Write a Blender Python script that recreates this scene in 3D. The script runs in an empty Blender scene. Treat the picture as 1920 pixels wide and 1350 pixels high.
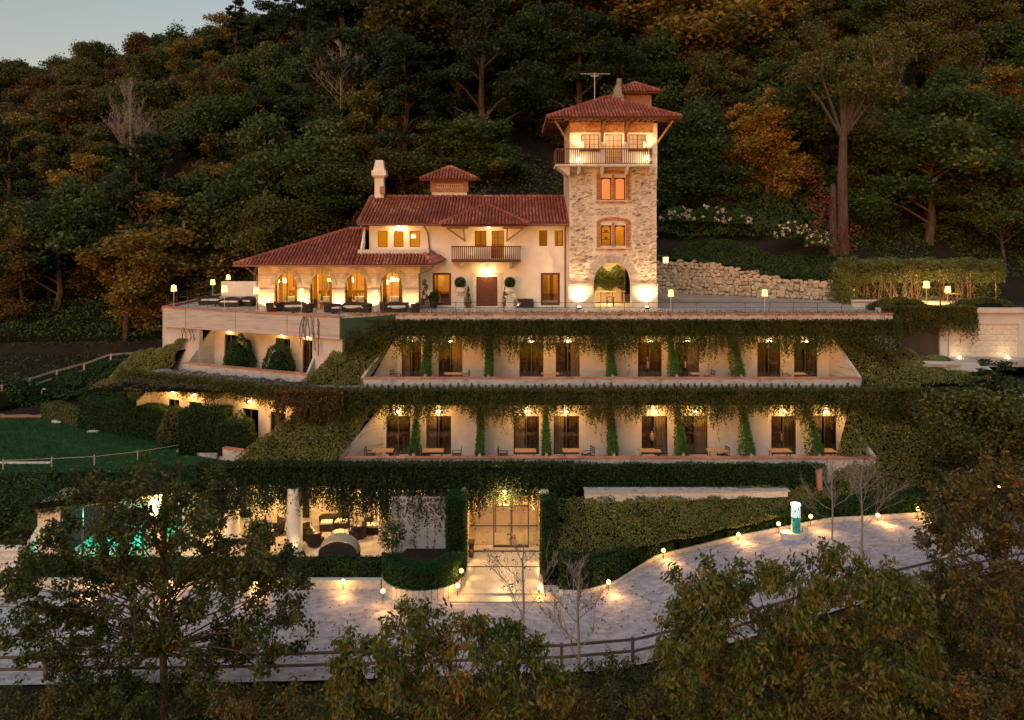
import bpy, math, random
import numpy as np
from mathutils import Vector, Matrix
R = math.radians
random.seed(7); rng = np.random.default_rng(11)
S = bpy.context.scene
COL = S.collection

# ------------------------------------------------------------ camera, sky, sun
CAMZ = 5.5; FPX = 1500.0; HOR = 430.0
cam = bpy.data.cameras.new('camera'); camo = bpy.data.objects.new('camera', cam); COL.objects.link(camo)
camo.location = (0, 0, CAMZ); camo.rotation_euler = (R(90), 0, 0)
cam.sensor_width = 36; cam.lens = FPX / 1920 * 36; cam.shift_y = -(675 - HOR) / 1920
cam.clip_end = 3000; cam.clip_start = 0.5
S.camera = camo
world = bpy.data.worlds.new('World'); S.world = world; world.use_nodes = True
wn = world.node_tree.nodes; wl = world.node_tree.links
bg = wn['Background']
sky = wn.new('ShaderNodeTexSky'); sky.sky_type = 'NISHITA'; sky.sun_disc = False
sky.sun_elevation = R(2.0); sky.sun_rotation = R(205); sky.altitude = 400; sky.air_density = 1.0; sky.dust_density = 1.5; sky.ozone_density = 0.9
tint = wn.new('ShaderNodeMix'); tint.data_type = 'RGBA'; tint.blend_type = 'MULTIPLY'; tint.inputs[0].default_value = 1.0; tint.inputs[7].default_value = (1.07, 0.97, 1.08, 1)
wl.new(sky.outputs[0], tint.inputs[6]); wl.new(tint.outputs[2], bg.inputs[0]); bg.inputs[1].default_value = 0.13
sun = bpy.data.lights.new('sun', 'SUN'); sun.energy = 0.54; sun.angle = R(60); sun.color = (1.0, 0.95, 0.88)
suno = bpy.data.objects.new('sun', sun); COL.objects.link(suno)
suno.rotation_euler = (R(38), 0, R(-25)); suno.location = (-30, -40, 80)
S.view_settings.view_transform = 'Standard'; S.view_settings.look = 'None'; S.view_settings.gamma = 1
S.view_settings.exposure = 1.55;
KL = 0.34   # lamp level for this exposure
S.view_settings.use_curve_mapping = False

def WX(px, Y): return (px - 960.0) * Y / FPX
def WZ(py, Y): return CAMZ - (py - HOR) * Y / FPX

# ------------------------------------------------------------ materials
def mat(name, col, rough=0.8, spec=0.3, metal=0.0):
    m = bpy.data.materials.new(name); m.use_nodes = True
    b = m.node_tree.nodes['Principled BSDF']
    b.inputs['Base Color'].default_value = (*col, 1); b.inputs['Roughness'].default_value = rough
    b.inputs['Specular IOR Level'].default_value = spec; b.inputs['Metallic'].default_value = metal
    return m
def nodes(m): return m.node_tree.nodes, m.node_tree.links, m.node_tree.nodes['Principled BSDF']
def ramp(n, stops, mode='LINEAR'):
    r = n.new('ShaderNodeValToRGB'); cr = r.color_ramp; cr.interpolation = mode
    while len(cr.elements) < len(stops): cr.elements.new(0.5)
    for e, (p, c) in zip(cr.elements, stops): e.position = p; e.color = (*c, 1)
    return r
def noisy(name, stops, scale=3.0, detail=8, rough=0.85, bump=0.3, bscale=None, stretch=(1, 1, 1), spec=0.25, bdist=0.03):
    m = mat(name, stops[0][1], rough, spec); n, l, b = nodes(m)
    tc = n.new('ShaderNodeTexCoord'); mp = n.new('ShaderNodeMapping'); mp.inputs['Scale'].default_value = stretch
    l.new(tc.outputs['Object'], mp.inputs[0])
    nz = n.new('ShaderNodeTexNoise'); nz.inputs['Scale'].default_value = scale; nz.inputs['Detail'].default_value = detail; nz.inputs['Roughness'].default_value = 0.65
    l.new(mp.outputs[0], nz.inputs[0])
    r = ramp(n, stops); l.new(nz.outputs['Fac'], r.inputs[0]); l.new(r.outputs[0], b.inputs['Base Color'])
    if bump:
        n2 = n.new('ShaderNodeTexNoise'); n2.inputs['Scale'].default_value = bscale or scale * 6; n2.inputs['Detail'].default_value = 6
        l.new(mp.outputs[0], n2.inputs[0])
        bp = n.new('ShaderNodeBump'); bp.inputs['Strength'].default_value = bump; bp.inputs['Distance'].default_value = bdist
        l.new(n2.outputs['Fac'], bp.inputs['Height']); l.new(bp.outputs[0], b.inputs['Normal'])
    return m
def island(name, stops, rough=0.8, nscale=1.5, wr=0.6, wn_=0.3, wo=0.1, transl=0.0, spec=0.2, bump=0):
    """colour by piece (random per island), slow noise and object"""
    m = mat(name, stops[0][1], rough, spec); n, l, b = nodes(m)
    ge = n.new('ShaderNodeNewGeometry'); oi = n.new('ShaderNodeObjectInfo'); tc = n.new('ShaderNodeTexCoord')
    nz = n.new('ShaderNodeTexNoise'); nz.inputs['Scale'].default_value = nscale; nz.inputs['Detail'].default_value = 3
    l.new(tc.outputs['Object'], nz.inputs[0])
    st = n.new('ShaderNodeMapRange'); st.inputs[1].default_value = 0.3; st.inputs[2].default_value = 0.7; l.new(nz.outputs['Fac'], st.inputs[0])
    def mul(sock, k):
        x = n.new('ShaderNodeMath'); x.operation = 'MULTIPLY'; l.new(sock, x.inputs[0]); x.inputs[1].default_value = k; return x.outputs[0]
    def add(a, c):
        x = n.new('ShaderNodeMath'); x.operation = 'ADD'; l.new(a, x.inputs[0]); l.new(c, x.inputs[1]); return x.outputs[0]
    v = add(add(mul(ge.outputs['Random Per Island'], wr), mul(st.outputs[0], wn_)), mul(oi.outputs['Random'], wo))
    r = ramp(n, stops); l.new(v, r.inputs[0]); l.new(r.outputs[0], b.inputs['Base Color'])
    if bump:
        n2 = n.new('ShaderNodeTexNoise'); n2.inputs['Scale'].default_value = 22; l.new(tc.outputs['Object'], n2.inputs[0])
        bp = n.new('ShaderNodeBump'); bp.inputs['Strength'].default_value = bump; bp.inputs['Distance'].default_value = 0.02
        l.new(n2.outputs['Fac'], bp.inputs['Height']); l.new(bp.outputs[0], b.inputs['Normal'])
    if transl:
        t = n.new('ShaderNodeBsdfTranslucent'); l.new(r.outputs[0], t.inputs[0])
        mx = n.new('ShaderNodeMixShader'); mx.inputs[0].default_value = transl
        l.new(b.outputs[0], mx.inputs[1]); l.new(t.outputs[0], mx.inputs[2])
        l.new(mx.outputs[0], n['Material Output'].inputs[0])
    return m
def emit(name, col, s):
    m = bpy.data.materials.new(name); m.use_nodes = True; n = m.node_tree.nodes; l = m.node_tree.links
    b = n['Principled BSDF']; b.inputs['Base Color'].default_value = (*col, 1)
    b.inputs['Emission Color'].default_value = (*col, 1); b.inputs['Emission Strength'].default_value = s * KL
    return m
def glassmat(name, tint=(1, 1, 1), gloss=0.12):
    m = bpy.data.materials.new(name); m.use_nodes = True; n = m.node_tree.nodes; l = m.node_tree.links
    n.remove(n['Principled BSDF'])
    t = n.new('ShaderNodeBsdfTransparent'); t.inputs[0].default_value = (*tint, 1)
    g_ = n.new('ShaderNodeBsdfGlossy'); g_.inputs['Roughness'].default_value = 0.03
    fr = n.new('ShaderNodeFresnel'); fr.inputs[0].default_value = 1.45
    ad = n.new('ShaderNodeMath'); ad.operation = 'ADD'; l.new(fr.outputs[0], ad.inputs[0]); ad.inputs[1].default_value = gloss * 0.5
    mx = n.new('ShaderNodeMixShader'); l.new(ad.outputs[0], mx.inputs[0]); l.new(t.outputs[0], mx.inputs[1]); l.new(g_.outputs[0], mx.inputs[2])
    l.new(mx.outputs[0], n['Material Output'].inputs[0]); return m

M = {}
M['plaster'] = noisy('plaster', [(0.25, (0.56, 0.50, 0.42)), (0.6, (0.70, 0.64, 0.55)), (0.85, (0.74, 0.69, 0.60))], 0.9, 9, 0.9, 0.25, 14)
M['white'] = noisy('white_plaster', [(0.2, (0.34, 0.31, 0.28)), (0.5, (0.45, 0.42, 0.39)), (0.8, (0.52, 0.49, 0.46))], 1.1, 10, 0.9, 0.25, 12)
M['concrete'] = noisy('board_marked_concrete', [(0.28, (0.17, 0.15, 0.14)), (0.45, (0.36, 0.33, 0.31)), (0.8, (0.48, 0.45, 0.42))], 1.0, 10, 0.85, 0.5, 6, stretch=(0.5, 0.5, 7))
M['parapet'] = noisy('parapet_render', [(0.3, (0.22, 0.19, 0.17)), (0.5, (0.40, 0.36, 0.33)), (0.8, (0.50, 0.46, 0.42))], 2.2, 10, 0.85, 0.3, 14, stretch=(1, 1, 2))
M['coping'] = island('terracotta_coping', [(0, (0.22, 0.09, 0.06)), (0.5, (0.33, 0.15, 0.11)), (1, (0.42, 0.22, 0.17))], 0.8, 4, bump=0.4)
M['tile'] = island('roof_tile', [(0, (0.14, 0.042, 0.028)), (0.35, (0.21, 0.064, 0.042)), (0.7, (0.29, 0.095, 0.062)), (1, (0.42, 0.21, 0.15))], 0.75, 0.5, 0.45, 0.55, 0.0, bump=0.3)
M['tile_bed'] = noisy('roof_bed', [(0.3, (0.07, 0.02, 0.015)), (0.7, (0.13, 0.04, 0.025))], 4)
M['wood'] = noisy('dark_wood', [(0.3, (0.06, 0.022, 0.012)), (0.6, (0.12, 0.045, 0.022)), (0.8, (0.17, 0.070, 0.034))], 3, 8, 0.6, 0.3, 20, stretch=(1, 1, 6))
M['wood_light'] = noisy('honey_wood', [(0.3, (0.26, 0.13, 0.06)), (0.7, (0.42, 0.24, 0.11))], 3, 8, 0.6, 0.3, 20, stretch=(5, 1, 1))
M['greywood'] = noisy('weathered_wood', [(0.3, (0.28, 0.23, 0.18)), (0.7, (0.45, 0.38, 0.31))], 3, 8, 0.85, 0.3, 20)
M['brick'] = island('red_brick', [(0, (0.20, 0.07, 0.035)), (0.4, (0.36, 0.14, 0.07)), (0.75, (0.45, 0.21, 0.11)), (1, (0.52, 0.31, 0.19))], 0.85, 3, 0.8, 0.2, 0, bump=0.4)
M['brickw'] = mat('brick_wall', (0.35, 0.15, 0.08), 0.9)
def brickify(m, c1, c2, mortar, sc, bw=0.5, bh=0.25, ms=0.02, axis='xz'):
    n, l, b = nodes(m); tc = n.new('ShaderNodeTexCoord'); sp = n.new('ShaderNodeSeparateXYZ'); l.new(tc.outputs['Object'], sp.inputs[0])
    cb = n.new('ShaderNodeCombineXYZ')
    if axis == 'xz': l.new(sp.outputs[0], cb.inputs[0]); l.new(sp.outputs[2], cb.inputs[1])
    else: l.new(sp.outputs[0], cb.inputs[0]); l.new(sp.outputs[1], cb.inputs[1])
    bt = n.new('ShaderNodeTexBrick'); bt.inputs['Scale'].default_value = sc; bt.inputs['Color1'].default_value = (*c1, 1); bt.inputs['Color2'].default_value = (*c2, 1)
    bt.inputs['Mortar'].default_value = (*mortar, 1); bt.inputs['Brick Width'].default_value = bw; bt.inputs['Row Height'].default_value = bh; bt.inputs['Mortar Size'].default_value = ms
    nz = n.new('ShaderNodeTexNoise'); nz.inputs['Scale'].default_value = 1.6; nz.inputs['Detail'].default_value = 8; l.new(tc.outputs['Object'], nz.inputs[0])
    wv = n.new('ShaderNodeMix'); wv.data_type = 'VECTOR'; wv.inputs[0].default_value = 0.06; l.new(cb.outputs[0], wv.inputs[4]); l.new(nz.outputs['Color'], wv.inputs[5])
    l.new(wv.outputs[1], bt.inputs[0])
    mx = n.new('ShaderNodeMix'); mx.data_type = 'RGBA'; mx.blend_type = 'MULTIPLY'; mx.inputs[0].default_value = 0.7
    r = ramp(n, [(0.3, (0.62, 0.6, 0.58)), (0.65, (1, 1, 1))]); l.new(nz.outputs['Fac'], r.inputs[0])
    l.new(bt.outputs[0], mx.inputs[6]); l.new(r.outputs[0], mx.inputs[7]); l.new(mx.outputs[2], b.inputs['Base Color'])
    bp = n.new('ShaderNodeBump'); bp.inputs['Strength'].default_value = 0.5; bp.inputs['Distance'].default_value = 0.02; bp.invert = True
    l.new(bt.outputs['Fac'], bp.inputs['Height']); l.new(bp.outputs[0], b.inputs['Normal'])
    return m
brickify(M['brickw'], (0.36, 0.15, 0.08), (0.46, 0.22, 0.12), (0.42, 0.33, 0.25), 8, 0.9, 0.5, 0.03)
M['course'] = brickify(mat('coursed_stone', (0.5, 0.42, 0.33), 0.9), (0.55, 0.47, 0.37), (0.44, 0.37, 0.29), (0.36, 0.30, 0.24), 1.0, 0.62, 0.17, 0.012)
M['paving'] = brickify(mat('stone_paving', (0.4, 0.35, 0.3), 0.75), (0.40, 0.34, 0.29), (0.33, 0.28, 0.24), (0.22, 0.19, 0.16), 1.0, 0.9, 0.6, 0.012, 'xy')
M['entry'] = brickify(mat('entrance_slabs', (0.42, 0.37, 0.31), 0.35, 0.5), (0.44, 0.39, 0.33), (0.39, 0.34, 0.29), (0.26, 0.22, 0.19), 1.0, 1.2, 0.8, 0.01, 'xy')
M['rubble'] = noisy('tower_mortar', [(0.25, (0.40, 0.34, 0.27)), (0.5, (0.56, 0.49, 0.40)), (0.8, (0.66, 0.59, 0.49))], 2.4, 10, 0.9, 0.8, 5, bdist=0.06)
M['tstone'] = island('tower_stone', [(0, (0.10, 0.078, 0.055)), (0.3, (0.20, 0.155, 0.11)), (0.6, (0.33, 0.27, 0.20)), (1, (0.50, 0.43, 0.34))], 0.9, 2, 0.85, 0.15, 0, bump=0.6)
M['tstone2'] = island('tower_stone_pale', [(0, (0.30, 0.25, 0.19)), (0.4, (0.42, 0.36, 0.28)), (0.75, (0.52, 0.45, 0.37)), (1, (0.60, 0.54, 0.46))], 0.9, 2, 0.85, 0.15, 0, bump=0.6)
M['stone'] = island('wall_stone', [(0, (0.22, 0.17, 0.12)), (0.5, (0.38, 0.31, 0.23)), (1, (0.52, 0.45, 0.35))], 0.9, 5, 0.0, 0.5, 0.5, bump=0.8)
M['greystone'] = island('arch_stone', [(0, (0.22, 0.19, 0.16)), (0.5, (0.34, 0.30, 0.25)), (1, (0.46, 0.41, 0.34))], 0.9, 5, 0.0, 0.5, 0.5, bump=0.8)
M['palestone'] = noisy('pale_stone', [(0.3, (0.38, 0.34, 0.29)), (0.6, (0.58, 0.53, 0.46))], 5, 8, 0.85, 0.4, 25)
M['mortar'] = noisy('mortar', [(0.3, (0.16, 0.13, 0.10)), (0.7, (0.28, 0.23, 0.18))], 4)
M['gravel'] = noisy('gravel', [(0.22, (0.18, 0.17, 0.20)), (0.42, (0.27, 0.26, 0.295)), (0.52, (0.33, 0.315, 0.36)), (0.62, (0.40, 0.385, 0.43)), (0.78, (0.55, 0.52, 0.56))], 2.6, 16, 0.95, 1.0, 14, stretch=(0.8, 1.2, 1), bdist=0.08)
M['soil'] = noisy('leaf_litter_soil', [(0.3, (0.006, 0.005, 0.003)), (0.55, (0.015, 0.010, 0.006)), (0.8, (0.034, 0.021, 0.012))], 0.8, 12, 0.95, 0.8, 5, bdist=0.1)
M['lawn'] = noisy('lawn_grass', [(0.3, (0.006, 0.036, 0.008)), (0.5, (0.012, 0.062, 0.014)), (0.7, (0.026, 0.085, 0.022)), (0.85, (0.07, 0.085, 0.03))], 0.55, 12, 0.95, 0.8, 30)
M['fence'] = noisy('dark_fence_wood', [(0.3, (0.045, 0.035, 0.032)), (0.7, (0.10, 0.08, 0.07))], 3, 8, 0.85, 0.3, 20)
M['iron'] = mat('dark_metal', (0.03, 0.026, 0.024), 0.5, 0.5)
M['bronze'] = mat('bronze_frame', (0.05, 0.033, 0.024), 0.45, 0.5)
M['copper'] = mat('copper_pipe', (0.16, 0.06, 0.035), 0.5, 0.5)
M['pale_metal'] = mat('pale_metal', (0.55, 0.5, 0.45), 0.45, 0.5)
M['wicker'] = noisy('dark_wicker', [(0.35, (0.02, 0.014, 0.010)), (0.65, (0.055, 0.038, 0.028))], 30, 2, 0.8, 0.6, 60)
M['cushion'] = mat('cream_cushion', (0.62, 0.57, 0.50), 0.9)
M['cloth'] = mat('white_cloth', (0.72, 0.68, 0.62), 0.9)
M['curtain'] = noisy('brown_curtain', [(0.3, (0.10, 0.065, 0.035)), (0.7, (0.17, 0.115, 0.065))], 2, 4, 0.9, 0)
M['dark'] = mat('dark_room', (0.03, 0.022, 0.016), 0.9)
M['warmwall'] = noisy('ochre_wall', [(0.3, (0.46, 0.30, 0.14)), (0.7, (0.56, 0.38, 0.19))], 1)
M['cream'] = noisy('cream_wall', [(0.3, (0.46, 0.37, 0.25)), (0.7, (0.56, 0.46, 0.33))], 1)
M['glass'] = glassmat('window_glass', (0.86, 0.84, 0.8), 0.10)
M['bulb'] = emit('lamp_bulb', (1.0, 0.72, 0.36), 30)
M['bulb2'] = emit('garden_lamp_bulb', (1.0, 0.48, 0.12), 12)
M['shade'] = emit('lit_lamp_shade', (1.0, 0.56, 0.19), 2.2)
M['hood'] = mat('beige_hood', (0.34, 0.27, 0.19), 0.9)
M['creamcurt'] = mat('cream_curtain', (0.42, 0.34, 0.24), 0.9)
M['shade_in'] = emit('lit_pendant_shade', (1.0, 0.72, 0.38), 3.5)
M['pot'] = noisy('clay_pot', [(0.3, (0.12, 0.05, 0.03)), (0.7, (0.22, 0.10, 0.06))], 5)
M['blackpot'] = mat('black_pot', (0.02, 0.018, 0.016), 0.6)
M['bark'] = noisy('bark', [(0.3, (0.035, 0.024, 0.017)), (0.7, (0.11, 0.08, 0.06))], 3, 8, 0.95, 0.9, 10, stretch=(3, 3, 0.6), bdist=0.06)
M['palebark'] = noisy('pale_dead_bark', [(0.3, (0.16, 0.13, 0.11)), (0.7, (0.32, 0.27, 0.23))], 3, 8, 0.95, 0.5, 10, stretch=(3, 3, 0.6))
M['teal'] = emit('teal_print', (0.01, 0.20, 0.18), 0.35)
M['teal2'] = emit('white_print', (0.45, 0.62, 0.62), 0.7)
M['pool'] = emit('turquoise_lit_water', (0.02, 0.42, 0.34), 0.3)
M['amber'] = emit('orange_blind_lit', (1.0, 0.20, 0.05), 0.9)
M['amber2'] = emit('yellow_lit_room', (1.0, 0.50, 0.07), 0.95)
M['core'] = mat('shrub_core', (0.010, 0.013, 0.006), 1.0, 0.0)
M['flower'] = island('flower_petals', [(0, (0.55, 0.30, 0.28)), (0.5, (0.62, 0.52, 0.46)), (1, (0.7, 0.66, 0.6))], 0.8)
M['gcanvas'] = mat('green_canvas', (0.02, 0.045, 0.03), 0.8)

G = {  # leaf palettes
 'green': [(0, (0.0155, 0.0361, 0.0090)), (0.40, (0.0361, 0.0709, 0.0167)), (0.66, (0.0709, 0.1095, 0.0232)), (0.85, (0.1288, 0.1417, 0.0283)), (1, (0.2447, 0.1546, 0.0335))],
 'olive': [(0, (0.0248, 0.0359, 0.0097)), (0.4, (0.0621, 0.0773, 0.0179)), (0.7, (0.1173, 0.1173, 0.0248)), (0.9, (0.2070, 0.1380, 0.0331)), (1, (0.3036, 0.1518, 0.0386))],
 'rust': [(0, (0.028, 0.026, 0.009)), (0.38, (0.068, 0.056, 0.016)), (0.68, (0.125, 0.078, 0.020)), (1, (0.24, 0.105, 0.028))],
 'gold': [(0, (0.0572, 0.0572, 0.0143)), (0.35, (0.1430, 0.1216, 0.0229)), (0.65, (0.2860, 0.1859, 0.0315)), (1, (0.4576, 0.1859, 0.0315))],
 'conifer': [(0, (0.0115, 0.0230, 0.0092)), (0.5, (0.0276, 0.0460, 0.0172)), (1, (0.0633, 0.0713, 0.0253))],
 'ivy': [(0, (0.014, 0.034, 0.008)), (0.45, (0.036, 0.072, 0.014)), (0.8, (0.080, 0.095, 0.020)), (1, (0.17, 0.11, 0.03))],
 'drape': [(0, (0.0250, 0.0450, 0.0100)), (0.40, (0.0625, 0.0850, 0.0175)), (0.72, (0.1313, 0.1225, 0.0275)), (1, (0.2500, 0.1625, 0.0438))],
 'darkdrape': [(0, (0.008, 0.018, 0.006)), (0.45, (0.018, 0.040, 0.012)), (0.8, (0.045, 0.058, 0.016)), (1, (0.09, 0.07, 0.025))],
 'column': [(0, (0.022, 0.070, 0.010)), (0.5, (0.045, 0.125, 0.020)), (1, (0.085, 0.16, 0.03))],
 'hedge': [(0, (0.010, 0.034, 0.008)), (0.5, (0.020, 0.062, 0.014)), (1, (0.038, 0.088, 0.022))],
 'cotone': [(0, (0.0625, 0.0650, 0.0175)), (0.4, (0.1313, 0.1438, 0.0350)), (0.75, (0.2375, 0.2250, 0.0562)), (1, (0.4125, 0.3250, 0.1000))],
 'speckle': [(0, (0.0300, 0.0390, 0.0120)), (0.45, (0.0750, 0.0780, 0.0210)), (0.75, (0.1500, 0.1050, 0.0300)), (0.88, (0.3300, 0.1275, 0.0330)), (1, (0.5100, 0.1650, 0.0450))],
 'palegreen': [(0, (0.05, 0.065, 0.02)), (0.5, (0.11, 0.13, 0.04)), (1, (0.19, 0.19, 0.07))],
 'lavender': [(0, (0.045, 0.042, 0.03)), (0.5, (0.10, 0.088, 0.065)), (1, (0.17, 0.145, 0.12))],
 'red': [(0, (0.06, 0.022, 0.012)), (0.5, (0.16, 0.05, 0.03)), (1, (0.27, 0.10, 0.06))],
 'front': [(0, (0.0198, 0.0374, 0.0077)), (0.4, (0.0550, 0.0858, 0.0165)), (0.7, (0.1265, 0.1298, 0.0242)), (0.9, (0.2420, 0.1320, 0.0308)), (1, (0.3300, 0.0990, 0.0330))],
 'frontdark': [(0, (0.0156, 0.0286, 0.0078)), (0.50, (0.0468, 0.0676, 0.0169)), (0.80, (0.1040, 0.1040, 0.0260)), (0.92, (0.1820, 0.1040, 0.0312)), (1, (0.2340, 0.0845, 0.0312))],
}
L = {k: island('leaves_' + k, v, 0.6, 0.5 if k in ('green', 'olive', 'rust', 'gold', 'conifer') else 0.9, 0.45, 0.35, 0.2, transl=0.5 if k == 'drape' else 0.36, spec=0.3) for k, v in G.items()}

# ------------------------------------------------------------ object helpers
def link(o): COL.objects.link(o); return o
def thing(name, label, cat, loc=(0, 0, 0), rz=0.0, group=None):
    o = link(bpy.data.objects.new(name, None)); o.empty_display_size = 0.3
    o.location = loc; o.rotation_euler = (0, 0, rz); tag(o, label, cat, group); return o
def tag(o, label=None, cat=None, group=None, kind=None):
    if label: o['label'] = label
    if cat: o['category'] = cat
    if group: o['group'] = group
    if kind: o['kind'] = kind
    return o
def attach(o, parent, baked):
    if parent is not None:
        o.parent = parent
        if baked:
            o.matrix_parent_inverse = Matrix.LocRotScale(parent.location, parent.rotation_euler, parent.scale).inverted()
    return o
class MB:
    def __init__(s, fr=None): s.V = []; s.F = []; s.MI = []; s.mi = 0; s.fr = fr
    def v(s, p):
        if s.fr: p = s.fr(p)
        s.V.append((float(p[0]), float(p[1]), float(p[2]))); return len(s.V) - 1
    def f(s, *ids): s.F.append(tuple(ids)); s.MI.append(s.mi)
    def quad(s, a, b, c, d): s.f(s.v(a), s.v(b), s.v(c), s.v(d)); return s
    def poly(s, pts): s.f(*[s.v(p) for p in pts]); return s
    def hexa(s, p):  # 8 points bottom 4, top 4
        i = [s.v(q) for q in p]
        for q in ((0, 3, 2, 1), (4, 5, 6, 7), (0, 1, 5, 4), (1, 2, 6, 5), (2, 3, 7, 6), (3, 0, 4, 7)): s.f(*[i[k] for k in q])
        return s
    def box(s, x0, x1, y0, y1, z0, z1):
        return s.hexa([(x0, y0, z0), (x1, y0, z0), (x1, y1, z0), (x0, y1, z0), (x0, y0, z1), (x1, y0, z1), (x1, y1, z1), (x0, y1, z1)])
    def prism(s, poly, z0, z1):  # xy polygon
        a = [s.v((p[0], p[1], z0)) for p in poly]; b = [s.v((p[0], p[1], z1)) for p in poly]; n = len(poly)
        s.f(*a[::-1]); s.f(*b)
        for k in range(n): s.f(a[k], a[(k + 1) % n], b[(k + 1) % n], b[k])
        return s
    def extr(s, poly, vec):  # 3d polygon extruded by vec
        a = [s.v(p) for p in poly]; b = [s.v((p[0] + vec[0], p[1] + vec[1], p[2] + vec[2])) for p in poly]; n = len(poly)
        s.f(*a[::-1]); s.f(*b)
        for k in range(n): s.f(a[k], a[(k + 1) % n], b[(k + 1) % n], b[k])
        return s
    def tube(s, pts, r, n=6):
        pts = [Vector(p) for p in pts]; rs = r if isinstance(r, (list, tuple)) else [r] * len(pts); rings = []
        for i, p in enumerate(pts):
            d = (pts[min(i + 1, len(pts) - 1)] - pts[max(i - 1, 0)]).normalized()
            a = d.cross(Vector((0, 0, 1)) if abs(d.z) < 0.9 else Vector((1, 0, 0))).normalized(); b = d.cross(a)
            rings.append([s.v(p + (a * math.cos(2 * math.pi * k / n) + b * math.sin(2 * math.pi * k / n)) * rs[i]) for k in range(n)])
        for q in range(len(rings) - 1):
            for k in range(n): s.f(rings[q][k], rings[q][(k + 1) % n], rings[q + 1][(k + 1) % n], rings[q + 1][k])
        s.f(*rings[0][::-1]); s.f(*rings[-1]); return s
    def lathe(s, prof, cx=0, cy=0, n=14, a0=0, a1=2 * math.pi):
        full = abs(a1 - a0 - 2 * math.pi) < 1e-6; m = n if full else n + 1; rings = []
        for (r, z) in prof:
            rings.append([s.v((cx + r * math.cos(a0 + (a1 - a0) * k / n), cy + r * math.sin(a0 + (a1 - a0) * k / n), z)) for k in range(m)])
        for q in range(len(rings) - 1):
            for k in range(n):
                k2 = (k + 1) % m
                s.f(rings[q][k], rings[q][k2], rings[q + 1][k2], rings[q + 1][k])
        if full: s.f(*rings[0][::-1]); s.f(*rings[-1])
        return s
    def wall(s, x0, x1, z0, z1, y0, y1, ops=()):
        x = x0
        for (a, b, c, d) in sorted(ops):
            if a > x: s.box(x, a, y0, y1, z0, z1)
            if c > z0: s.box(a, b, y0, y1, z0, c)
            if d < z1: s.box(a, b, y0, y1, d, z1)
            x = b
        if x1 > x: s.box(x, x1, y0, y1, z0, z1)
        return s
    def archwall(s, x0, x1, z0, z1, y0, y1, arches, n=14):
        x = x0
        for (c, hw, zs, rise, zb) in arches:
            s.box(x, c - hw, y0, y1, z0, z1)
            if zb > z0: s.box(c - hw, c + hw, y0, y1, z0, zb)
            for k in range(n):
                t0 = -1 + 2 * k / n; t1 = -1 + 2 * (k + 1) / n
                p0 = zs + rise * math.sqrt(max(0, 1 - abs(t0) ** 2.0)); p1 = zs + rise * math.sqrt(max(0, 1 - abs(t1) ** 2.0))
                a, b = c + hw * t0, c + hw * t1
                s.quad((a, y0, p0), (b, y0, p1), (b, y0, z1), (a, y0, z1))
                s.quad((b, y1, p1), (a, y1, p0), (a, y1, z1), (b, y1, z1))
                s.quad((a, y1, p0), (b, y1, p1), (b, y0, p1), (a, y0, p0))
            s.quad((c - hw, y0, z1), (c + hw, y0, z1), (c + hw, y1, z1), (c - hw, y1, z1))
            x = c + hw
        s.box(x, x1, y0, y1, z0, z1); return s
    def build(s, name, m, parent=None, smooth=False, baked=True):
        me = bpy.data.meshes.new(name); me.from_pydata(s.V, [], s.F)
        for mm in (m if isinstance(m, (list, tuple)) else [m]): me.materials.append(mm)
        if any(s.MI): me.polygons.foreach_set('material_index', s.MI)
        if smooth: me.polygons.foreach_set('use_smooth', [True] * len(me.polygons))
        me.update(); o = link(bpy.data.objects.new(name, me)); attach(o, parent, baked); return o
def kids(o): return [c for c in bpy.data.objects if c.parent == o]
_kids = {}
def copy_tree(o, loc=None, rz=None, sc=None, label=None, parent=None):
    c = o.copy(); COL.objects.link(c)
    if parent is not None: c.parent = parent
    if loc is not None: c.location = loc
    if rz is not None: c.rotation_euler = (c.rotation_euler[0], c.rotation_euler[1], rz)
    if sc is not None: c.scale = sc if isinstance(sc, (tuple, list)) else (sc, sc, sc)
    if label: c['label'] = label
    if o.name not in _kids: _kids[o.name] = list(o.children)
    for ch in _kids[o.name]: copy_tree(ch, parent=c)
    return c
class Rep:
    """first call moves the prototype itself, later calls copy it"""
    def __init__(s, proto): s.p = proto; s.n = 0
    def at(s, loc, rz=0.0, sc=1.0, label=None, group=None):
        if s.n == 0:
            o = s.p; o.location = loc; o.rotation_euler = (0, 0, rz); o.scale = (sc, sc, sc) if not isinstance(sc, (tuple, list)) else sc
            if label: o['label'] = label
        else: o = copy_tree(s.p, loc, rz, sc, label)
        if group: o['group'] = group
        s.n += 1; return o

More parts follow.
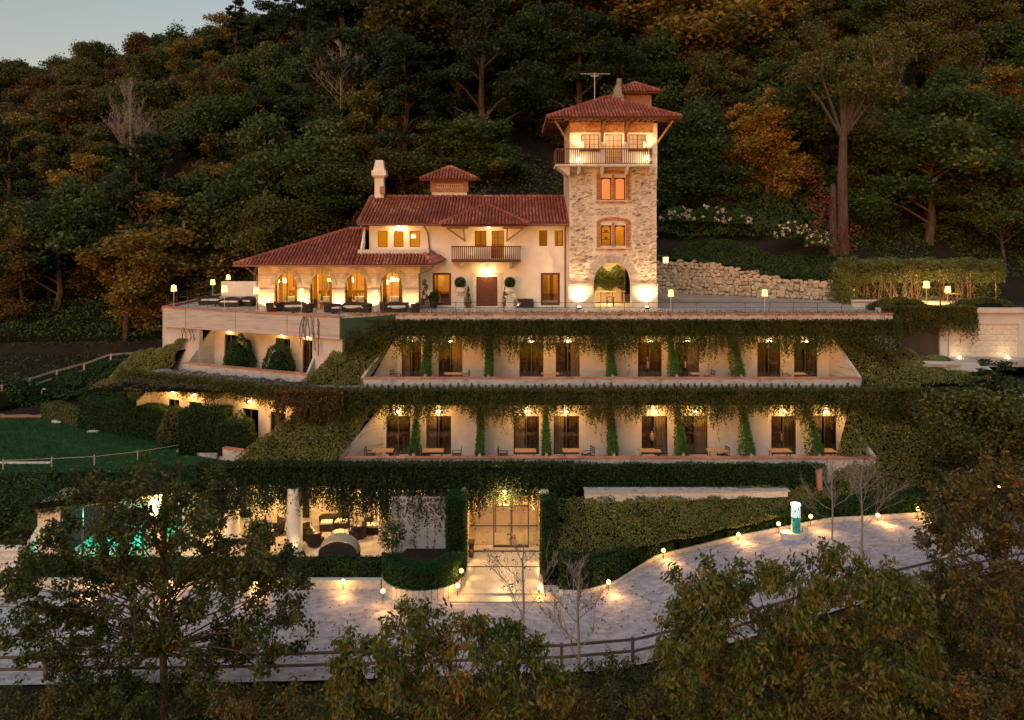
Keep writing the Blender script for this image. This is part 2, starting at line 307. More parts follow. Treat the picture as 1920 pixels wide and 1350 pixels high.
def leafmesh(name, P, size, m, parent=None, aspect=0.55, N=None, droop=0.0, core=None, baked=True, flat=0.5, axis=None):
    """leaf faces: centre P, long axis random (or axis), facing N"""
    n = len(P); P = np.asarray(P, float)
    if np.isscalar(size): size = np.full(n, size) * rng.uniform(0.65, 1.3, n)
    r1 = rng.normal(size=(n, 3))
    if N is not None: nn = N * flat * 2.0 + r1 * (1 - flat) * 1.2
    else: nn = r1
    nn /= np.linalg.norm(nn, axis=1)[:, None] + 1e-9
    a = rng.normal(size=(n, 3)) if axis is None else axis + rng.normal(size=(n, 3)) * 0.25
    a[:, 2] -= droop * 2
    a -= nn * (a * nn).sum(1)[:, None] if axis is None else 0
    a /= np.linalg.norm(a, axis=1)[:, None] + 1e-9
    b = np.cross(nn, a); b /= np.linalg.norm(b, axis=1)[:, None] + 1e-9
    h = size[:, None] * 0.5; w = h * aspect
    V = np.empty((n, 4, 3)); fold = nn * h * 0.18
    V[:, 0] = P - a * h; V[:, 1] = P + b * w + fold; V[:, 2] = P + a * h; V[:, 3] = P - b * w + fold
    V = V.reshape(-1, 3); nf = n; idx = np.arange(n * 4, dtype=np.int32)
    cv = np.zeros((0, 3)); cf = []
    if core is not None and core.V:
        cv = np.array(core.V); cf = [tuple(i + n * 4 for i in f) for f in core.F]
    me = bpy.data.meshes.new(name)
    tot = len(cf)
    loops = list(); ls = np.concatenate([np.arange(n, dtype=np.int32) * 4, np.zeros(tot, np.int32)])
    ext = []; p = n * 4
    for k, f in enumerate(cf): ls[n + k] = p; ext += f; p += len(f)
    me.vertices.add(len(V) + len(cv)); me.vertices.foreach_set('co', np.concatenate([V, cv]).ravel())
    me.loops.add(p); me.loops.foreach_set('vertex_index', np.concatenate([idx, np.array(ext, np.int32)]) if ext else idx)
    me.polygons.add(n + tot); me.polygons.foreach_set('loop_start', ls)
    me.materials.append(m)
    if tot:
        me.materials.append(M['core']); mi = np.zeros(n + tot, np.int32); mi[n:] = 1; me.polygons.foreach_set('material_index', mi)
    me.update(calc_edges=True); me.validate()
    o = link(bpy.data.objects.new(name, me)); attach(o, parent, baked); return o

def pointlight(name, loc, power, col=(1.0, 0.62, 0.27), r=0.06, parent=None, baked=True):
    d = bpy.data.lights.new(name, 'POINT'); d.energy = power * KL; d.color = col; d.shadow_soft_size = r
    o = link(bpy.data.objects.new(name, d)); o.location = loc; attach(o, parent, baked); return o
def spot(name, loc, target, power, col=(1.0, 0.66, 0.32), ang=80, blend=0.6, parent=None, baked=True, r=0.05):
    d = bpy.data.lights.new(name, 'SPOT'); d.energy = power * KL; d.color = col; d.shadow_soft_size = r; d.spot_size = R(ang); d.spot_blend = blend
    o = link(bpy.data.objects.new(name, d)); o.location = loc
    o.rotation_euler = (Vector(target) - Vector(loc)).to_track_quat('-Z', 'Y').to_euler(); attach(o, parent, baked); return o

# ------------------------------------------------------------ terrain
def road_z(x): return np.interp(x, [-60, 4, 7.5, 11.4, 14, 17, 22, 30, 60], [-12.3, -12.3, -11.8, -11.1, -10.6, -10.2, -9.8, -9.4, -8.5])
FX = [-60, -22, -9, 4.4, 10, 17.1, 24, 40]; FY = [31, 31.3, 31.6, 32.4, 33.2, 34.7, 36.5, 40]
def fence_y(x): return np.interp(x, FX, FY)
def sm(a, b, t): t = np.clip((t - a) / (b - a), 0, 1); return t * t * (3 - 2 * t)
# angled wing frame: local x to the right along the facade, local y into the building
AO = (-10.5, 49.2); AC, AS = 0.906, 0.423
def AF(p): return (AO[0] + AC * p[0] + AS * p[1], AO[1] - AS * p[0] + AC * p[1], p[2])
def Ainv(x, y): dx, dy = x - AO[0], y - AO[1]; return AC * dx - AS * dy, AS * dx + AC * dy
def g(x, y):
    x = np.asarray(x, float); y = np.asarray(y, float)
    rz = road_z(x); fy = fence_y(x)
    front = rz - np.maximum(0, fy - 0.6 - y) * 0.35
    lx, ly = Ainv(x, y)
    # left lower land
    left = np.interp(y, [30, 41, 45, 57, 62, 68], [-12.4, -12.4, -8.1, -8.1, -7.0, -5.5])
    leftb = np.where(x < -24.6, left + sm(-30, -25, x) * sm(55.5, 60, y) * 2.2, left)
    # right bank
    rb = rz + (np.interp(y, [43, 49.6], [0, 1])) * (-3.9 - rz)
    plat = np.full(x.shape, -0.35)
    plat = np.where((x > 24.5), np.where(y < 54.3, rb, -0.35), plat)
    low = front
    centre = np.where(x > 20.6, np.where(y > 43, rb, low), np.where(y > 54.2, plat, low))
    centre = np.where(x > 20.6, np.where((y > 52.4), np.where(x > 23.9, np.where(y > 54.3, -0.35, rb), -0.35), centre), centre)
    a_plat = np.where(ly > 4.2, -0.35, np.where(ly > -4.5, -8.2, left))
    lf = np.where(x < -24.6, leftb, a_plat)
    lf = np.where(y < 40, front, np.where(x > -24.8, np.where(ly > 4.2, -0.35, np.where(y < 48.6, front, lf)), lf))
    z = np.where(x < -10.5, lf, centre)
    z = np.where(y < 40, front, z)
    # hill
    ys = np.interp(x, [-80, -26, -22, -14, 6, 12.8, 25.3, 34, 60], [68, 69, 69, 64.5, 64.5, 71.0, 62.1, 66, 68])
    zs = np.interp(x, [-80, -26, -22, -14, 6, 12.8, 25.3, 40], [-5.5, -4.5, -1, 0, 0, 2.7, 0.9, 0.5])
    zr = np.interp(x, [-260, -109, -60, 0, 100, 260], [10, 33, 45, 66, 76, 76])
    t = (y - ys) / (170 - ys)
    hz = zs + (zr - zs) * np.clip(t, 0, 1)
    hz = hz + 5.0 * np.exp(-((x + 4) / 12) ** 2) * sm(64.5, 68.5, y) * (1 - sm(80, 112, y))
    hz = hz + 1.2 * np.sin(x * 0.13 + y * 0.07) * sm(72, 95, y) + 0.8 * np.sin(x * 0.31 - y * 0.19) * sm(72, 90, y)
    hz = np.where(y > 170, zr - (y - 170) * 0.28, hz)
    return np.where(y > ys, hz, z)
def gz(x, y): return float(g(np.array([x]), np.array([y]))[0])
xs = np.concatenate([np.arange(-1500, -260, 120), np.arange(-260, -48, 6), np.arange(-48, 48, 0.7), np.arange(48, 260, 6), np.arange(260, 1501, 120)])
ys_ = np.concatenate([np.arange(-260, 10, 20), np.arange(10, 82, 0.7), np.arange(82, 260, 4), np.arange(260, 400, 20), np.arange(400, 2001, 200)])
XX, YY = np.meshgrid(xs, ys_)
ZZ = g(np.clip(XX, -260, 260), YY); ZZ = np.maximum(ZZ, np.where(YY > 300, -60, -1000)); ZZ = np.maximum(ZZ, -70)
ZZ = ZZ + rng.normal(size=ZZ.shape) * 0.04
def grid_mesh(name, XX, YY, ZZ, m, parent=None):
    ny, nx = XX.shape; V = np.stack([XX, YY, ZZ], -1).reshape(-1, 3)
    i = (np.arange(ny - 1)[:, None] * nx + np.arange(nx - 1)[None]).ravel()
    F = np.stack([i, i + 1, i + nx + 1, i + nx], -1)
    me = bpy.data.meshes.new(name); me.from_pydata(V.tolist(), [], F.tolist()); me.materials.append(m)
    me.polygons.foreach_set('use_smooth', [True] * len(me.polygons)); me.update()
    o = link(bpy.data.objects.new(name, me)); attach(o, parent, True); return o
o = grid_mesh('hillside', XX, YY, ZZ, M['soil']); tag(o, kind='structure')

# gravel yard and drive: strip between the fence and the kerb line
KX = [-60, -24, -8, 2.4, 3.3, 5.2, 7.5, 11.4, 13.9, 17, 22.3, 30, 45]
KY = [39.5, 39.5, 39.6, 39.6, 38.6, 39.3, 41.5, 42.0, 42.0, 42.4, 41.9, 42.5, 46]
gx = np.arange(-60, 45.1, 0.5); tt = np.linspace(0, 1, 24)
GX, TT = np.meshgrid(gx, tt); GY0 = fence_y(GX) - 0.3; GY1 = np.interp(GX, KX, KY) + 0.15
GY = GY0 + (GY1 - GY0) * TT
o = grid_mesh('gravel_yard', GX, GY, road_z(GX) + 0.12 + rng.normal(size=GX.shape) * 0.008, M['gravel']); tag(o, kind='structure')

# paving of the upper terrace (plaza) with the angled left end
pz = MB(); pts = [(-10.2, 49.7), (23.6, 49.7), (24.2, 53.2), (36, 53.2), (36, 66), (25.5, 62.0), (13.0, 71), (-24.0, 71), (-24.0, 55.6)]
pz.prism(pts, -0.22, 0.0); o = pz.build('plaza_paving', M['paving']); tag(o, kind='structure')
# ============================================================ terraced hotel block
hotel = thing('terraced_hotel', 'long terraced concrete hotel block stepping down below the villa, doors behind hanging ivy', 'building', (6, 47, -12))
F1, F2, F3 = -4.0, -7.8, -12.0      # floor levels
Y1, Y2 = 51.0, 47.2                 # facades
D1 = [(753, 790), (822, 867), (974, 1019), (1042, 1087), (1196, 1241), (1266, 1311), (1420, 1464), (1489, 1533)]
D2 = [(724, 770), (799, 846), (963, 1011), (1038, 1086), (1203, 1252), (1279, 1327), (1446, 1493), (1525, 1569)]
def curtain(mb, x0, x1, y, z0, z1, fr=None, amp=0.035, w=0.13):
    n = max(4, int((x1 - x0) / 0.035)); pr = None
    for k in range(n + 1):
        x = x0 + (x1 - x0) * k / n; yy = y + amp * math.sin(2 * math.pi * (x - x0) / w + x0)
        c = (mb.v((x, yy, z0)), mb.v((x, yy, z1)))
        if pr: mb.f(pr[0], c[0], c[1], pr[1])
        pr = c
def door_set(x0, x1, y, z0, z1, parent, fr=None, lit=0.0, open_=0.0):
    """sliding glass door: frame with mullion, two panes, curtain pair"""
    f = MB(fr); t = 0.06
    f.box(x0, x1, y - 0.02, y + 0.05, z1 - t, z1); f.box(x0, x1, y - 0.02, y + 0.05, z0, z0 + t)
    f.box(x0, x0 + t, y - 0.02, y + 0.05, z0 + t, z1 - t); f.box(x1 - t, x1, y - 0.02, y + 0.05, z0 + t, z1 - t)
    xm = (x0 + x1) / 2; f.box(xm - 0.035, xm + 0.035, y - 0.02, y + 0.05, z0 + t, z1 - t)
    fo = f.build('glass_door', M['bronze'], parent)
    for a, b in ((x0 + t, xm - 0.035), (xm + 0.035, x1 - t)):
        p = MB(fr); p.box(a, b, y + 0.005, y + 0.02, z0 + t, z1 - t); attach(p.build('pane', M['glass'], None), fo, False)
    g1 = random.uniform(0.36, 0.48); g2 = random.uniform(0.36, 0.49)
    for a, b in ((x0 + 0.03, x0 + (x1 - x0) * g1), (x1 - (x1 - x0) * g2, x1 - 0.03)):
        c = MB(fr); curtain(c, a, b, y + 0.22, z0 + 0.03, z1 - 0.03); attach(c.build('curtain', M[random.choice(('curtain', 'curtain', 'creamcurt'))], None), fo, False)
    return fo
def sconce(x, y, z, parent, power=42, fr=None, rad=0.075):
    """ceiling/wall lamp above a door"""
    b = MB(fr); b.box(x - 0.06, x + 0.06, y, y + 0.12, z + 0.05, z + 0.12)
    wl_ = b.build('wall_lamp', M['bronze'], parent)
    s = MB(fr); s.lathe([(0.03, z - 0.07), (rad + 0.02, z - 0.03), (rad + 0.02, z + 0.03), (0.03, z + 0.06)], x, y - 0.06, 10)
    attach(s.build('bulb', M['bulb'], None), wl_, False)
    p = (x, y - (1.0 if z > -3 and fr is None else 0.6), z - (0.22 if fr is None else 0.05)); p = fr(p) if fr else p
    pointlight('lamp_light', p, power, (1.0, 0.50, 0.13), parent=None)
def slab(mb, poly, z0, z1): mb.prism(poly, z0, z1)

# --- level 1 and 2 straight facades
for (lev, Y, F, H, ds, xl, xr, px0, px1, PY, ptop) in (
        ('1', Y1, F1, -0.9, D1, -7.3, 20.2, -8.95, 20.9, 48.0, -3.4), ('2', Y2, F2, -4.6, D2, -7.6, 19.3, -9.5, 20.2, 44.5, -7.2)):
    ops = [(WX(a, Y), WX(b, Y), F, F + 2.3) for a, b in ds]
    w = MB(); w.wall(xl, xr, F - 0.2, H, Y, Y + 0.3, ops); w.build('facade_wall', M['white'], hotel)
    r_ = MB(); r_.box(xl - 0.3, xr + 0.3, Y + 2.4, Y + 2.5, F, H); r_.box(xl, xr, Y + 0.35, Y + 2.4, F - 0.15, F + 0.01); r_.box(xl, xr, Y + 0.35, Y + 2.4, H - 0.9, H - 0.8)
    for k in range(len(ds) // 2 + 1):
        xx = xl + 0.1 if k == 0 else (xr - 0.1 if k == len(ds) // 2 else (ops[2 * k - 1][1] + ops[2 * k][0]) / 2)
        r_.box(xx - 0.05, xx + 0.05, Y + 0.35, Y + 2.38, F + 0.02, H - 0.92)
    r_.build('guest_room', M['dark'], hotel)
    for (a, b, c, d) in ops:
        door_set(a, b, Y + 0.1, c, d, hotel)
    for k_ in ((4, 5) if lev == '1' else (0, 4, 6)):
        a, b, c, d = ops[k_]; pointlight('room_light', ((a + b) / 2 + .2, Y + 1.5, c + 1.0), 26, (1.0, .50, .16), .15)
        q = MB(); q.box(a + .1, b - .1, Y + 2.0, Y + 2.1, c + .3, c + .75); q.build('bed_headboard', M['creamcurt'], hotel)
    # balcony floor, parapet, coping, raking flared side walls
    fl = MB(); fl.prism([(px0 + 0.1, PY + 0.2), (px1 - 0.1, PY + 0.2), (xr, Y), (xl, Y)], F - 0.2, F); fl.build('balcony_floor', M['paving'], hotel)
    pr = MB(); pr.box(px0, px1, PY, PY + 0.18, F - 0.75 if lev == '1' else F - 0.9, ptop - 0.07); pr.build('parapet', M['parapet'], hotel)
    n = int((px1 - px0) / 0.5); cop = MB()
    for k in range(n):
        a = px0 - 0.05 + (px1 - px0 + 0.1) * k / n; b = px0 - 0.05 + (px1 - px0 + 0.1) * (k + 1) / n - 0.008
        cop.box(a, b, PY - 0.05, PY + 0.34 + random.uniform(-0.01, 0.01), ptop - 0.065, ptop + random.uniform(-0.004, 0.006))
    tag(cop.build('terracotta_coping', M['coping'], hotel), kind='stuff')
    for s, xa, xb in ((-1, xl, px0), (1, xr, px1)):
        q = MB(); o_ = 0.16 * s
        zt = H + 0.25 if lev == '1' else H + 0.1
        q.hexa([(xa, Y, F - 0.2), (xa + o_, Y, F - 0.2), (xb + o_, PY + 0.19, F - 0.2), (xb, PY + 0.19, F - 0.2),
                (xa, Y, zt - 0.5), (xa + o_, Y, zt - 0.5), (xb + o_, PY + 0.19, ptop), (xb, PY + 0.19, ptop)])
        q.build('raking_wall', M['concrete'], hotel)
for (a, b) in D1: sconce((WX(a, Y1) + WX(b, Y1)) / 2, Y1 - 0.02, -1.62, hotel, 52)
for (a, b) in D2: sconce((WX(a, Y2) + WX(b, Y2)) / 2, Y2 - 0.02, -5.22, hotel, 88)
# slabs / planters that carry the hanging plants
s0 = MB(); s0.prism([(-10.3, 49.55), (23.6, 49.55), (23.6, 54), (-8.2, 54)], -0.95, -0.24); s0.build('roof_slab', M['concrete'], hotel)
s1 = MB(); s1.prism([(-12.0, 46.1), (20.9, 46.1), (20.9, 47.9), (20.6, 47.98), (-9.0, 47.98), (-12.0, 47.98)], -4.5, -3.85); s1.build('planter_slab', M['mortar'], hotel)
s1 = MB(); s1.prism([(-9, 48.2), (20.6, 48.2), (20.6, 50.9), (-7.5, 50.9)], -4.6, -4.25); s1.build('planter_slab', M['mortar'], hotel)
# terrace edge band seen between the plants (y 588-600), in panels
xx = -10.0
while xx < 23.4:
    w_ = 3.3; p = MB(); p.box(xx, min(xx + w_ - 0.03, 23.5), 49.36, 49.54, -0.24, 0.27); p.build('edge_panel', M['parapet'], hotel); xx += w_
ep = MB(); ep.box(-10.0, 23.5, 49.3, 49.6, 0.275, 0.33); ep.build('edge_coping', M['coping'], hotel)
# thin terrace railing
rl = MB()
for k in range(23): x = -9.5 + k * 1.5; rl.tube([(x, 49.75, 0), (x, 49.75, 0.95)], 0.014, 5)
for z in (0.35, 0.65, 0.95): rl.tube([(-9.9, 49.75, z), (23.5, 49.75, z)], 0.009 if z < 0.9 else 0.014, 4)
rl = rl.build('cable_railing', M['iron'], hotel)

# --- angled left wing
a1 = MB(AF)
a1.wall(-15, -11.9, -7.5, -1.27, 0.1, 0.4); a1.build('facade_wall', M['white'], hotel)
a1 = MB(AF); a1.wall(-2.3, 0.0, -6, -1.27, 0.1, 0.4); a1.build('facade_wall', M['white'], hotel)
a1 = MB(AF); a1.box(-0.32, -0.02, 0.42, 3.0, -5, -1.27); a1.build('facade_wall', M['white'], hotel)
dl = [(-10.85, -9.75), (-6.35, -5.1), (-4.1, -3.0)]
a1 = MB(AF); a1.wall(-11.9, -2.3, F1 - 0.2, -1.0, 1.3, 1.6, [(a, b, F1, F1 + 2.3) for a, b in dl]); a1.build('facade_wall', M['white'], hotel)
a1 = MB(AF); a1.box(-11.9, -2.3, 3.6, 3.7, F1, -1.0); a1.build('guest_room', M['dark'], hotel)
for a, b in dl: door_set(a, b, 1.4, F1, F1 + 2.3, hotel, AF)
for a, b in dl: sconce((a + b) / 2, 1.28, -1.45, hotel, 30, AF)
for xa in (-11.9, -2.46):
    xo = xa - 0.35 if xa < -5 else xa + 0.3
    q = MB(AF); q.hexa([(xa, 1.3, F1 - 0.2), (xa + 0.16, 1.3, F1 - 0.2), (xo + 0.16, -0.7, F1 - 0.2), (xo, -0.7, F1 - 0.2),
                        (xa, 1.3, -1.3), (xa + 0.16, 1.3, -1.3), (xo + 0.16, -0.7, -3.42), (xo, -0.7, -3.42)]); q.build('raking_wall', M['concrete'], hotel)
q = MB(AF); q.box(-12.3, -1.9, -0.9, -0.72, F1 - 0.3, -3.47); q.build('parapet', M['parapet'], hotel)
q = MB(AF); k = -12.35
while k < -1.9: q.box(k, k + 0.49, -0.95, -0.58, -3.465, -3.4); k += 0.5
tag(q.build('terracotta_coping', M['coping'], hotel), kind='stuff')
q = MB(AF); q.box(-12.2, -2.0, -0.7, 1.3, F1 - 0.3, F1); q.build('balcony_floor', M['paving'], hotel)
# fascia panels and left terrace coping
fs = [-15.0, -12.9, -8.4, -4.1, 0.0]
for a, b in zip(fs, fs[1:]):
    q = MB(AF); q.box(a, b - 0.035, -0.14, 0.09, -1.25, 0.08); q.build('concrete_panel', M['concrete'], hotel)
q = MB(AF); q.box(-15.1, 0.05, -0.2, 0.25, 0.09, 0.15); q.build('edge_coping', M['coping'], hotel)
q = MB(AF); q.box(-14.9, -0.1, 0.1, 6, -1.25, -0.24); q.build('roof_slab', M['concrete'], hotel)
q = MB(); q.box(-24.35, -24.1, 55.75, 71, -6.5, -0.25); q.build('side_wall', M['white'], hotel)
q = MB(); q.box(-24.42, -24.1, 55.75, 71, -0.24, 0.15); q.build('edge_coping', M['coping'], hotel)
# right return of the fascia corner + green canvas strip
q = MB(); q.hexa([(-10.45, 49.0, -1.25), (-7.2, 49.3, -1.0), (-7.2, 49.55, -1.0), (-10.4, 49.55, -1.25), (-10.45, 49.0, 0.0), (-7.2, 49.3, 0.24), (-7.2, 49.55, 0.24), (-10.4, 49.55, 0.0)])
q.build('canvas_strip', M['gcanvas'], hotel)
rl = MB(AF)
for k in range(9): x = -14.8 + k * 1.82; rl.tube([(x, 0.15, 0.1), (x, 0.15, 0.85)], 0.014, 5)
for z in (0.45, 0.85): rl.tube([(-14.9, 0.15, z), (-0.1, 0.15, z)], 0.010, 4)
rl.build('cable_railing', M['iron'], hotel)
rl = MB()
for k in range(9): y = 56 + k * 1.8; rl.tube([(-24.2, y, 0.1), (-24.2, y, 0.95)], 0.014, 5)
for z in (0.5, 0.95): rl.tube([(-24.2, 55.8, z), (-24.2, 70.5, z)], 0.012, 4)
rl.build('cable_railing', M['iron'], hotel)
# back wall of the left terrace
q = MB(); q.box(-24.0, -17.6, 66.0, 66.25, 0, 1.2); q.build('terrace_wall', M['plaster'], hotel)
# level 2 angled facade
dl2 = [(-11.9, -10.9), (-10.1, -9.0), (-5.6, -4.3), (-3.4, -2.2)]
a1 = MB(AF); a1.wall(-13.5, -1.6, F2 - 0.2, -4.5, -2.5, -2.2, [(a, b, F2, F2 + 2.3) for a, b in dl2]); a1.build('facade_wall', M['white'], hotel)
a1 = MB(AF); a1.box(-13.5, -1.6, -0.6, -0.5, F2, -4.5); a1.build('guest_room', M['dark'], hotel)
for a, b in dl2: door_set(a, b, -2.4, F2, F2 + 2.3, hotel, AF)
for a, b in dl2: sconce((a + b) / 2, -2.52, -5.0, hotel, 100, AF)
q = MB(AF); q.hexa([(-13.6, -2.5, F2), (-13.44, -2.5, F2), (-13.44, -3.5, F2), (-13.6, -3.5, F2), (-13.6, -2.5, -5.0), (-13.44, -2.5, -5.0), (-13.44, -3.5, -5.6), (-13.6, -3.5, -5.6)]); q.build('raking_wall', M['concrete'], hotel)
for xa in (-1.6,):
    xo = xa + 0.45
    q = MB(AF); q.hexa([(xa, -2.5, F2 - 0.2), (xa + 0.16, -2.5, F2 - 0.2), (xo + 0.16, -4.9, F2 - 0.2), (xo, -4.9, F2 - 0.2),
                        (xa, -2.5, -5.2), (xa + 0.16, -2.5, -5.2), (xo + 0.16, -4.9, -7.2), (xo, -4.9, -7.2)]); q.build('raking_wall', M['concrete'], hotel)
q = MB(AF); q.box(-4.6, -1.1, -5.1, -4.92, F2 - 0.6, -7.25); q.build('parapet', M['parapet'], hotel)
q = MB(AF); q.box(-4.6, -1.05, -5.15, -4.8, -7.245, -7.18); q.build('terracotta_coping', M['coping'], hotel)
q = MB(AF); q.box(-8.5, -1.2, -4.9, -2.5, F2 - 0.3, F2); q.build('balcony_floor', M['paving'], hotel)
q = MB(AF); q.box(-14.2, -0.3, -3.6, -1.0, -4.5, -3.95); q.build('planter_slab', M['mortar'], hotel)

# --- level 3: lounge terrace, columns, lobby
q = MB(); q.prism([(-16.5, 43.7), (3.2, 43.7), (3.2, 47.0), (-16.5, 47.0)], -8.5, -8.05); q.build('canopy_slab', M['cream'], hotel)
q = MB(); q.prism([(-24, 40.2), (-16.5, 43.7), (-16.5, 48), (-24, 48)], -8.75, -8.35); q.build('canopy_slab', M['cream'], hotel)
q = MB(); q.prism([(-24, 40.6), (-6.5, 40.6), (-2.7, 40.6), (-2.7, 48.6), (-24, 48.6)], -12.3, -12.0); q.build('lounge_floor', M['paving'], hotel)
q = MB(); q.wall(-24, -2.6, -12, -8.5, 48.2, 48.5, [(-13.6, -12.2, -12, -9.6), (-19, -16, -12, -9.4)]); q.build('back_wall', M['cream'], hotel)
q = MB(); q.box(-6.5, -3.1, 43.1, 43.3, -12, -8.9); q.build('white_wall', M['parapet'], hotel)
q = MB(); q.box(-2.75, -2.45, 42.4, 47.5, -12.2, -8.5); q.build('pier_wall', M['cream'], hotel)
q = MB(); q.box(1.55, 1.95, 41.9, 47.5, -12.2, -8.5); q.build('pier_wall', M['cream'], hotel)
q = MB(); q.box(-2.45, 1.55, 47.3, 47.5, -12, -8.5); q.build('back_wall', M['cream'], hotel)
q = MB(); q.box(-2.45, 1.55, 38.6, 47.3, -12.2, -12.06); q.box(-3.0, 2.3, 37.9, 38.6, -12.2, -12.13); tag(q.build('entrance_path', M['entry'], None), kind='structure')
q = MB(); q.box(-2.4, 1.5, 43.55, 43.62, -12.055, -12.0); q.box(-2.4, 1.5, 41.6, 41.66, -12.055, -12.03); q.build('threshold', M['bronze'], hotel)
# lobby glass front
gl = MB()
for x in (-1.0, -0.05, 0.9): gl.box(x - 0.035, x + 0.035, 44.0, 44.08, -12, -9.0)
gl.box(-1.0, .9, 44.0, 44.08, -9.75, -9.68); gl.box(-2.4, 1.5, 44.0, 44.08, -9.06, -9.0)
for x0_, x1_ in ((-1.0, -0.05), (-0.05, 0.9)): gl.box(x0_, x1_, 44.0, 44.08, -12.0, -11.88)
lob = gl.build('lobby_doors', M['bronze'], hotel)
for a, b in ((-2.36, -1.04), (-0.96, -0.09), (-0.01, 0.86), (0.94, 1.46)):
    p = MB(); p.box(a, b, 44.02, 44.04, -11.88, -9.75); attach(p.build('pane', M['glass']), lob, False)
gl = MB()
for x in (-0.95, 0.0, 0.95): gl.box(x - 0.03, x + 0.03, 46.2, 46.26, -12, -9.2)
gl.box(-.95, .95, 46.2, 46.26, -9.9, -9.84); gl.build('inner_doors', M['wood'], hotel)
for (cx, cy) in ((-11.8, 43.4), (-15.6, 44.6), (-19.2, 42.9), (-7.3, 46.0)):
    c = MB(); c.lathe([(0.42, -12), (0.42, -8.5)], cx, cy, 24); c.build('column', M['plaster'], hotel, smooth=False)
# angled glass front of the spa at the left end
q = MB(); q.hexa([(-23.9, 40.3, -12.2), (-23.0, 40.7, -12.2), (-23.1, 41.0, -12.2), (-24.0, 40.6, -12.2), (-23.9, 40.3, -8.7), (-23.0, 40.7, -8.7), (-23.1, 41.0, -8.7), (-24.0, 40.6, -8.7)]); q.build('pier_wall', M['plaster'], hotel)
gl = MB()
for k in range(8):
    t = k / 7; x = -23 + 6 * t; y = 40.8 + 2.8 * t; gl.box(x - 0.04, x + 0.04, y, y + 0.06, -12, -8.8)
gl = gl.build('spa_glass_front', M['bronze'], hotel)
p = MB(); p.quad((-23, 40.85, -12), (-17, 43.65, -12), (-17, 43.65, -8.8), (-23, 40.85, -8.8)); attach(p.build('pane', M['glass']), gl, False)
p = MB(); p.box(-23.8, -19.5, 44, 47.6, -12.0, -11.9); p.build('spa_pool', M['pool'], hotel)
pointlight('spa_light', (-22.0, 44.5, -9.3), 420, (0.25, 1.0, 0.85), 0.3)
pointlight('spa_light', (-21.8, 42.0, -9.6), 260, (0.2, 1.0, 0.75), 0.3)
for (x, y, z, pw) in ((-13.8, 45.6, -8.9, 420), (-9.6, 45.8, -8.9, 520), (-5.8, 45.5, -8.9, 260), (-17.6, 45.2, -9.0, 480), (-0.4, 45.4, -8.9, 430), (-0.4, 42.8, -8.9, 420), (-18.6, 42.2, -9.2, 420)):
    d = MB(); d.lathe([(0.07, z + 0.36), (0.07, z + 0.39)], x, y, 10); attach(d.build('downlight', M['bulb']), hotel, True)
    pointlight('lamp_light', (x, y, z), pw, (1.0, 0.62, 0.26), 0.12)
# column uplight
spot('lamp_light', (-11.6, 42.7, -11.9), (-11.8, 43.4, -9.5), 60, ang=70)
# raking edge wall right of the lobby roof (white line y 922-938) and its post
q = MB(); q.hexa([(3.9, 43.0, -9.3), (14.9, 43.2, -8.95), (14.9, 43.5, -8.95), (3.9, 43.3, -9.3), (3.9, 43.0, -8.66), (14.9, 43.2, -8.66), (14.9, 43.5, -8.66), (3.9, 43.3, -8.66)]); q.build('garden_wall', M['palestone'], hotel)
q = MB(); q.hexa([(3.9, 42.95, -8.655), (15.0, 43.15, -8.655), (15.0, 43.9, -8.655), (3.9, 43.9, -8.655), (3.9, 42.95, -8.6), (15.0, 43.15, -8.6), (15.0, 43.9, -8.6), (3.9, 43.9, -8.6)]); q.build('wall_cap', M['parapet'], hotel)
q = MB(); q.hexa([(WX(1533, 43.6), 43.5, -8.7), (WX(1541, 43.6), 43.5, -8.7), (WX(1541, 43.6), 43.8, -8.7), (WX(1533, 43.6), 43.8, -8.7), (WX(1531, 43.6), 43.5, -7.7), (WX(1540, 43.6), 43.5, -7.55), (WX(1540, 43.6), 43.8, -7.55), (WX(1531, 43.6), 43.8, -7.7)]); q.build('gate_post', M['coping'], hotel)

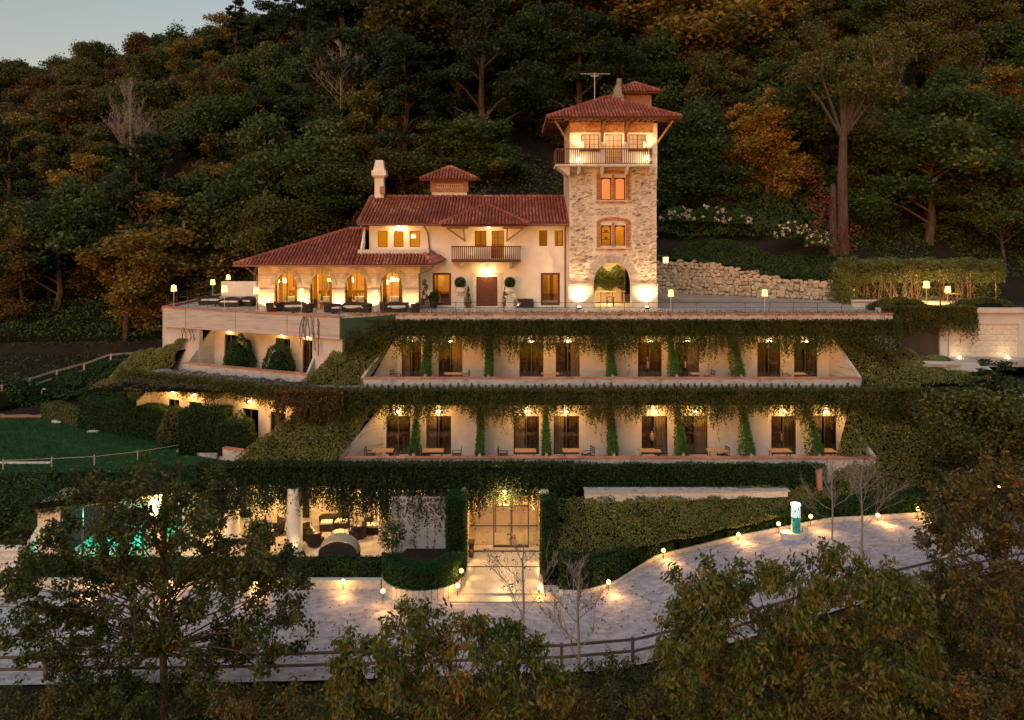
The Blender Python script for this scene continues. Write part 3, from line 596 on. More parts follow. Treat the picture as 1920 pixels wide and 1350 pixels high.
# ============================================================ planting on the block
def hang(name, x0, x1, y, ztop, zlen, n_strand, label, cat, m, lf=0.13, thick=0.35, fr=None, kind=None, arcs=None, seed=0, zl2=None, hem=0.55):
    """curtain of trailing strands: dense top, ragged hem"""
    rg = np.random.default_rng(seed + 5)
    sx = rg.uniform(x0, x1, n_strand)
    hemf = 0.5 * np.sin(sx * 1.1 + seed) + 0.3 * np.sin(sx * 2.7 + 1) + 0.2 * np.sin(sx * 6.1)
    ln = zlen * (1 - hem * 0.5 + hem * 0.35 * hemf + rg.normal(0, 0.14, n_strand))
    ext = rg.random(n_strand) < 0.10; ln[ext] *= rg.uniform(1.1, 1.45, ext.sum())
    if arcs is not None: ln *= arcs(sx)
    ln = np.maximum(ln, 0.2)
    P = []; step = lf * 0.62
    for i in range(n_strand):
        k = max(3, int(ln[i] / step)); t = (np.arange(k) + rg.random(k) * 0.6) / k
        sw = 0.12 * np.sin(t * 4 + rg.uniform(0, 6)) * t
        yy = y - thick * np.sin(np.clip(t * 2.2, 0, 1.57)) * rg.uniform(0.1, 1.0) + rg.normal(0, 0.05, k)
        P.append(np.stack([sx[i] + sw + rg.normal(0, 0.04, k), yy, ztop - t * ln[i] + 0.05 * rg.random(k)], -1))
    P = np.concatenate(P)
    # top mound
    nt = n_strand * 3
    T = np.stack([rg.uniform(x0, x1, nt), y + rg.uniform(-thick * 0.7, 0.55, nt), ztop + 0.10 * rg.random(nt) + 0.06 * np.sin(rg.uniform(x0, x1, nt) * 3)], -1)
    P = np.concatenate([P, T])
    if fr: P = np.array(fr((P[:, 0], P[:, 1], P[:, 2]))).T
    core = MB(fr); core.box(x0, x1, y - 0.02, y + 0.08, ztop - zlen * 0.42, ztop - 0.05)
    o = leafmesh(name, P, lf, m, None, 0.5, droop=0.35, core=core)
    tag(o, label, cat, kind=kind); return o
ivycat = 'hanging ivy'
SPF = GF2 = (lambda p: (-24.2 + 0.92 * p[0] - 0.39 * p[1], 40.1 + 0.39 * p[0] + 0.92 * p[1], p[2]))
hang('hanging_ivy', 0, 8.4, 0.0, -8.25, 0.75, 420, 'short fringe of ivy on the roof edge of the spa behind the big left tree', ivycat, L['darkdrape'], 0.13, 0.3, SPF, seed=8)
hang('hanging_ivy', -10.3, 23.9, 49.3, -0.15, 2.15, 3000, 'brown green ivy curtain hanging from the upper terrace over the upper guest doors', ivycat, L['drape'], 0.13, 0.35, seed=1)
hang('edge_creeper', -9.8, 23.6, 49.4, 0.34, 0.30, 420, 'thin creeper running along the pale coping of the upper terrace', 'creeper', L['drape'], 0.11, 0.15, seed=9, hem=1.2)
hang('hanging_ivy', -12.2, 26.0, 46.0, -3.78, 1.95, 3300, 'middle ivy curtain hanging under the row of small conifers, over the lower guest doors', ivycat, L['drape'], 0.13, 0.35, seed=2, hem=0.7)
hang('hanging_ivy', -14.3, -0.2, -3.7, -3.78, 1.25, 1100, 'ivy curtain hanging from the angled left planter above four glowing lamps', ivycat, L['drape'], 0.13, 0.3, AF, seed=3)
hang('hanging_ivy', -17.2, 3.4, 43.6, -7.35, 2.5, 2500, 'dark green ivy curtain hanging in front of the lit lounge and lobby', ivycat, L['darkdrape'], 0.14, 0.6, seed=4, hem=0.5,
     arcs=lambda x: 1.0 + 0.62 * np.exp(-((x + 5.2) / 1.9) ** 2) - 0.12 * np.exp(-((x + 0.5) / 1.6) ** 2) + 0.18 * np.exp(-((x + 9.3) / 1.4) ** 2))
hang('hanging_ivy', 24.3, 30.5, 52.6, 0.35, 1.9, 700, 'ivy draped from the pergola terrace over the dark garage door', ivycat, L['drape'], 0.13, 0.45, seed=5)
hang('hanging_ivy', -13.5, -9.6, 45.6, -3.75, 1.6, 420, 'rust brown patch of ivy where the straight and angled terraces meet', ivycat, L['rust'], 0.13, 0.45, seed=6)

def shell(poly_pts_fn, nu, nv, n, m, name, label, cat, lf=0.12, bump=0.25, bs=1.0, kind='stuff', seed=0, solid=True, core_drop=0.18, parent=None):
    """ground cover over a patch: poly_pts_fn(u,v)->(x,y,z); mounds of leaves on top of a dark core sheet"""
    rg = np.random.default_rng(seed + 50)
    u = rg.random(n); v = rg.random(n); p = np.array(poly_pts_fn(u, v)).T; e = 1e-3
    du = (np.array(poly_pts_fn(u + e, v)).T - p) / e; dv = (np.array(poly_pts_fn(u, v + e)).T - p) / e
    N = np.cross(du, dv); N /= np.linalg.norm(N, axis=1)[:, None] + 1e-9
    N[(N[:, 2] < 0) | ((np.abs(N[:, 2]) < 0.05) & (N[:, 1] > 0))] *= -1
    # mounds: worley-like
    lo, hi = p.min(0), p.max(0); area = np.linalg.norm(np.cross(du, dv), axis=1).mean()
    nc = max(6, int(area / (bs * bs) * 1.6)); uc, vc = rg.random(nc), rg.random(nc); c = np.array(poly_pts_fn(uc, vc)).T
    d = np.full(n, 9.0); hgt = rg.uniform(0.5, 1.0, nc); best = np.zeros(n)
    for k in range(nc):
        dd = np.linalg.norm(p - c[k], axis=1) / (bs * 0.85); hh = hgt[k] * np.sqrt(np.clip(1 - dd * dd, 0, 1)); best = np.maximum(best, hh)
    q = p + N * (best * bump + rg.uniform(-0.06, 0.05, n))[:, None]
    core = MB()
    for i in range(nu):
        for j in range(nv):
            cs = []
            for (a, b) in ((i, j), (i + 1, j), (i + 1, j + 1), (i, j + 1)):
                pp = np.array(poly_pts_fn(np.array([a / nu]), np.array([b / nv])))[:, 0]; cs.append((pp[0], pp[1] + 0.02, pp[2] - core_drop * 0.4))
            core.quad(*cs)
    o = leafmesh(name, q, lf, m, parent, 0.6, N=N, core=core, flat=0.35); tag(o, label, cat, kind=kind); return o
def bil(A, B, C, D):  # bilinear patch A(u0v0) B(u1v0) C(u1v1) D(u0v1)
    A, B, C, D = map(np.array, (A, B, C, D))
    def f(u, v):
        u = np.asarray(u)[:, None]; v = np.asarray(v)[:, None]
        return ((A * (1 - u) + B * u) * (1 - v) + (D * (1 - u) + C * u) * v).T
    return f
# banks of yellowish ground cover (corner points: bottom-left, bottom-right, top-right, top-left)
gc = 'ground cover'
shell(bil((-13.4, 47.6, -4.6), (-8.9, 47.9, -4.3), (-7.2, 50.8, -0.9), (-10.6, 50.2, -1.6)), 8, 6, 9000, L['cotone'], 'ground_cover', 'bushy yellow green slope between the white corner of the upper terrace and the first raking wall', gc, 0.12, 0.4, 0.9, seed=1)
shell(bil((-16.5, 43.9, -8.2), (-9.6, 44.4, -7.6), (-8.0, 47.0, -4.9), (-12.2, 46.8, -4.9)), 8, 6, 12000, L['cotone'], 'ground_cover', 'pale olive bank of shrubs left of the lower balconies', gc, 0.12, 0.45, 0.9, seed=2)
shell(bil((21.2, 47.9, -4.4), (29.8, 49.5, -4.0), (29.0, 52.0, -3.2), (20.3, 50.9, -1.3)), 8, 6, 12000, L['cotone'], 'ground_cover', 'olive gold shrub bank right of the upper balconies below the garage door', gc, 0.12, 0.4, 0.9, seed=3)
shell(bil((17.0, 43.7, -9.6), (26.0, 43.5, -9.2), (28.0, 47.0, -4.8), (19.6, 46.6, -5.0)), 10, 8, 17000, L['cotone'], 'ground_cover', 'large yellowish shrub bank right of the lower balconies', gc, 0.13, 0.45, 1.0, seed=4)
shell(bil((26.0, 43.5, -9.2), (32.0, 44, -9.0), (33, 48, -4.6), (28.0, 47.0, -4.8)), 6, 6, 8000, L['cotone'], 'ground_cover', 'shrub bank running down behind the dark pine on the right', gc, 0.13, 0.45, 1.0, seed=5)
shell(bil((2.0, 39.8, -11.3), (17.5, 43.4, -9.6), (17.3, 44.2, -8.5), (2.0, 43.0, -9.1)), 12, 6, 26000, L['cotone'], 'ground_cover', 'clipped yellow green bank between the lobby and the totem sign', gc, 0.11, 0.30, 0.7, seed=6)
shell(bil((-27.0, 50.2, -4.6), (-10.4, 46.3, -3.9), (-12.9, 48.3, -4.0), (-22.8, 53.0, -3.9)), 12, 3, 7000, L['lavender'], 'lavender_bed', 'bed of dry grey lavender along the foot of the angled white parapet', 'lavender', 0.10, 0.35, 0.6, seed=7)
shell(bil((-26.8, 54.8, -6.6), (-22.3, 52.3, -6.6), (-22.2, 53.2, -4.0), (-27.4, 56.0, -4.3)), 6, 6, 7000, L['olive'], 'ground_cover', 'brown olive slope left of the angled terrace lamps', gc, 0.12, 0.5, 1.0, seed=8)
shell(bil((-29.5, 56.0, -5.9), (-23.4, 54.6, -4.2), (-22.0, 54.9, -2.1), (-26.5, 57.5, -3.3)), 6, 5, 7000, L['cotone'], 'ground_cover', 'yellow shrub mound under the left corner of the terrace', gc, 0.13, 0.5, 1.0, seed=9)
shell(bil((-45, 44.3, -8.0), (-24.9, 44.3, -7.9), (-24.9, 42.2, -10.4), (-45, 41.0, -12.2)), 18, 5, 22000, L['hedge'], 'ground_cover', 'dark evergreen slope dropping from the lawn to the spa roof', gc, 0.15, 0.45, 1.2, seed=10)
shell(bil((-40.0, 60.5, -7.4), (-28.0, 59.5, -7.4), (-25.5, 63.5, -4.9), (-33.0, 67.5, -5.6)), 8, 6, 12000, L['hedge'], 'ground_cover', 'dark shrubs below the timber fence on the left', gc, 0.18, 0.7, 1.4, seed=11)

def hedge(name, label, x0, x1, y0, y1, z0, z1, n, m, lf=0.09, fr=None, cat='hedge', zf=None):
    """clipped box hedge: leaves on the five visible faces over a dark core"""
    rg = np.random.default_rng(abs(hash(label)) % 1000 if False else len(label) * 7)
    A = [(x1 - x0) * (z1 - z0), (y1 - y0) * (z1 - z0), (y1 - y0) * (z1 - z0), (x1 - x0) * (y1 - y0)]; A = np.array(A) / sum(A)
    P = []; N = []
    for k, a in enumerate(A):
        c = int(n * a); u = rg.random(c); v = rg.random(c); j = rg.normal(0, 0.035, c)
        if k == 0: P.append(np.stack([x0 + (x1 - x0) * u, y0 + j, z0 + (z1 - z0) * v], -1)); N.append(np.tile([0, -1, 0.0], (c, 1)))
        if k == 1: P.append(np.stack([x0 + j, y0 + (y1 - y0) * u, z0 + (z1 - z0) * v], -1)); N.append(np.tile([-1, 0, 0.0], (c, 1)))
        if k == 2: P.append(np.stack([x1 + j, y0 + (y1 - y0) * u, z0 + (z1 - z0) * v], -1)); N.append(np.tile([1, 0, 0.0], (c, 1)))
        if k == 3: P.append(np.stack([x0 + (x1 - x0) * u, y0 + (y1 - y0) * v, z1 + j + 0.04 * np.sin(u * (x1 - x0) * 2.1)], -1)); N.append(np.tile([0, 0, 1.0], (c, 1)))
    P = np.concatenate(P); N = np.concatenate(N)
    if zf is not None: P[:, 2] += zf(P[:, 0]) * 1.0
    if fr: P = np.array(fr((P[:, 0], P[:, 1], P[:, 2]))).T
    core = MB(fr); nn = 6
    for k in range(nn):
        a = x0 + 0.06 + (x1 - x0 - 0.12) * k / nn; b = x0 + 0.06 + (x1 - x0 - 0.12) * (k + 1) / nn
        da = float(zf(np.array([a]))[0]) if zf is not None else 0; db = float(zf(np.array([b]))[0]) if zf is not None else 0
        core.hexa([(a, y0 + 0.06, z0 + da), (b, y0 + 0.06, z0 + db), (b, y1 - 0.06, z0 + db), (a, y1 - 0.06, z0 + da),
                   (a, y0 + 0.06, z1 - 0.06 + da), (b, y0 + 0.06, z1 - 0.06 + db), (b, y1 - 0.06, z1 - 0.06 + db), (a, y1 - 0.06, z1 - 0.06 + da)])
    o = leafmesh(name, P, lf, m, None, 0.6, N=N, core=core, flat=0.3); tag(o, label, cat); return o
hedge('clipped_hedge', 'long dark clipped hedge directly under the lower balcony parapet', -8.8, 17.2, 43.75, 44.3, -8.75, -7.42, 20000, L['hedge'], 0.10)
def GF(o, ang):
    c, s = math.cos(ang), math.sin(ang)
    return lambda p: (o[0] + c * p[0] - s * p[1], o[1] + s * p[0] + c * p[1], p[2])
hf = GF((-29.2, 54.7), math.atan2(-4.0, 7.9))
hedge('clipped_hedge', 'tall bright green clipped hedge along the far side of the lawn', 0, 8.9, -0.5, 0.5, -8.2, -5.9, 16000, L['hedge'], 0.10, hf)
hedge('clipped_hedge', 'nearly black square block of hedge at the end of the tall lawn hedge', -19.9, -17.3, 47.6, 49.6, -8.2, -5.35, 8000, L['hedge'], 0.09)
hedge('clipped_hedge', 'hedge block right of the dark square one, reaching to the angled balcony', -17.3, -15.6, 46.9, 48.4, -8.6, -6.0, 5000, L['hedge'], 0.09)
hf = GF((-33.4, 57.8), math.atan2(-3.0, 4.2))
hedge('pale_hedge', 'pale yellow green wedge shaped hedge at the far corner of the lawn', 0, 5.2, -0.6, 0.6, -8.2, -7.0, 8000, L['palegreen'], 0.10, hf)
hedge('low_hedge', 'low dark hedge in front of the lounge terrace', -24.5, -6.3, 39.7, 40.5, -12.1, -11.0, 16000, L['hedge'], 0.09)
hedge('low_hedge', 'narrow ivy clad pier left of the lobby doors', -3.35, -2.42, 40.9, 42.38, -12.1, -8.3, 9000, L['hedge'], 0.09)
hedge('low_hedge', 'ivy clad pier right of the lobby doors', 1.5, 2.25, 40.6, 41.88, -12.1, -8.3, 8000, L['hedge'], 0.09)
shell(bil((-24.6, 40.0, -8.75), (-16.3, 43.3, -8.25), (-16.3, 45.2, -7.9), (-24.6, 44.6, -8.0)), 8, 3, 9000, L['hedge'], 'ground_cover', 'dark creeping plants over the roof edge of the spa', gc, 0.13, 0.25, 0.8, seed=12)
# right roadside hedge following the kerb
RX = [2.3, 3.3, 5.2, 7.5, 11.4, 13.9, 17, 22.3]; RY = [39.0, 38.9, 39.7, 41.9, 42.5, 42.5, 42.9, 42.6]
def road_hedge():
    rg = np.random.default_rng(3); n = 26000; x = rg.uniform(2.3, 22.3, n); y = np.interp(x, RX, RY); zb = road_z(x) + 0.1
    h = np.interp(x, [2, 5, 8, 14, 22], [1.5, 1.3, 1.05, 0.95, 1.0]) ; dep = np.interp(x, [2, 5, 8, 22], [1.8, 1.4, 0.9, 0.8])
    side = rg.random(n) < 0.55; v = rg.random(n)
    gap = (np.sin(x * 2.3) + np.sin(x * 5.1 + 1)) > 1.05
    P = np.stack([x, np.where(side, y, y + dep * v), np.where(side, zb + 0.12 + h * v, zb + h)], -1) + rg.normal(0, 0.05, (n, 3))
    N = np.where(side[:, None], [0, -1, 0.2], [0, 0, 1.0]); keep = ~(gap & side & (v < 0.45)); P, N = P[keep], N[keep]
    core = MB()
    for k in range(40):
        a = 2.3 + 20 * k / 40; b = a + 0.5
        ya, yb = np.interp([a, b], RX, RY) + 0.09; za, zb_ = road_z(np.array([a, b])) + 0.1; ha, hb = np.interp([a, b], [2, 5, 8, 14, 22], [1.5, 1.3, 1.05, 0.95, 1.0]) - 0.08
        core.hexa([(a, ya, za), (b, yb, zb_), (b, yb + 0.7, zb_), (a, ya + 0.7, za), (a, ya, za + ha), (b, yb, zb_ + hb), (b, yb + 0.7, zb_ + hb), (a, ya + 0.7, za + ha)])
    tag(leafmesh('roadside_hedge', P, 0.10, L['hedge'], None, 0.6, N=N, core=core, flat=0.3), 'low dark creeping hedge following the curved kerb of the drive, dotted with spotlights', 'hedge')
road_hedge()
kb = MB()
for k in range(44):
    a = 2.3 + 20.4 * k / 44; b = a + 20.4 / 44; ya, yb = np.interp([a, b], RX, RY) - 0.16; za, zb_ = road_z(np.array([a, b])) + 0.0
    kb.hexa([(a, ya, za), (b, yb, zb_), (b, yb + 0.14, zb_), (a, ya + 0.14, za), (a, ya, za + 0.26), (b, yb, zb_ + 0.26), (b, yb + 0.14, zb_ + 0.26), (a, ya + 0.14, za + 0.26)])
tag(kb.build('kerb', M['palestone']), kind='structure')
kb = MB(); kb.box(-26, -6.45, 39.3, 39.65, -12.4, -11.75); kb.build('kerb_wall', M['palestone']); tag(bpy.data.objects['kerb_wall'], 'low pale retaining kerb wall under the lounge hedge', 'wall')
# half-round planter
pl = thing('round_planter', 'half round pale stone planter holding a clipped hedge beside the entrance path', 'planter', (-4.4, 39.9, -12.2))
c = MB(); n = 22
for k in range(n):
    a0 = math.pi + math.pi * k / n + 0.006; a1 = math.pi + math.pi * (k + 1) / n - 0.006
    q = [(-4.4 + r * math.cos(a), 39.9 + r * math.sin(a)) for r, a in ((2.08, a0), (2.08, a1), (1.92, a1), (1.92, a0))]
    c = MB(); c.prism(q, -12.3, -11.62); c.build('stone_panel', M['palestone'], pl)
rg = np.random.default_rng(8); n = 12000; a = rg.uniform(math.pi, 2 * math.pi, n); k = rg.random(n); v = rg.random(n)
side = k < 0.6; rr = np.where(side, 1.98, np.sqrt(rg.uniform(1.1 ** 2, 2.0 ** 2, n))); zz = np.where(side, -11.75 + 1.15 * v, -10.62)
P = np.stack([-4.4 + rr * np.cos(a), 39.9 + rr * np.sin(a), zz], -1) + rg.normal(0, 0.045, (n, 3)); N = np.where(side[:, None], np.stack([np.cos(a), np.sin(a), 0 * a], -1), [0, 0, 1.0])
core = MB(); core.lathe([(1.86, -12), (1.86, -10.7)], -4.4, 39.9, 20, math.pi, 2 * math.pi)
core.lathe([(1.2, -10.75), (1.86, -10.7)], -4.4, 39.9, 20, math.pi, 2 * math.pi)
leafmesh('planter_hedge', P, 0.09, L['hedge'], pl, 0.6, N=N, core=core, flat=0.3)
sb = MB(); sb.prism([(-6.4, 40.0), (-2.6, 40.0), (-2.8, 42.6), (-5.6, 42.6)], -12.0, -11.5); sb.build('mulch_bed', M['soil'], pl)

# ivy covered partition walls between the guest rooms
def ivy_column(px, Y, PY, F, H, group, label, w=0.18):
    x = WX(px, Y); top = F + 2.75; t = thing('ivy_column', label, 'ivy column', (x, Y, F), group=group)
    q = MB(); q.hexa([(x - 0.08, PY + 0.4, F), (x + 0.08, PY + 0.4, F), (x + 0.08, Y, F), (x - 0.08, Y, F), (x - 0.08, PY + 0.45, F + 0.35), (x + 0.08, PY + 0.45, F + 0.35), (x + 0.08, Y, top), (x - 0.08, Y, top)])
    q.build('partition_wall', M['white'], t)
    rg = np.random.default_rng(px); n = 3600; s = rg.random(n) ** 0.9; k = rg.random(n); D = Y - PY - 0.45
    yy = Y - s * D * 0.92; crest = top + 0.12 - s * (top - F - 0.45) * 0.92; below = rg.random(n)
    z = np.where(k < 0.5, crest, F + 0.05 + (crest - F) * below); sg = np.sign(rg.uniform(-1, 1, n)); wv = w * (0.85 + 0.35 * np.sin(s * 3 + px) * 0.4 + 0.15 * s)
    xo = np.where(k < 0.5, rg.uniform(-1, 1, n) * wv, sg * wv * rg.uniform(0.8, 1.15, n))
    P = np.stack([x + xo, yy - 0.06, z], -1) + rg.normal(0, 0.045, (n, 3))
    N = np.stack([sg * (k >= 0.5), np.full(n, -0.7), (k < 0.5) * 0.6], -1)
    leafmesh('ivy', P, 0.10, L['column'], t, 0.65, N=N, flat=0.35)
UP = ['leaning ivy column between the first two doors of the upper row', 'ivy column right of the second upper door', 'straight ivy column in the middle of the upper row', 'slim ivy column between the lit fifth and sixth upper doors', 'bright green ivy column in the widest white wall of the upper row']
LO = ['leaning ivy column between the first two lower doors', 'ivy column after the second lower door', 'ivy column between the third and fourth lower doors', 'ivy column in the middle of the lower row of doors', 'ivy column between the fifth and sixth lower doors', 'bright ivy column after the sixth lower door', 'last ivy column at the right end of the lower row']
for px, lb in zip((804, 918, 1141, 1255, 1371), UP): ivy_column(px, Y1, 48.0, F1, -1, 'ivy columns between upper balcony doors', lb)
for px, lb in zip((783, 902, 1022, 1143, 1268, 1390, 1512), LO): ivy_column(px, Y2, 44.5, F2, -4.6, 'ivy columns between lower balcony doors', lb)
# shrubs on the angled upper balcony
def rawshrub(name, label, c, rx, ry, rz, n, m, lf=0.11, cat='shrub', group=None, fr=None):
    c = fr(c) if fr else c; rg = np.random.default_rng(int(abs(c[0] * 100)) + n)
    d = rg.normal(size=(n, 3)); d[:, 2] = np.abs(d[:, 2]) * 1.0 - 0.25; d /= np.linalg.norm(d, axis=1)[:, None]
    rr = 1 + 0.10 * np.sin(d[:, 0] * 7 + 1) * np.cos(d[:, 2] * 6) + rg.normal(0, 0.05, n)
    P = np.array(c) + d * rr[:, None] * [rx, ry, rz]; core = MB(); pr = [(rx * 0.05, c[2] + rz * 0.85), (rx * 0.6, c[2] + rz * 0.6), (rx * 0.82, c[2]), (rx * 0.6, c[2] - 0.25 * rz)]
    pr = [(a_ * .85, c[2] + (b_ - c[2]) * .85) for a_, b_ in pr]; core.lathe(pr, c[0], c[1], 12)
    o = leafmesh(name, P, lf, m, None, 0.6, N=d, core=core, flat=0.35); tag(o, label, cat, group); return o
rawshrub('balcony_shrub', 'rounded green shrub left of the middle door on the angled upper balcony', (-8.7, 0.5, -3.4), 0.95, 0.7, 1.75, 3500, L['hedge'], fr=AF)
rawshrub('balcony_shrub', 'rounded green shrub covering the lower half of the middle angled balcony door', (-5.2, 0.3, -3.4), 0.95, 0.7, 1.55, 3500, L['hedge'], fr=AF)
rawshrub('balcony_shrub', 'brown green shrub in front of the leftmost lower angled door', (-9.6, -4.0, -7.3), 1.0, 0.8, 1.7, 3500, L['olive'], fr=AF)
rawshrub('balcony_shrub', 'dark shrub between the two lower angled doors', (-4.6, -3.8, -7.4), 1.05, 0.8, 1.9, 3500, L['ivy'], fr=AF)
rawshrub('balcony_shrub', 'dark green shrub below the leftmost pair of angled lamps', (-7.6, -4.1, -7.4), 1.0, 0.8, 1.5, 3500, L['ivy'], fr=AF)
# row of small clipped conifers on the planter
cm = thing('small_conifer', 'tiny pointed conifer in the long row on the planter under the upper balconies', 'small conifer', (0, 0, 0))
rg = np.random.default_rng(2); n = 90; t = rg.random(n); a = rg.uniform(0, 6.28, n); rr = 0.13 * (1 - t) + 0.02
leafmesh('foliage', np.stack([rr * np.cos(a), rr * np.sin(a), 0.36 * t + 0.02], -1), 0.08, L['ivy'], cm, 0.5, droop=0.1, baked=False)
b = MB(); b.tube([(0, 0, 0), (0, 0, 0.3)], 0.02, 5); b.build('stem', M['bark'], cm, baked=False)
rp = Rep(cm)
for k in range(72): rp.at((-8.4 + k * 0.405 + random.uniform(-.03, .03), 46.55, -3.86), random.uniform(0, 6), random.uniform(0.8, 1.15), group='tiny conifers in a row along the planter')

# balcony tables and chairs
tb = thing('balcony_table', 'x', 'table', (0, 0, 0)); q = MB(); q.box(-0.6, 0.6, -0.35, 0.35, 0.68, 0.72); q.build('table_top', M['wood_light'], tb, baked=False)
for sx in (-1, 1):
    for sy in (-1, 1): q = MB(); q.box(sx * 0.5 - 0.02, sx * 0.5 + 0.02, sy * 0.28 - 0.02, sy * 0.28 + 0.02, 0, 0.68); q.build('leg', M['iron'], tb, baked=False)
rp = Rep(tb); names = ['wooden balcony table in front of the first lower door', 'wooden balcony table below the second lower door', 'wooden balcony table left of the third lower door', 'wooden table at the fourth lower balcony door', 'wooden table under the fifth lower door with the brightest curtain gap', 'wooden table right of the sixth lower door', 'wooden table before the seventh lower door', 'wooden table by the last lower door']
for px, nm in zip((718, 812, 985, 1075, 1218, 1345, 1462, 1545), names): rp.at((WX(px, 45.6), 45.6, F2), 0, 1, nm, 'tables on the lower balconies')
names = ['low wooden table on the upper balcony by the second door', 'wooden table on the upper balcony between third and fourth doors', 'wooden table beside the sixth upper door', 'wooden table at the far right of the upper balcony']
for px, nm in zip((850, 1032, 1312, 1494), names): rp.at((WX(px, 49.2), 49.2, F1), 0, 0.9, nm, 'tables on the upper balconies')
ch = thing('balcony_chair', 'x', 'chair', (0, 0, 0)); q = MB(); q.box(-0.25, 0.25, -0.25, 0.25, 0.42, 0.46); q.build('seat', M['iron'], ch, baked=False)
q = MB(); q.tube([(-0.25, 0.24, 0), (-0.25, 0.28, 0.9)], 0.02, 5); q.tube([(0.25, 0.24, 0), (0.25, 0.28, 0.9)], 0.02, 5)
for z in (0.6, 0.72, 0.84): q.box(-0.25, 0.25, 0.26, 0.28, z, z + 0.06)
q.build('backrest', M['iron'], ch, baked=False)
for sx in (-1, 1): q = MB(); q.box(sx * 0.25 - 0.02, sx * 0.25 + 0.02, -0.25, -0.21, 0, 0.62); q.box(sx * 0.25 - 0.02, sx * 0.25 + 0.02, -0.21, 0.26, 0.6, 0.63); q.build('armrest_leg', M['iron'], ch, baked=False)
rp = Rep(ch)
for px, nm, rz in ((694, 'dark chair at the far left end of the lower balcony', 1.5), (738, 'dark chair between the first lower door and its ivy', -1.5), (797, 'dark chair left of the second lower table', 1.5), (856, 'dark chair right of the second lower table', -1.5), (943, 'dark chair left of the third lower door', 1.5), (1103, 'dark chair right of the fourth lower door', -1.2), (1240, 'dark chair before the fifth lower door', 0.3), (1356, 'dark chair at the sixth lower table against the white wall', -1.3)):
    rp.at((WX(px, 45.6), 45.6, F2), rz, 1, nm, 'chairs on the lower balconies')
for px, nm, rz in ((742, 'dark chair in the left corner of the upper balcony', 1.2), (872, 'dark chair right of the second upper door', -1.4), (1330, 'dark chair right of the sixth upper door', -1.3), (1475, 'dark chair between the last two upper doors', 1.3)):
    rp.at((WX(px, 49.2), 49.2, F1), rz, 0.95, nm, 'chairs on the upper balconies')
# ============================================================ roofs with real tiles
def tile_roof(parent, poly, sp=0.235, course=0.42, ridge=(), m_t=None, bed=True, name='roof_tiles'):
    """poly: 3d points, first two = eave from left to right (seen from outside)"""
    p0, p1 = Vector(poly[0]), Vector(poly[1]); u = (p1 - p0).normalized()
    nrm = Vector((0, 0, 0))
    for i in range(len(poly)): nrm += Vector(poly[i]).cross(Vector(poly[(i + 1) % len(poly)]))
    nrm.normalize()
    if nrm.z < 0: nrm = -nrm
    v = nrm.cross(u).normalized()
    if (Vector(poly[2]) - p0).dot(v) < 0: v = -v
    uv = [((Vector(p) - p0).dot(u), (Vector(p) - p0).dot(v)) for p in poly]
    mb = MB(); umin, umax = min(a for a, _ in uv), max(a for a, _ in uv); c = umin + sp / 2
    while c < umax:
        ys = []
        for i in range(len(uv)):
            (a0, b0), (a1, b1) = uv[i], uv[(i + 1) % len(uv)]
            if (a0 - c) * (a1 - c) < 0: ys.append(b0 + (b1 - b0) * (c - a0) / (a1 - a0))
        if len(ys) >= 2:
            lo, hi = min(ys), max(ys); k = lo - (0.05 if lo < 0.05 else 0)
            while k < hi:
                e = min(k + course, hi); rr = sp * 0.41; j = random.uniform(-0.006, 0.006); hh = random.uniform(0, 0.01)
                r0, r1 = [], []
                for q in range(5):
                    a = math.pi * q / 4
                    for (lst, kk, sc, up) in ((r0, k, 1.0, 0.022 + hh), (r1, e, 0.86, 0.0)):
                        w = p0 + u * (c + j + rr * sc * math.cos(a)) + v * kk + nrm * (0.02 + up + 0.105 * math.sin(a) * sc); lst.append(mb.v(w))
                for q in range(4): mb.f(r0[q], r0[q + 1], r1[q + 1], r1[q])
                mb.f(*r0)
                k += course
        c += sp
    o = mb.build(name, M['tile'], parent); tag(o, kind='stuff')
    if bed:
        b = MB(); a = [Vector(p) for p in poly]; b.extr([tuple(p) for p in a], tuple(-nrm * 0.12)); b.build('roof_bed', M['tile_bed'], parent)
    for (a, b_) in ridge:
        q = MB(); a = Vector(a); b_ = Vector(b_); n = max(1, int((b_ - a).length / 0.4))
        for k in range(n):
            q.tube([a + (b_ - a) * (k / n) + Vector((0, 0, 0.06)), a + (b_ - a) * ((k + 1) / n - 0.004) + Vector((0, 0, 0.05))], [0.15, 0.12], 7)
        tag(q.build('ridge_tiles', M['tile'], parent), kind='stuff')
def gutter(parent, pts, r=0.06): q = MB(); q.tube(pts, r, 6); return q.build('gutter', M['copper'], parent)
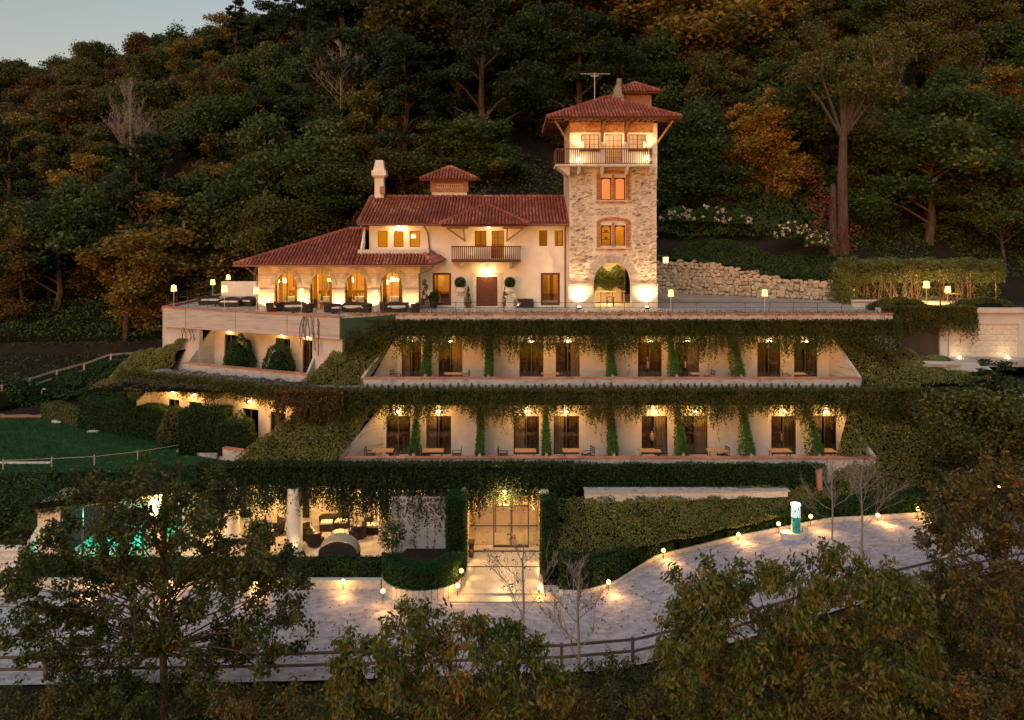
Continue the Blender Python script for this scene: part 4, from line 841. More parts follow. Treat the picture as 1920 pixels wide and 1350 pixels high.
def window(parent, x0, x1, z0, z1, y, nx=2, ny=1, depth=0.08, inner='cream', curt=True, muntin=None, name='window', frame=None, t=0.05):
    f = MB(); frame = frame or M['wood']
    f.box(x0, x1, y, y + depth, z1 - t, z1); f.box(x0, x1, y, y + depth, z0, z0 + t); f.box(x0, x0 + t, y, y + depth, z0 + t, z1 - t); f.box(x1 - t, x1, y, y + depth, z0 + t, z1 - t)
    for k in range(1, nx):
        x = x0 + (x1 - x0) * k / nx; f.box(x - t * .7, x + t * .7, y, y + depth, z0 + t, z1 - t)
    fo = f.build(name, frame, parent)
    for k in range(nx):
        a, b = x0 + (x1 - x0) * k / nx + t * .9, x0 + (x1 - x0) * (k + 1) / nx - t * .9
        p = MB(); p.box(a, b, y + 0.03, y + 0.04, z0 + t, z1 - t); attach(p.build('pane', M['glass']), fo, False)
        if muntin:
            q = MB(); mx, mz = muntin
            for i in range(1, mx): x = a + (b - a) * i / mx; q.box(x - 0.013, x + 0.013, y + 0.005, y + 0.028, z0 + t, z1 - t)
            for i in range(1, mz): z = z0 + t + (z1 - z0 - 2 * t) * i / mz; q.box(a, b, y + 0.008, y + 0.026, z - 0.013, z + 0.013)
            attach(q.build('muntin', frame), fo, False)
    return fo

# ============================================================ villa (main house)
HY = 56.6
villa = thing('villa', 'cream two storey villa with red tiled roof and timber balcony left of the stone tower', 'house', (-3, HY, 0))
up = [(WX(a, HY), WX(b, HY), 4.25, 5.38) for a, b in ((708, 727), (738, 757), (768, 788))]
mid = [(WX(890, HY), WX(912, HY), 4.3, 5.4), (WX(922, HY), WX(945, HY), 3.45, 5.4)]
rt = [(WX(1011, HY), WX(1026, HY), 4.32, 5.42), (WX(1040, HY), WX(1056, HY), 4.32, 5.42)]
dr = [(WX(811, HY), WX(846, HY), 0.12, 2.42), (WX(893, HY), WX(933, HY), 0.05, 2.15), (WX(1014, HY), WX(1050, HY), 0.12, 2.42)]
w = MB(); w.wall(-10.1, 4.0, 3.2, 5.85, HY, HY + 0.35, up + mid + rt); w.build('upper_wall', M['plaster'], villa)
w = MB(); w.wall(-6.5, 4.0, -0.1, 3.2, HY, HY + 0.35, dr); w.build('lower_wall', M['plaster'], villa)
w = MB(); w.box(-10.1, -9.8, HY + 0.36, 65, 3.2, 5.85); w.box(-10.1, 4, 64.7, 65, 0, 5.85); w.build('side_wall', M['plaster'], villa)
w = MB(); w.extr([(-10.1, HY + .36, 5.86), (-10.1, 65, 5.86), (-10.1, 61.0, 7.8)], (0.3, 0, 0)); w.build('gable_wall', M['plaster'], villa)
w = MB(); w.box(-9.75, 3.9, HY + 3.2, HY + 3.3, 0, 5.8); w.box(-9.75, 3.9, HY + 0.4, HY + 3.2, 3.1, 3.19); w.box(-6.2, 3.9, HY + 0.4, HY + 3.2, 0.0, 0.03)
for x in (-5.9, -2.9, 0.9, 1.9): w.box(x - 0.05, x + 0.05, HY + 0.4, HY + 3.18, 0.05, 3.09)
for x in (-6.0, -2.95, -0.0, 2.55): w.box(x - 0.05, x + 0.05, HY + 0.4, HY + 3.18, 3.2, 5.75)
w.build('room_walls', M['warmwall'], villa)
for (a, b, c, d) in up: window(villa, a, b, c, d, HY + 0.15, 1, frame=M['bronze'], t=0.04)
window(villa, *mid[0], HY + 0.12, 2); window(villa, *mid[1], HY + 0.12, 2, name='balcony_door', muntin=(2, 4))
for q in rt: window(villa, *q, HY + 0.12, 1)
for q in (dr[0], dr[2]): window(villa, *q, HY + 0.1, 1, name='glazed_door', t=0.15)
# slatted wooden entrance door: ten boards
a, b, c, d = dr[1]; do = MB(); do.box(a, b, HY + 0.16, HY + 0.2, c, d); do = do.build('entrance_door', M['wood'], villa)
for k in range(12):
    z = c + (d - c) * k / 12; s = MB(); s.box(a + 0.03, b - 0.03, HY + 0.09, HY + 0.155, z + 0.012, z + (d - c) / 12 - 0.01); attach(s.build('board', M['wood']), do, False)
s = MB(); s.box(a - 0.28, a - 0.02, HY - 0.05, HY - 0.001, 0, 2.3); s.box(b + 0.02, b + 0.28, HY - 0.05, HY - 0.001, 0, 2.3); s.box(a - 0.28, b + 0.28, HY - 0.05, HY - 0.001, 2.301, 2.42); s.build('door_surround', M['palestone'], villa)
# curtains and lit rooms
for (a, b, c, d), n in zip(up[:2] + [rt[0]], range(3)):
    q = MB(); curtain(q, a + 0.05, b - 0.1, HY + 0.5, c, d); q.build('curtain', M['curtain'], villa)
q = MB(); curtain(q, mid[0][0], mid[0][0] + 0.5, HY + 0.5, 4.3, 5.4); q.build('curtain', M['curtain'], villa)
for (x, z, p) in ((-8.0, 5.1, 60), (-1.5, 5.1, 50), (2.9, 5.1, 50), (-4.6, 2.6, 75), (2.9, 2.7, 85), (1.4, 5.1, 16)):
    pointlight('room_light', (x, HY + 1.7, z), p, (1.0, 0.58, 0.22), 0.12)
for (x0_, x1_, z0_, z1_, y_, mm) in ((-7.9, -7.6, 4.3, 5.3, 58.0, 'wood'), (-9.3, -9.0, 4.3, 5.6, 57.8, 'cloth'), (-1.9, -1.5, 3.4, 5.3, 58.5, 'wood'), (-2.5, -2.2, 4.2, 5.5, 57.9, 'cloth'), (2.75, 3.0, 0.05, 2.2, 58.3, 'wood'), (2.15, 2.6, 0.05, 2.4, 58.4, 'wood_light'), (1.95, 3.6, 0.05, 0.35, 57.8, 'cloth'), (-5.5, -5.35, 0.05, 2.3, 57.9, 'wood'), (3.2, 3.3, 4.3, 5.3, 57.6, 'wood'), (2.1, 2.4, 4.2, 5.4, 57.9, 'curtain')):
    q = MB(); q.box(x0_, x1_, y_, y_ + .06, z0_, z1_); q.build('furnishing', M[mm], villa)
pc = MB(); pc.box(WX(820, 58.5), WX(831, 58.5), 58.9, 58.95, 1.3, 2.1); pc.build('picture', M['palestone'], villa)
tbv = MB(); tbv.box(-5.3, -4.3, 58.2, 59.0, 0.85, 0.95); tbv.box(-5.2, -4.4, 58.3, 58.9, 0.05, 0.84); tbv.build('sideboard', M['wood'], villa)
# main roof (gable verge left)
E0, RZ = 5.92, 7.95
tile_roof(villa, [(-10.75, 55.8, E0), (4.0, 55.8, E0), (4.0, 61.0, RZ), (-10.75, 61.0, RZ)], ridge=[((-10.75, 61, RZ), (4.0, 61, RZ)), ((-10.72, 55.8, E0), (-10.72, 61, RZ))])
b_ = MB(); b_.extr([(-10.75, 61.0, RZ), (4, 61, RZ), (4, 66, E0), (-10.75, 66, E0)], (0, 0, -0.12)); b_.build('rear_roof', M['tile_bed'], villa)
gutter(villa, [(-10.75, 55.72, 5.84), (3.95, 55.72, 5.84)])
sf = MB(); sf.box(-10.6, 3.95, 55.85, HY - 0.01, 5.76, 5.82); sf.build('soffit', M['wood'], villa)
gutter(villa, [(3.75, 55.75, 5.8), (3.75, 56.5, 5.5), (3.75, 56.5, 0)], 0.055)
gutter(villa, [(-6.15, 55.75, 5.8), (-5.95, 56.45, 5.3), (-5.8, 56.45, 4.0)], 0.055)
# canopy roof over the balcony
ax, ay, az = WX(913, 58.6), 58.6, 7.22
cl, cr, cy, cz = WX(825, 54.9), WX(991, 54.9), 54.9, 5.85
tile_roof(villa, [(cl, cy, cz), (cr, cy, cz), (ax, ay, az + 0.1)], ridge=[((cl, cy, cz), (ax, ay, az + .1)), ((cr, cy, cz), (ax, ay, az + .1))])
tile_roof(villa, [(cl, cy, cz), (cl, 56.0, cz + 0.15), (ax, ay, az + .1)], bed=False); tile_roof(villa, [(cr, cy, cz), (cr, 56.0, cz + 0.15), (ax, ay, az + .1)], bed=False)
q = MB(); q.box(cl + .1, cr - .1, cy + 0.05, 56.55, cz - 0.17, cz - 0.1); q.build('canopy_soffit', M['wood'], villa)
for x in (WX(858, 55.5), WX(962, 55.5)):
    s = -1 if x < -1.7 else 1; q = MB()
    q.box(x - 0.75, x + 0.75, 55.4, 55.55, cz - 0.32, cz - 0.19)
    q.tube([(x - s * -0.7, 55.5, cz - 0.3), (x - s * 0.45, 56.4, cz - 1.15)], 0.06, 5); q.tube([(x - s * 0.4, 55.5, cz - 0.3), (x - s * 0.45, 56.4, cz - 1.2)], 0.06, 5)
    q.build('strut', M['wood_light'], villa)
# balcony
bx0, bx1, by = -4.2, 0.6, 55.4
q = MB(); q.box(bx0, bx1, by, HY - 0.01, 3.22, 3.34); q.build('balcony_slab', M['wood'], villa)
for x in (-3.5, -0.1): q = MB(); q.hexa([(x - .1, 56.2, 2.75), (x + .1, 56.2, 2.75), (x + .1, HY, 2.75), (x - .1, HY, 2.75), (x - .1, 55.6, 3.2), (x + .1, 55.6, 3.2), (x + .1, HY, 3.2), (x - .1, HY, 3.2)]); q.build('corbel', M['palestone'], villa)
q = MB(); q.box(bx0, bx1, by, by + 0.08, 4.26, 4.35); q.box(bx0, bx1, by, by + 0.07, 3.36, 3.43); q.box(bx0, bx0 + 0.08, by + 0.09, HY, 4.26, 4.35); q.box(bx1 - 0.08, bx1, by + 0.09, HY, 4.26, 4.35); q.build('balcony_rail', M['wood'], villa)
n = 34; me_ = None
for k in range(n):
    x = bx0 + 0.05 + (bx1 - bx0 - 0.1) * k / (n - 1); q = MB(); q.box(x - 0.035, x + 0.035, by + 0.015, by + 0.055, 3.435, 4.255); q.build('baluster', M['wood'], villa)
# upper terrace parapet cut into the wing roof
q = MB(); q.box(-10.65, -5.75, 55.2, 55.42, 3.78, 4.1); q.build('roof_parapet', M['palestone'], villa)
q = MB(); q.box(-5.97, -5.75, 55.43, HY - 0.01, 3.78, 4.1); q.build('roof_parapet', M['palestone'], villa)
q = MB(); q.box(-10.4, -5.98, 55.43, HY - 0.01, 3.6, 3.8); q.build('roof_terrace', M['paving'], villa)
q = MB(); q.extr([(-10.5, 55.3, 4.1), (-10.5, HY, 4.1), (-10.5, HY, 5.6)], (0.12, 0, 0)); q.build('cheek_wall', M['plaster'], villa)
# chimney
q = MB(); cx = -10.07; q.box(cx - .34, cx + .34, 60.6, 61.3, 7.3, 9.35); q.hexa([(cx - .34, 60.6, 9.35), (cx + .34, 60.6, 9.35), (cx + .34, 61.3, 9.35), (cx - .34, 61.3, 9.35), (cx - .52, 60.4, 9.55), (cx + .52, 60.4, 9.55), (cx + .52, 61.5, 9.55), (cx - .52, 61.5, 9.55)])
q.box(cx - .54, cx + .54, 60.4, 61.5, 9.56, 9.95)
q.hexa([(cx - .42, 60.5, 9.96), (cx + .42, 60.5, 9.96), (cx + .42, 61.4, 9.96), (cx - .42, 61.4, 9.96), (cx - .28, 60.65, 10.75), (cx + .28, 60.65, 10.75), (cx + .28, 61.25, 10.75), (cx - .28, 61.25, 10.75)])
ch_ = q.build('chimney', M['plaster'], villa)
q = MB(); q.box(cx + .1, cx + .48, 60.3, 60.58, 8.2, 8.75); attach(q.build('brick_vent', M['brickw']), ch_, False)
# brick lantern on the ridge
q = MB(); q.box(-6.15, -3.45, 61.3, 63.6, 7.0, 8.35); q.build('lantern_base', M['plaster'], villa)
q = MB(); q.box(-6.25, -3.35, 61.2, 63.7, 8.36, 9.3); q.build('lantern_brickwork', M['brickw'], villa)
q = MB(); q.box(-5.75, -3.75, 61.16, 61.195, 8.65, 8.95); q.build('lattice_vent', M['palestone'], villa)
for k in range(14): q = MB(); x = -5.66 + k * 0.14; q.box(x - 0.03, x + 0.03, 61.14, 61.158, 8.7, 8.9); q.build('vent_hole', M['tile_bed'], villa)
def pyramid(parent, x0, x1, y0, y1, z0, z1, course=0.42, sp=0.235):
    a = ((x0 + x1) / 2, (y0 + y1) / 2, z1); c = [(x0, y0, z0), (x1, y0, z0), (x1, y1, z0), (x0, y1, z0)]
    for k in range(4): tile_roof(parent, [c[k], c[(k + 1) % 4], a], ridge=[(c[k], a)], sp=sp, course=course, bed=False)
    b = MB(); i = [b.v(p) for p in c] + [b.v(a)]
    for k in range(4): b.f(i[k], i[(k + 1) % 4], i[4])
    b.f(i[3], i[2], i[1], i[0]); b.build('roof_bed', M['tile_bed'], parent)
    b = MB(); b.box(x0 + .03, x1 - .03, y0 + .03, y0 + .12, z0 - .14, z0 - .01); b.box(x0 + .03, x1 - .03, y1 - .12, y1 - .03, z0 - .14, z0 - .01); b.box(x0 + .03, x0 + .12, y0 + .13, y1 - .13, z0 - .14, z0 - .01); b.box(x1 - .12, x1 - .03, y0 + .13, y1 - .13, z0 - .14, z0 - .01); b.build('fascia_board', M['wood'], parent)
pyramid(villa, -6.95, -2.65, 60.6, 64.2, 9.32, 10.35)
def lampball(parent, p, power, r=0.09, m='bulb', l=True):
    q = MB(); q.lathe([(0.01, p[2] - r), (r * .8, p[2] - r * .6), (r, p[2]), (r * .8, p[2] + r * .6), (0.01, p[2] + r)], p[0], p[1], 10); q.build('lamp_globe', M[m], parent)
    if l: pointlight('lamp_light', (p[0], p[1] - 0.22, p[2] - 0.2), power)
lampball(villa, (WX(748, 56.3), 56.3, 5.65), 75); lampball(villa, (WX(916, 55.6), 55.6, 5.62), 75)
lampball(villa, (WX(913, 56.4), 56.4, 2.62), 75)
# warm wash lights at wall foot
for x, p in ((-3.4, 30), (0.4, 30), (-5.9, 12)):
    spot('lamp_light', (x, 55.9, 0.1), (x, HY + 0.6, 4.5), p * 3.2, ang=95)
for x, dx in ((-2.9, -0.2), (-0.5, 0.2)):
    spot('lamp_light', (x, 55.9, 3.5), (x, HY, 5.2), 22, ang=120)

# ============================================================ arcade wing
wing = thing('arcade_wing', 'single storey restaurant wing with four glowing arches under a low red hipped roof', 'house', (-12, 54.8, 0))
WY = 54.8; arches = [(-15.48, 0.75, 1.62, 0.92, 0.0), (-13.08, 0.75, 1.62, 0.92, 0.0), (-10.68, 0.75, 1.62, 0.92, 0.0), (-8.27, 0.75, 1.62, 0.92, 0.0)]
w = MB(); w.archwall(-17.4, -6.3, 0, 3.08, WY, WY + 0.45, arches); w.build('arcade_wall', M['course'], wing)
for a in arches:   # stone voussoirs, each a piece
    c, hw, zs, rise, _ = a; n = 13
    for k in range(n):
        t0 = math.pi * k / n + 0.012; t1 = math.pi * (k + 1) / n - 0.012; ro = 0.30 + random.uniform(-0.03, 0.05)
        def pt(t, r): return (c - (hw + r) * math.cos(t), 0, zs + (rise + r) * math.sin(t))
        A = [pt(t0, 0.01), pt(t1, 0.01), pt(t1, ro), pt(t0, ro)]; y = WY - random.uniform(0.03, 0.06)
        q = MB(); q.extr([(p[0], y, p[2]) for p in A], (0, WY - 0.003 - y, 0)); q.build('voussoir', M['greystone'], wing)
xs_ = [-17.4] + sum([[a[0] - a[1], a[0] + a[1]] for a in arches], []) + [-6.3]
for k in range(0, len(xs_), 2):
    x0_, x1_ = xs_[k] + (0 if k == 0 else 0.02), xs_[k + 1] - 0.02
    q = MB(); q.box(x0_, x1_, WY - 0.06, WY - 0.002, 1.15, 1.38); q.build('string_course', M['greystone'], wing)
    q = MB(); q.box(x0_ + 0.03, x1_ - 0.03, WY - 0.03, WY - 0.003, 0.0, 1.148); q.build('plinth_panel', M['palestone'], wing)
w = MB(); w.box(-17.4, -17.05, WY + 0.46, 63, 0, 3.08); w.box(-6.7, -6.52, WY + 0.46, HY - 0.01, 0, 3.08); w.build('side_wall', M['plaster'], wing)
w = MB(); w.box(-17, -6.5, 60.5, 60.7, 0, 3.2); w.box(-17, -6.75, WY + .47, 60.5, 2.95, 3.05); w.build('dining_room', M['warmwall'], wing)
for a in arches:   # glazing with a slim frame, curtains
    c, hw, zs, rise, _ = a; q = MB(); q.tube([(c + hw * math.sin(t) * -1, WY + 0.3, zs + rise * math.cos(t)) for t in np.linspace(-math.pi / 2, math.pi / 2, 13)], 0.035, 5)
    q.box(c - hw, c - hw + 0.05, WY + 0.27, WY + 0.33, 0, zs); q.box(c + hw - 0.05, c + hw, WY + 0.27, WY + 0.33, 0, zs); q.box(c - 0.02, c + 0.02, WY + 0.27, WY + 0.33, 0, zs + rise)
    f = q.build('arched_window', M['bronze'], wing)
    q = MB(); q.poly([(c - hw, WY + 0.3, 0.02)] + [(c - hw * math.cos(t), WY + 0.3, zs + rise * math.sin(t)) for t in np.linspace(0, math.pi, 13)] + [(c + hw, WY + 0.3, 0.02)]); attach(q.build('pane', M['glass']), f, False)
    for s in (-1, 1):
        q = MB(); curtain(q, c + s * hw - (0.05 if s > 0 else -0.05) - 0.28 * (s > 0), c + s * hw - (0.05 if s > 0 else -0.05) + 0.28 * (s < 0), WY + 0.7, 0.05, 2.6); attach(q.build('curtain', M['curtain']), f, False)
for (x0_, x1_, z0_, z1_, y_, mm) in ((-16.3, -15.9, 1.2, 2.6, 59.5, 'wood'), (-14.9, -14.5, 0, 2.8, 59.9, 'cloth'), (-13.4, -12.6, 1.5, 2.3, 60.2, 'wood'), (-13.9, -13.6, 0, 2.9, 59.0, 'curtain'), (-11.1, -10.2, 1.3, 2.4, 60.2, 'curtain'), (-10.0, -9.6, 0, 2.7, 59.6, 'cloth'), (-8.9, -8.2, .8, 2.2, 60.1, 'wood'), (-7.8, -7.5, 0, 2.8, 59.2, 'cloth'), (-16.8, -7, 0.0, 0.9, 60.35, 'wood')):
    q = MB(); q.box(x0_, x1_, y_, y_ + .06, z0_, z1_); q.build('furnishing', M[mm], wing)
for x in (-16.2, -13.9, -11.2, -9.0, -7.3): pointlight('room_light', (x, 57.4, 2.45), 130, (1.0, 0.58, 0.22), 0.15)
EW = (-18.75, 53.9, 3.12); ER = (-5.4, 53.9, 3.12); AP = (-11.9, 58.6, 5.5)
zc = 3.12 + (55.2 - 53.9) * (5.5 - 3.12) / (58.6 - 53.9); ze = 3.12 + (HY - 53.9) * .506
tile_roof(wing, [EW, (-10.65, 53.9, 3.12), (-10.65, 58.6, 5.5), AP], ridge=[(EW, AP), (AP, (-10.1, 58.6, 5.5))])
tile_roof(wing, [(-10.65, 53.9, 3.12), ER, (-5.8, 55.2, zc), (-10.65, 55.2, zc)], ridge=[(ER, (-6.0, 55.2, zc))])
tile_roof(wing, [ER, (-4.75, HY, 3.35), (-5.95, HY, 4.1), (-5.9, 55.2, zc)])
tile_roof(wing, [(-18.75, 63.3, 3.12), EW, AP], bed=True)
q = MB(); q.extr([(-18.75, 63.3, 3.12), (-10.1, 63.3, 3.12), (-10.1, 58.6, 5.45), AP], (0, 0, -0.1)); q.build('rear_roof', M['tile_bed'], wing)
q = MB(); q.box(-18.6, -5.5, 54.0, WY - 0.01, 3.0, 3.06); q.box(-18.6, -17.41, WY, 63, 3.0, 3.06); q.build('soffit', M['wood_light'], wing)
gutter(wing, [(-18.8, 63.2, 3.04), (-18.8, 53.83, 3.04), (-5.38, 53.83, 3.04), (-4.72, 56.4, 3.3)])
gutter(wing, [(-18.2, 54.6, 2.95), (-17.45, 54.75, 2.3), (-17.45, 54.75, 0)], 0.045)
gutter(wing, [(-5.3, 53.95, 3.0), (-5.6, 54.5, 2.7), (-6.35, 54.72, 2.45), (-6.35, 54.72, 0)], 0.05)
# wash lights between the arches
for x in (-16.9, -14.28, -11.88, -9.47, -7.0):
    spot('lamp_light', (x, WY - 0.55, 0.12), (x, WY + 0.35, 2.8), 330, (1.0, .56, .18), ang=110)

# ============================================================ tower
TY = 55.8; TX0, TX1 = 3.98, 10.1
tower = thing('stone_tower', 'tall square rubble stone tower with wide red pyramid roof and glowing arched windows', 'tower', (7, TY, 0))
cxt = WX(1148.5, TY)
# body: front wall pieces around arch and window openings
def win_open(zb, zt): return zb, zt
w = MB(); w.archwall(TX0 + 0.02, TX1 - 0.02, 0, 4.35, TY, TY + 0.5, [(cxt, 1.3, 1.85, 1.32, 0.0)], 18)
wins = [(WX(1126.5, TY), WX(1146.5, TY)), (WX(1152.5, TY), WX(1172.5, TY))]
for (z0, z1, zlo, zhi) in ((WZ(463, TY), WZ(422.5, TY), 4.35, 7.2), (WZ(375, TY), WZ(333, TY), 7.2, 9.95)):
    w.wall(TX0 + .02, TX1 - .02, zlo, zhi, TY, TY + 0.5, [(a, b, z0, z1) for a, b in wins])
w.box(TX0 + .02, TX0 + .5, TY + .5, 61.9, 0, 9.95); w.box(TX1 - .5, TX1 - .02, TY + .5, 61.9, 0, 9.95); w.box(TX0 + .5, TX1 - .5, 61.4, 61.9, 3.2, 9.95)
w.build('rubble_wall', M['rubble'], tower)
for z in (3.25, 7.2, 9.9): q = MB(); q.box(TX0 + .5, TX1 - .5, TY + .5, 61.4, z, z + 0.1); q.build('floor_slab', M['cream'], tower)
# protruding stones, joined (each 3-8 px)
def stones(n, seed, mt='tstone', k0=1.0, name='stones'):
    rg = np.random.default_rng(seed); mb = MB(); done = 0
    while done < n:
        x = rg.uniform(TX0 + .12, TX1 - .12); z = rg.uniform(0.1, 9.8); w_ = rg.uniform(0.10, 0.30) * rg.choice([1, 1, 1.5]) * k0 * (1.15 if z < 6 else 1); h = w_ * rg.uniform(0.28, 0.55)
        if abs(x - cxt) < 1.75 and z < 1.9 + math.sqrt(max(0, 1.9 ** 2 - (x - cxt) ** 2)): continue
        if abs(x - cxt) < 1.45 and (3.7 < z < 6.5 or 7.0 < z < 9.7): continue
        if abs(z - 1.63) < 0.2: continue
        p = []; k = 7; ph = rg.uniform(0, 6)
        for i in range(k):
            a = 2 * math.pi * i / k; r = rg.uniform(0.75, 1.1); p.append((x + math.cos(a) * w_ / 2 * r, z + math.sin(a) * h / 2 * r + math.cos(a) * w_ * 0.08))
        y = TY - rg.uniform(0.015, 0.05) * (.6 if k0 > 1 else 1); c = mb.v((x, y - 0.015, z)); ring = [mb.v((q[0] * 0.85 + x * 0.15, y, q[1] * 0.85 + z * 0.15)) for q in p]; base = [mb.v((q[0], TY + 0.01, q[1])) for q in p]
        for i in range(k): mb.f(c, ring[i], ring[(i + 1) % k]); mb.f(ring[i], base[i], base[(i + 1) % k], ring[(i + 1) % k])
        done += 1
    tag(mb.build(name, M[mt], tower), kind='stuff')
stones(430, 4)
stones(1300, 9, 'tstone2', 1.15, 'pale_stones')
# arch voussoirs
n = 17
for k in range(n):
    t0 = math.pi * k / n + 0.01; t1 = math.pi * (k + 1) / n - 0.01; ro = random.uniform(0.45, 0.62)
    if k in (0, n - 1): ro = 0.4
    def pt(t, r): return (cxt - (1.3 + r) * math.cos(t), 1.85 + (1.32 + r) * math.sin(t))
    A = [pt(t0, .01), pt(t1, .01), pt(t1, ro), pt(t0, ro)]; y = TY - random.uniform(0.035, 0.06)
    q = MB(); q.extr([(p[0], y, p[1]) for p in A], (0, TY - 0.003 - y, 0)); q.build('voussoir', M['greystone'], tower)
for (a, b) in ((TX0 - 0.08, cxt - 1.32), (cxt + 1.32, TX1 + 0.08)):
    q = MB(); q.box(a, b, TY - 0.16, TY - 0.002, 1.56, 1.72); q.build('ledge', M['greystone'], tower)
    q = MB(); q.box(a + .05, b - .03, TY - 0.08, TY - 0.003, 0, 1.558); q.build('plinth', M['rubble'], tower)
# brick window surrounds made of bricks
def brick_surround(z0, z1, zarch, room, x0, x1, sill):
    mb = MB(); bh = 0.075; z = z0 - 0.02
    xl, xr = x0, x1; a0, a1 = wins[0]; b0, b1 = wins[1]
    while z < z1 + 0.18:
        for (p, q_) in ((xl, a0 - .03), (a1 + .03, b0 - .03), (b1 + .03, xr)):
            x = p + (random.random() - 1) * 0.0
            nb = max(1, round((q_ - p) / 0.2))
            for k in range(nb):
                u0, u1 = p + (q_ - p) * k / nb + 0.005, p + (q_ - p) * (k + 1) / nb - 0.005
                mb.box(u0, u1, TY - 0.07 - random.uniform(0, 0.012), TY - 0.002, z, z + bh - 0.012)
        z += bh
    c = (xl + xr) / 2; hw = (xr - xl) / 2; n = 34; zb = z; rise = zarch - zb
    for k in range(n):
        t0 = math.pi * k / n; t1 = math.pi * (k + 1) / n - 0.015
        P = [(c - hw * math.cos(t), zb + rise * math.sin(t)) for t in (t0, t1)]; I = [(c - (hw - .26) * math.cos(t), zb + (rise - .24) * math.sin(t)) for t in (t1, t0)]
        mb.extr([(p[0], TY - 0.08, p[1]) for p in P + I], (0, 0.075, 0))
    tag(mb.build('brick_surround', M['brick'], tower), kind='stuff')
    q = MB(); q.extr([(c - (hw - .27) * math.cos(t), TY - 0.03, zb + 0.0 + (rise - .25) * math.sin(t)) for t in np.linspace(0, math.pi, 14)], (0, 0.027, 0)); q.build('tympanum', M['palestone'], tower)
    mb = MB(); k = xl - 0.08
    while k < xr + 0.05: mb.box(k, min(k + 0.1, xr + 0.08), TY - 0.13, TY - 0.002, sill - 0.16, sill - 0.05); k += 0.11
    tag(mb.build('brick_sill', M['brick'], tower), kind='stuff')
    q = MB(); q.box(xl - 0.05, xr + 0.05, TY - 0.16, TY - 0.002, sill - 0.045, sill + 0.02); q.build('sill', M['palestone'], tower)
    for (a, b) in wins:
        f = MB(); t = 0.07; f.box(a, a + t, TY + .1, TY + .2, z0, z1 - .08); f.box(b - t, b, TY + .1, TY + .2, z0, z1 - .08); f.box(a, b, TY + .1, TY + .2, z0, z0 + t)
        nn = 8
        for k in range(nn):
            u0, u1 = a + (b - a) * k / nn, a + (b - a) * (k + 1) / nn; s0 = math.sin(math.pi * k / nn) * 0.1; s1 = math.sin(math.pi * (k + 1) / nn) * 0.1
            f.hexa([(u0, TY + .1, z1 - .17 + s0), (u1, TY + .1, z1 - .17 + s1), (u1, TY + .2, z1 - .17 + s1), (u0, TY + .2, z1 - .17 + s0), (u0, TY + .1, z1 - .0), (u1, TY + .1, z1 - .0), (u1, TY + .2, z1), (u0, TY + .2, z1)])
        fo = f.build('arched_casement', M['wood'], tower)
        p = MB(); p.box(a + t, b - t, TY + .14, TY + .15, z0 + t, z1 - .1); attach(p.build('pane', M['glass']), fo, False)
        if room == 'amber': p = MB(); p.box(a + .02, b - .02, TY + .24, TY + .26, z0, z1); attach(p.build('lit_blind', M['amber']), fo, False)
XL, XR = WX(1118.5, TY), WX(1183, TY)
brick_surround(WZ(463, TY), WZ(422.5, TY), WZ(407, TY), 'room', XL, XR, WZ(465, TY))
brick_surround(WZ(375, TY), WZ(333, TY), WZ(319, TY), 'amber', XL, XR, WZ(376.5, TY))
q = MB(); q.box(TX0 + .6, TX1 - .6, 58.4, 58.5, 3.4, 7.1); q.build('lit_room', M['warmwall'], tower)
for z in (4.75, 5.25, 5.75): q = MB(); q.box(6.2, 6.95, 56.9, 57.2, z, z + 0.05); q.box(6.3, 6.4, 56.95, 57.1, z + .05, z + .3); q.box(6.6, 6.8, 56.95, 57.1, z + .05, z + .22); q.build('shelf', M['wood'], tower)
pointlight('room_light', (7.6, 57.1, 5.9), 110, (1.0, 0.50, 0.10), 0.15)
# through-arch room: lit planting, bench and table
q = MB(); q.box(cxt - 1.6, cxt + 1.6, 60.9, 61.0, 0, 3.2); q.build('arch_back_wall', M['cream'], tower)
pointlight('room_light', (cxt, 58.4, 2.9), 330, (1.0, 0.70, 0.26), 0.15); pointlight('room_light', (cxt, 58.9, 0.5), 130, (1.0, 0.66, 0.26), 0.15)
# top storey
UZ0, UZ1 = 9.95, 13.05; UY = TY + 0.12
ow = [(WX(1089, UY), WX(1123, UY), WZ(280, UY), WZ(251.5, UY)), (WX(1135, UY), WX(1167, UY), 10.08, WZ(251.5, UY)), (WX(1179, UY), WX(1212.6, UY), WZ(280, UY), WZ(251.5, UY))]
w = MB(); w.wall(TX0 + .05, TX1 - .05, UZ0, 12.25, UY, UY + 0.3, ow); w.box(TX0 + .05, TX0 + .35, UY + .3, 61.8, UZ0, UZ1); w.box(TX1 - .35, TX1 - .05, UY + .3, 61.8, UZ0, UZ1); w.box(TX0 + .35, TX1 - .35, 61.5, 61.8, UZ0, UZ1); w.build('upper_wall', M['plaster'], tower)
w = MB(); w.box(TX0 + .05, TX1 - .05, UY - 0.02, UY + 0.3, 12.253, UZ1); w.build('brick_frieze', M['brickw'], tower)
mb = MB()
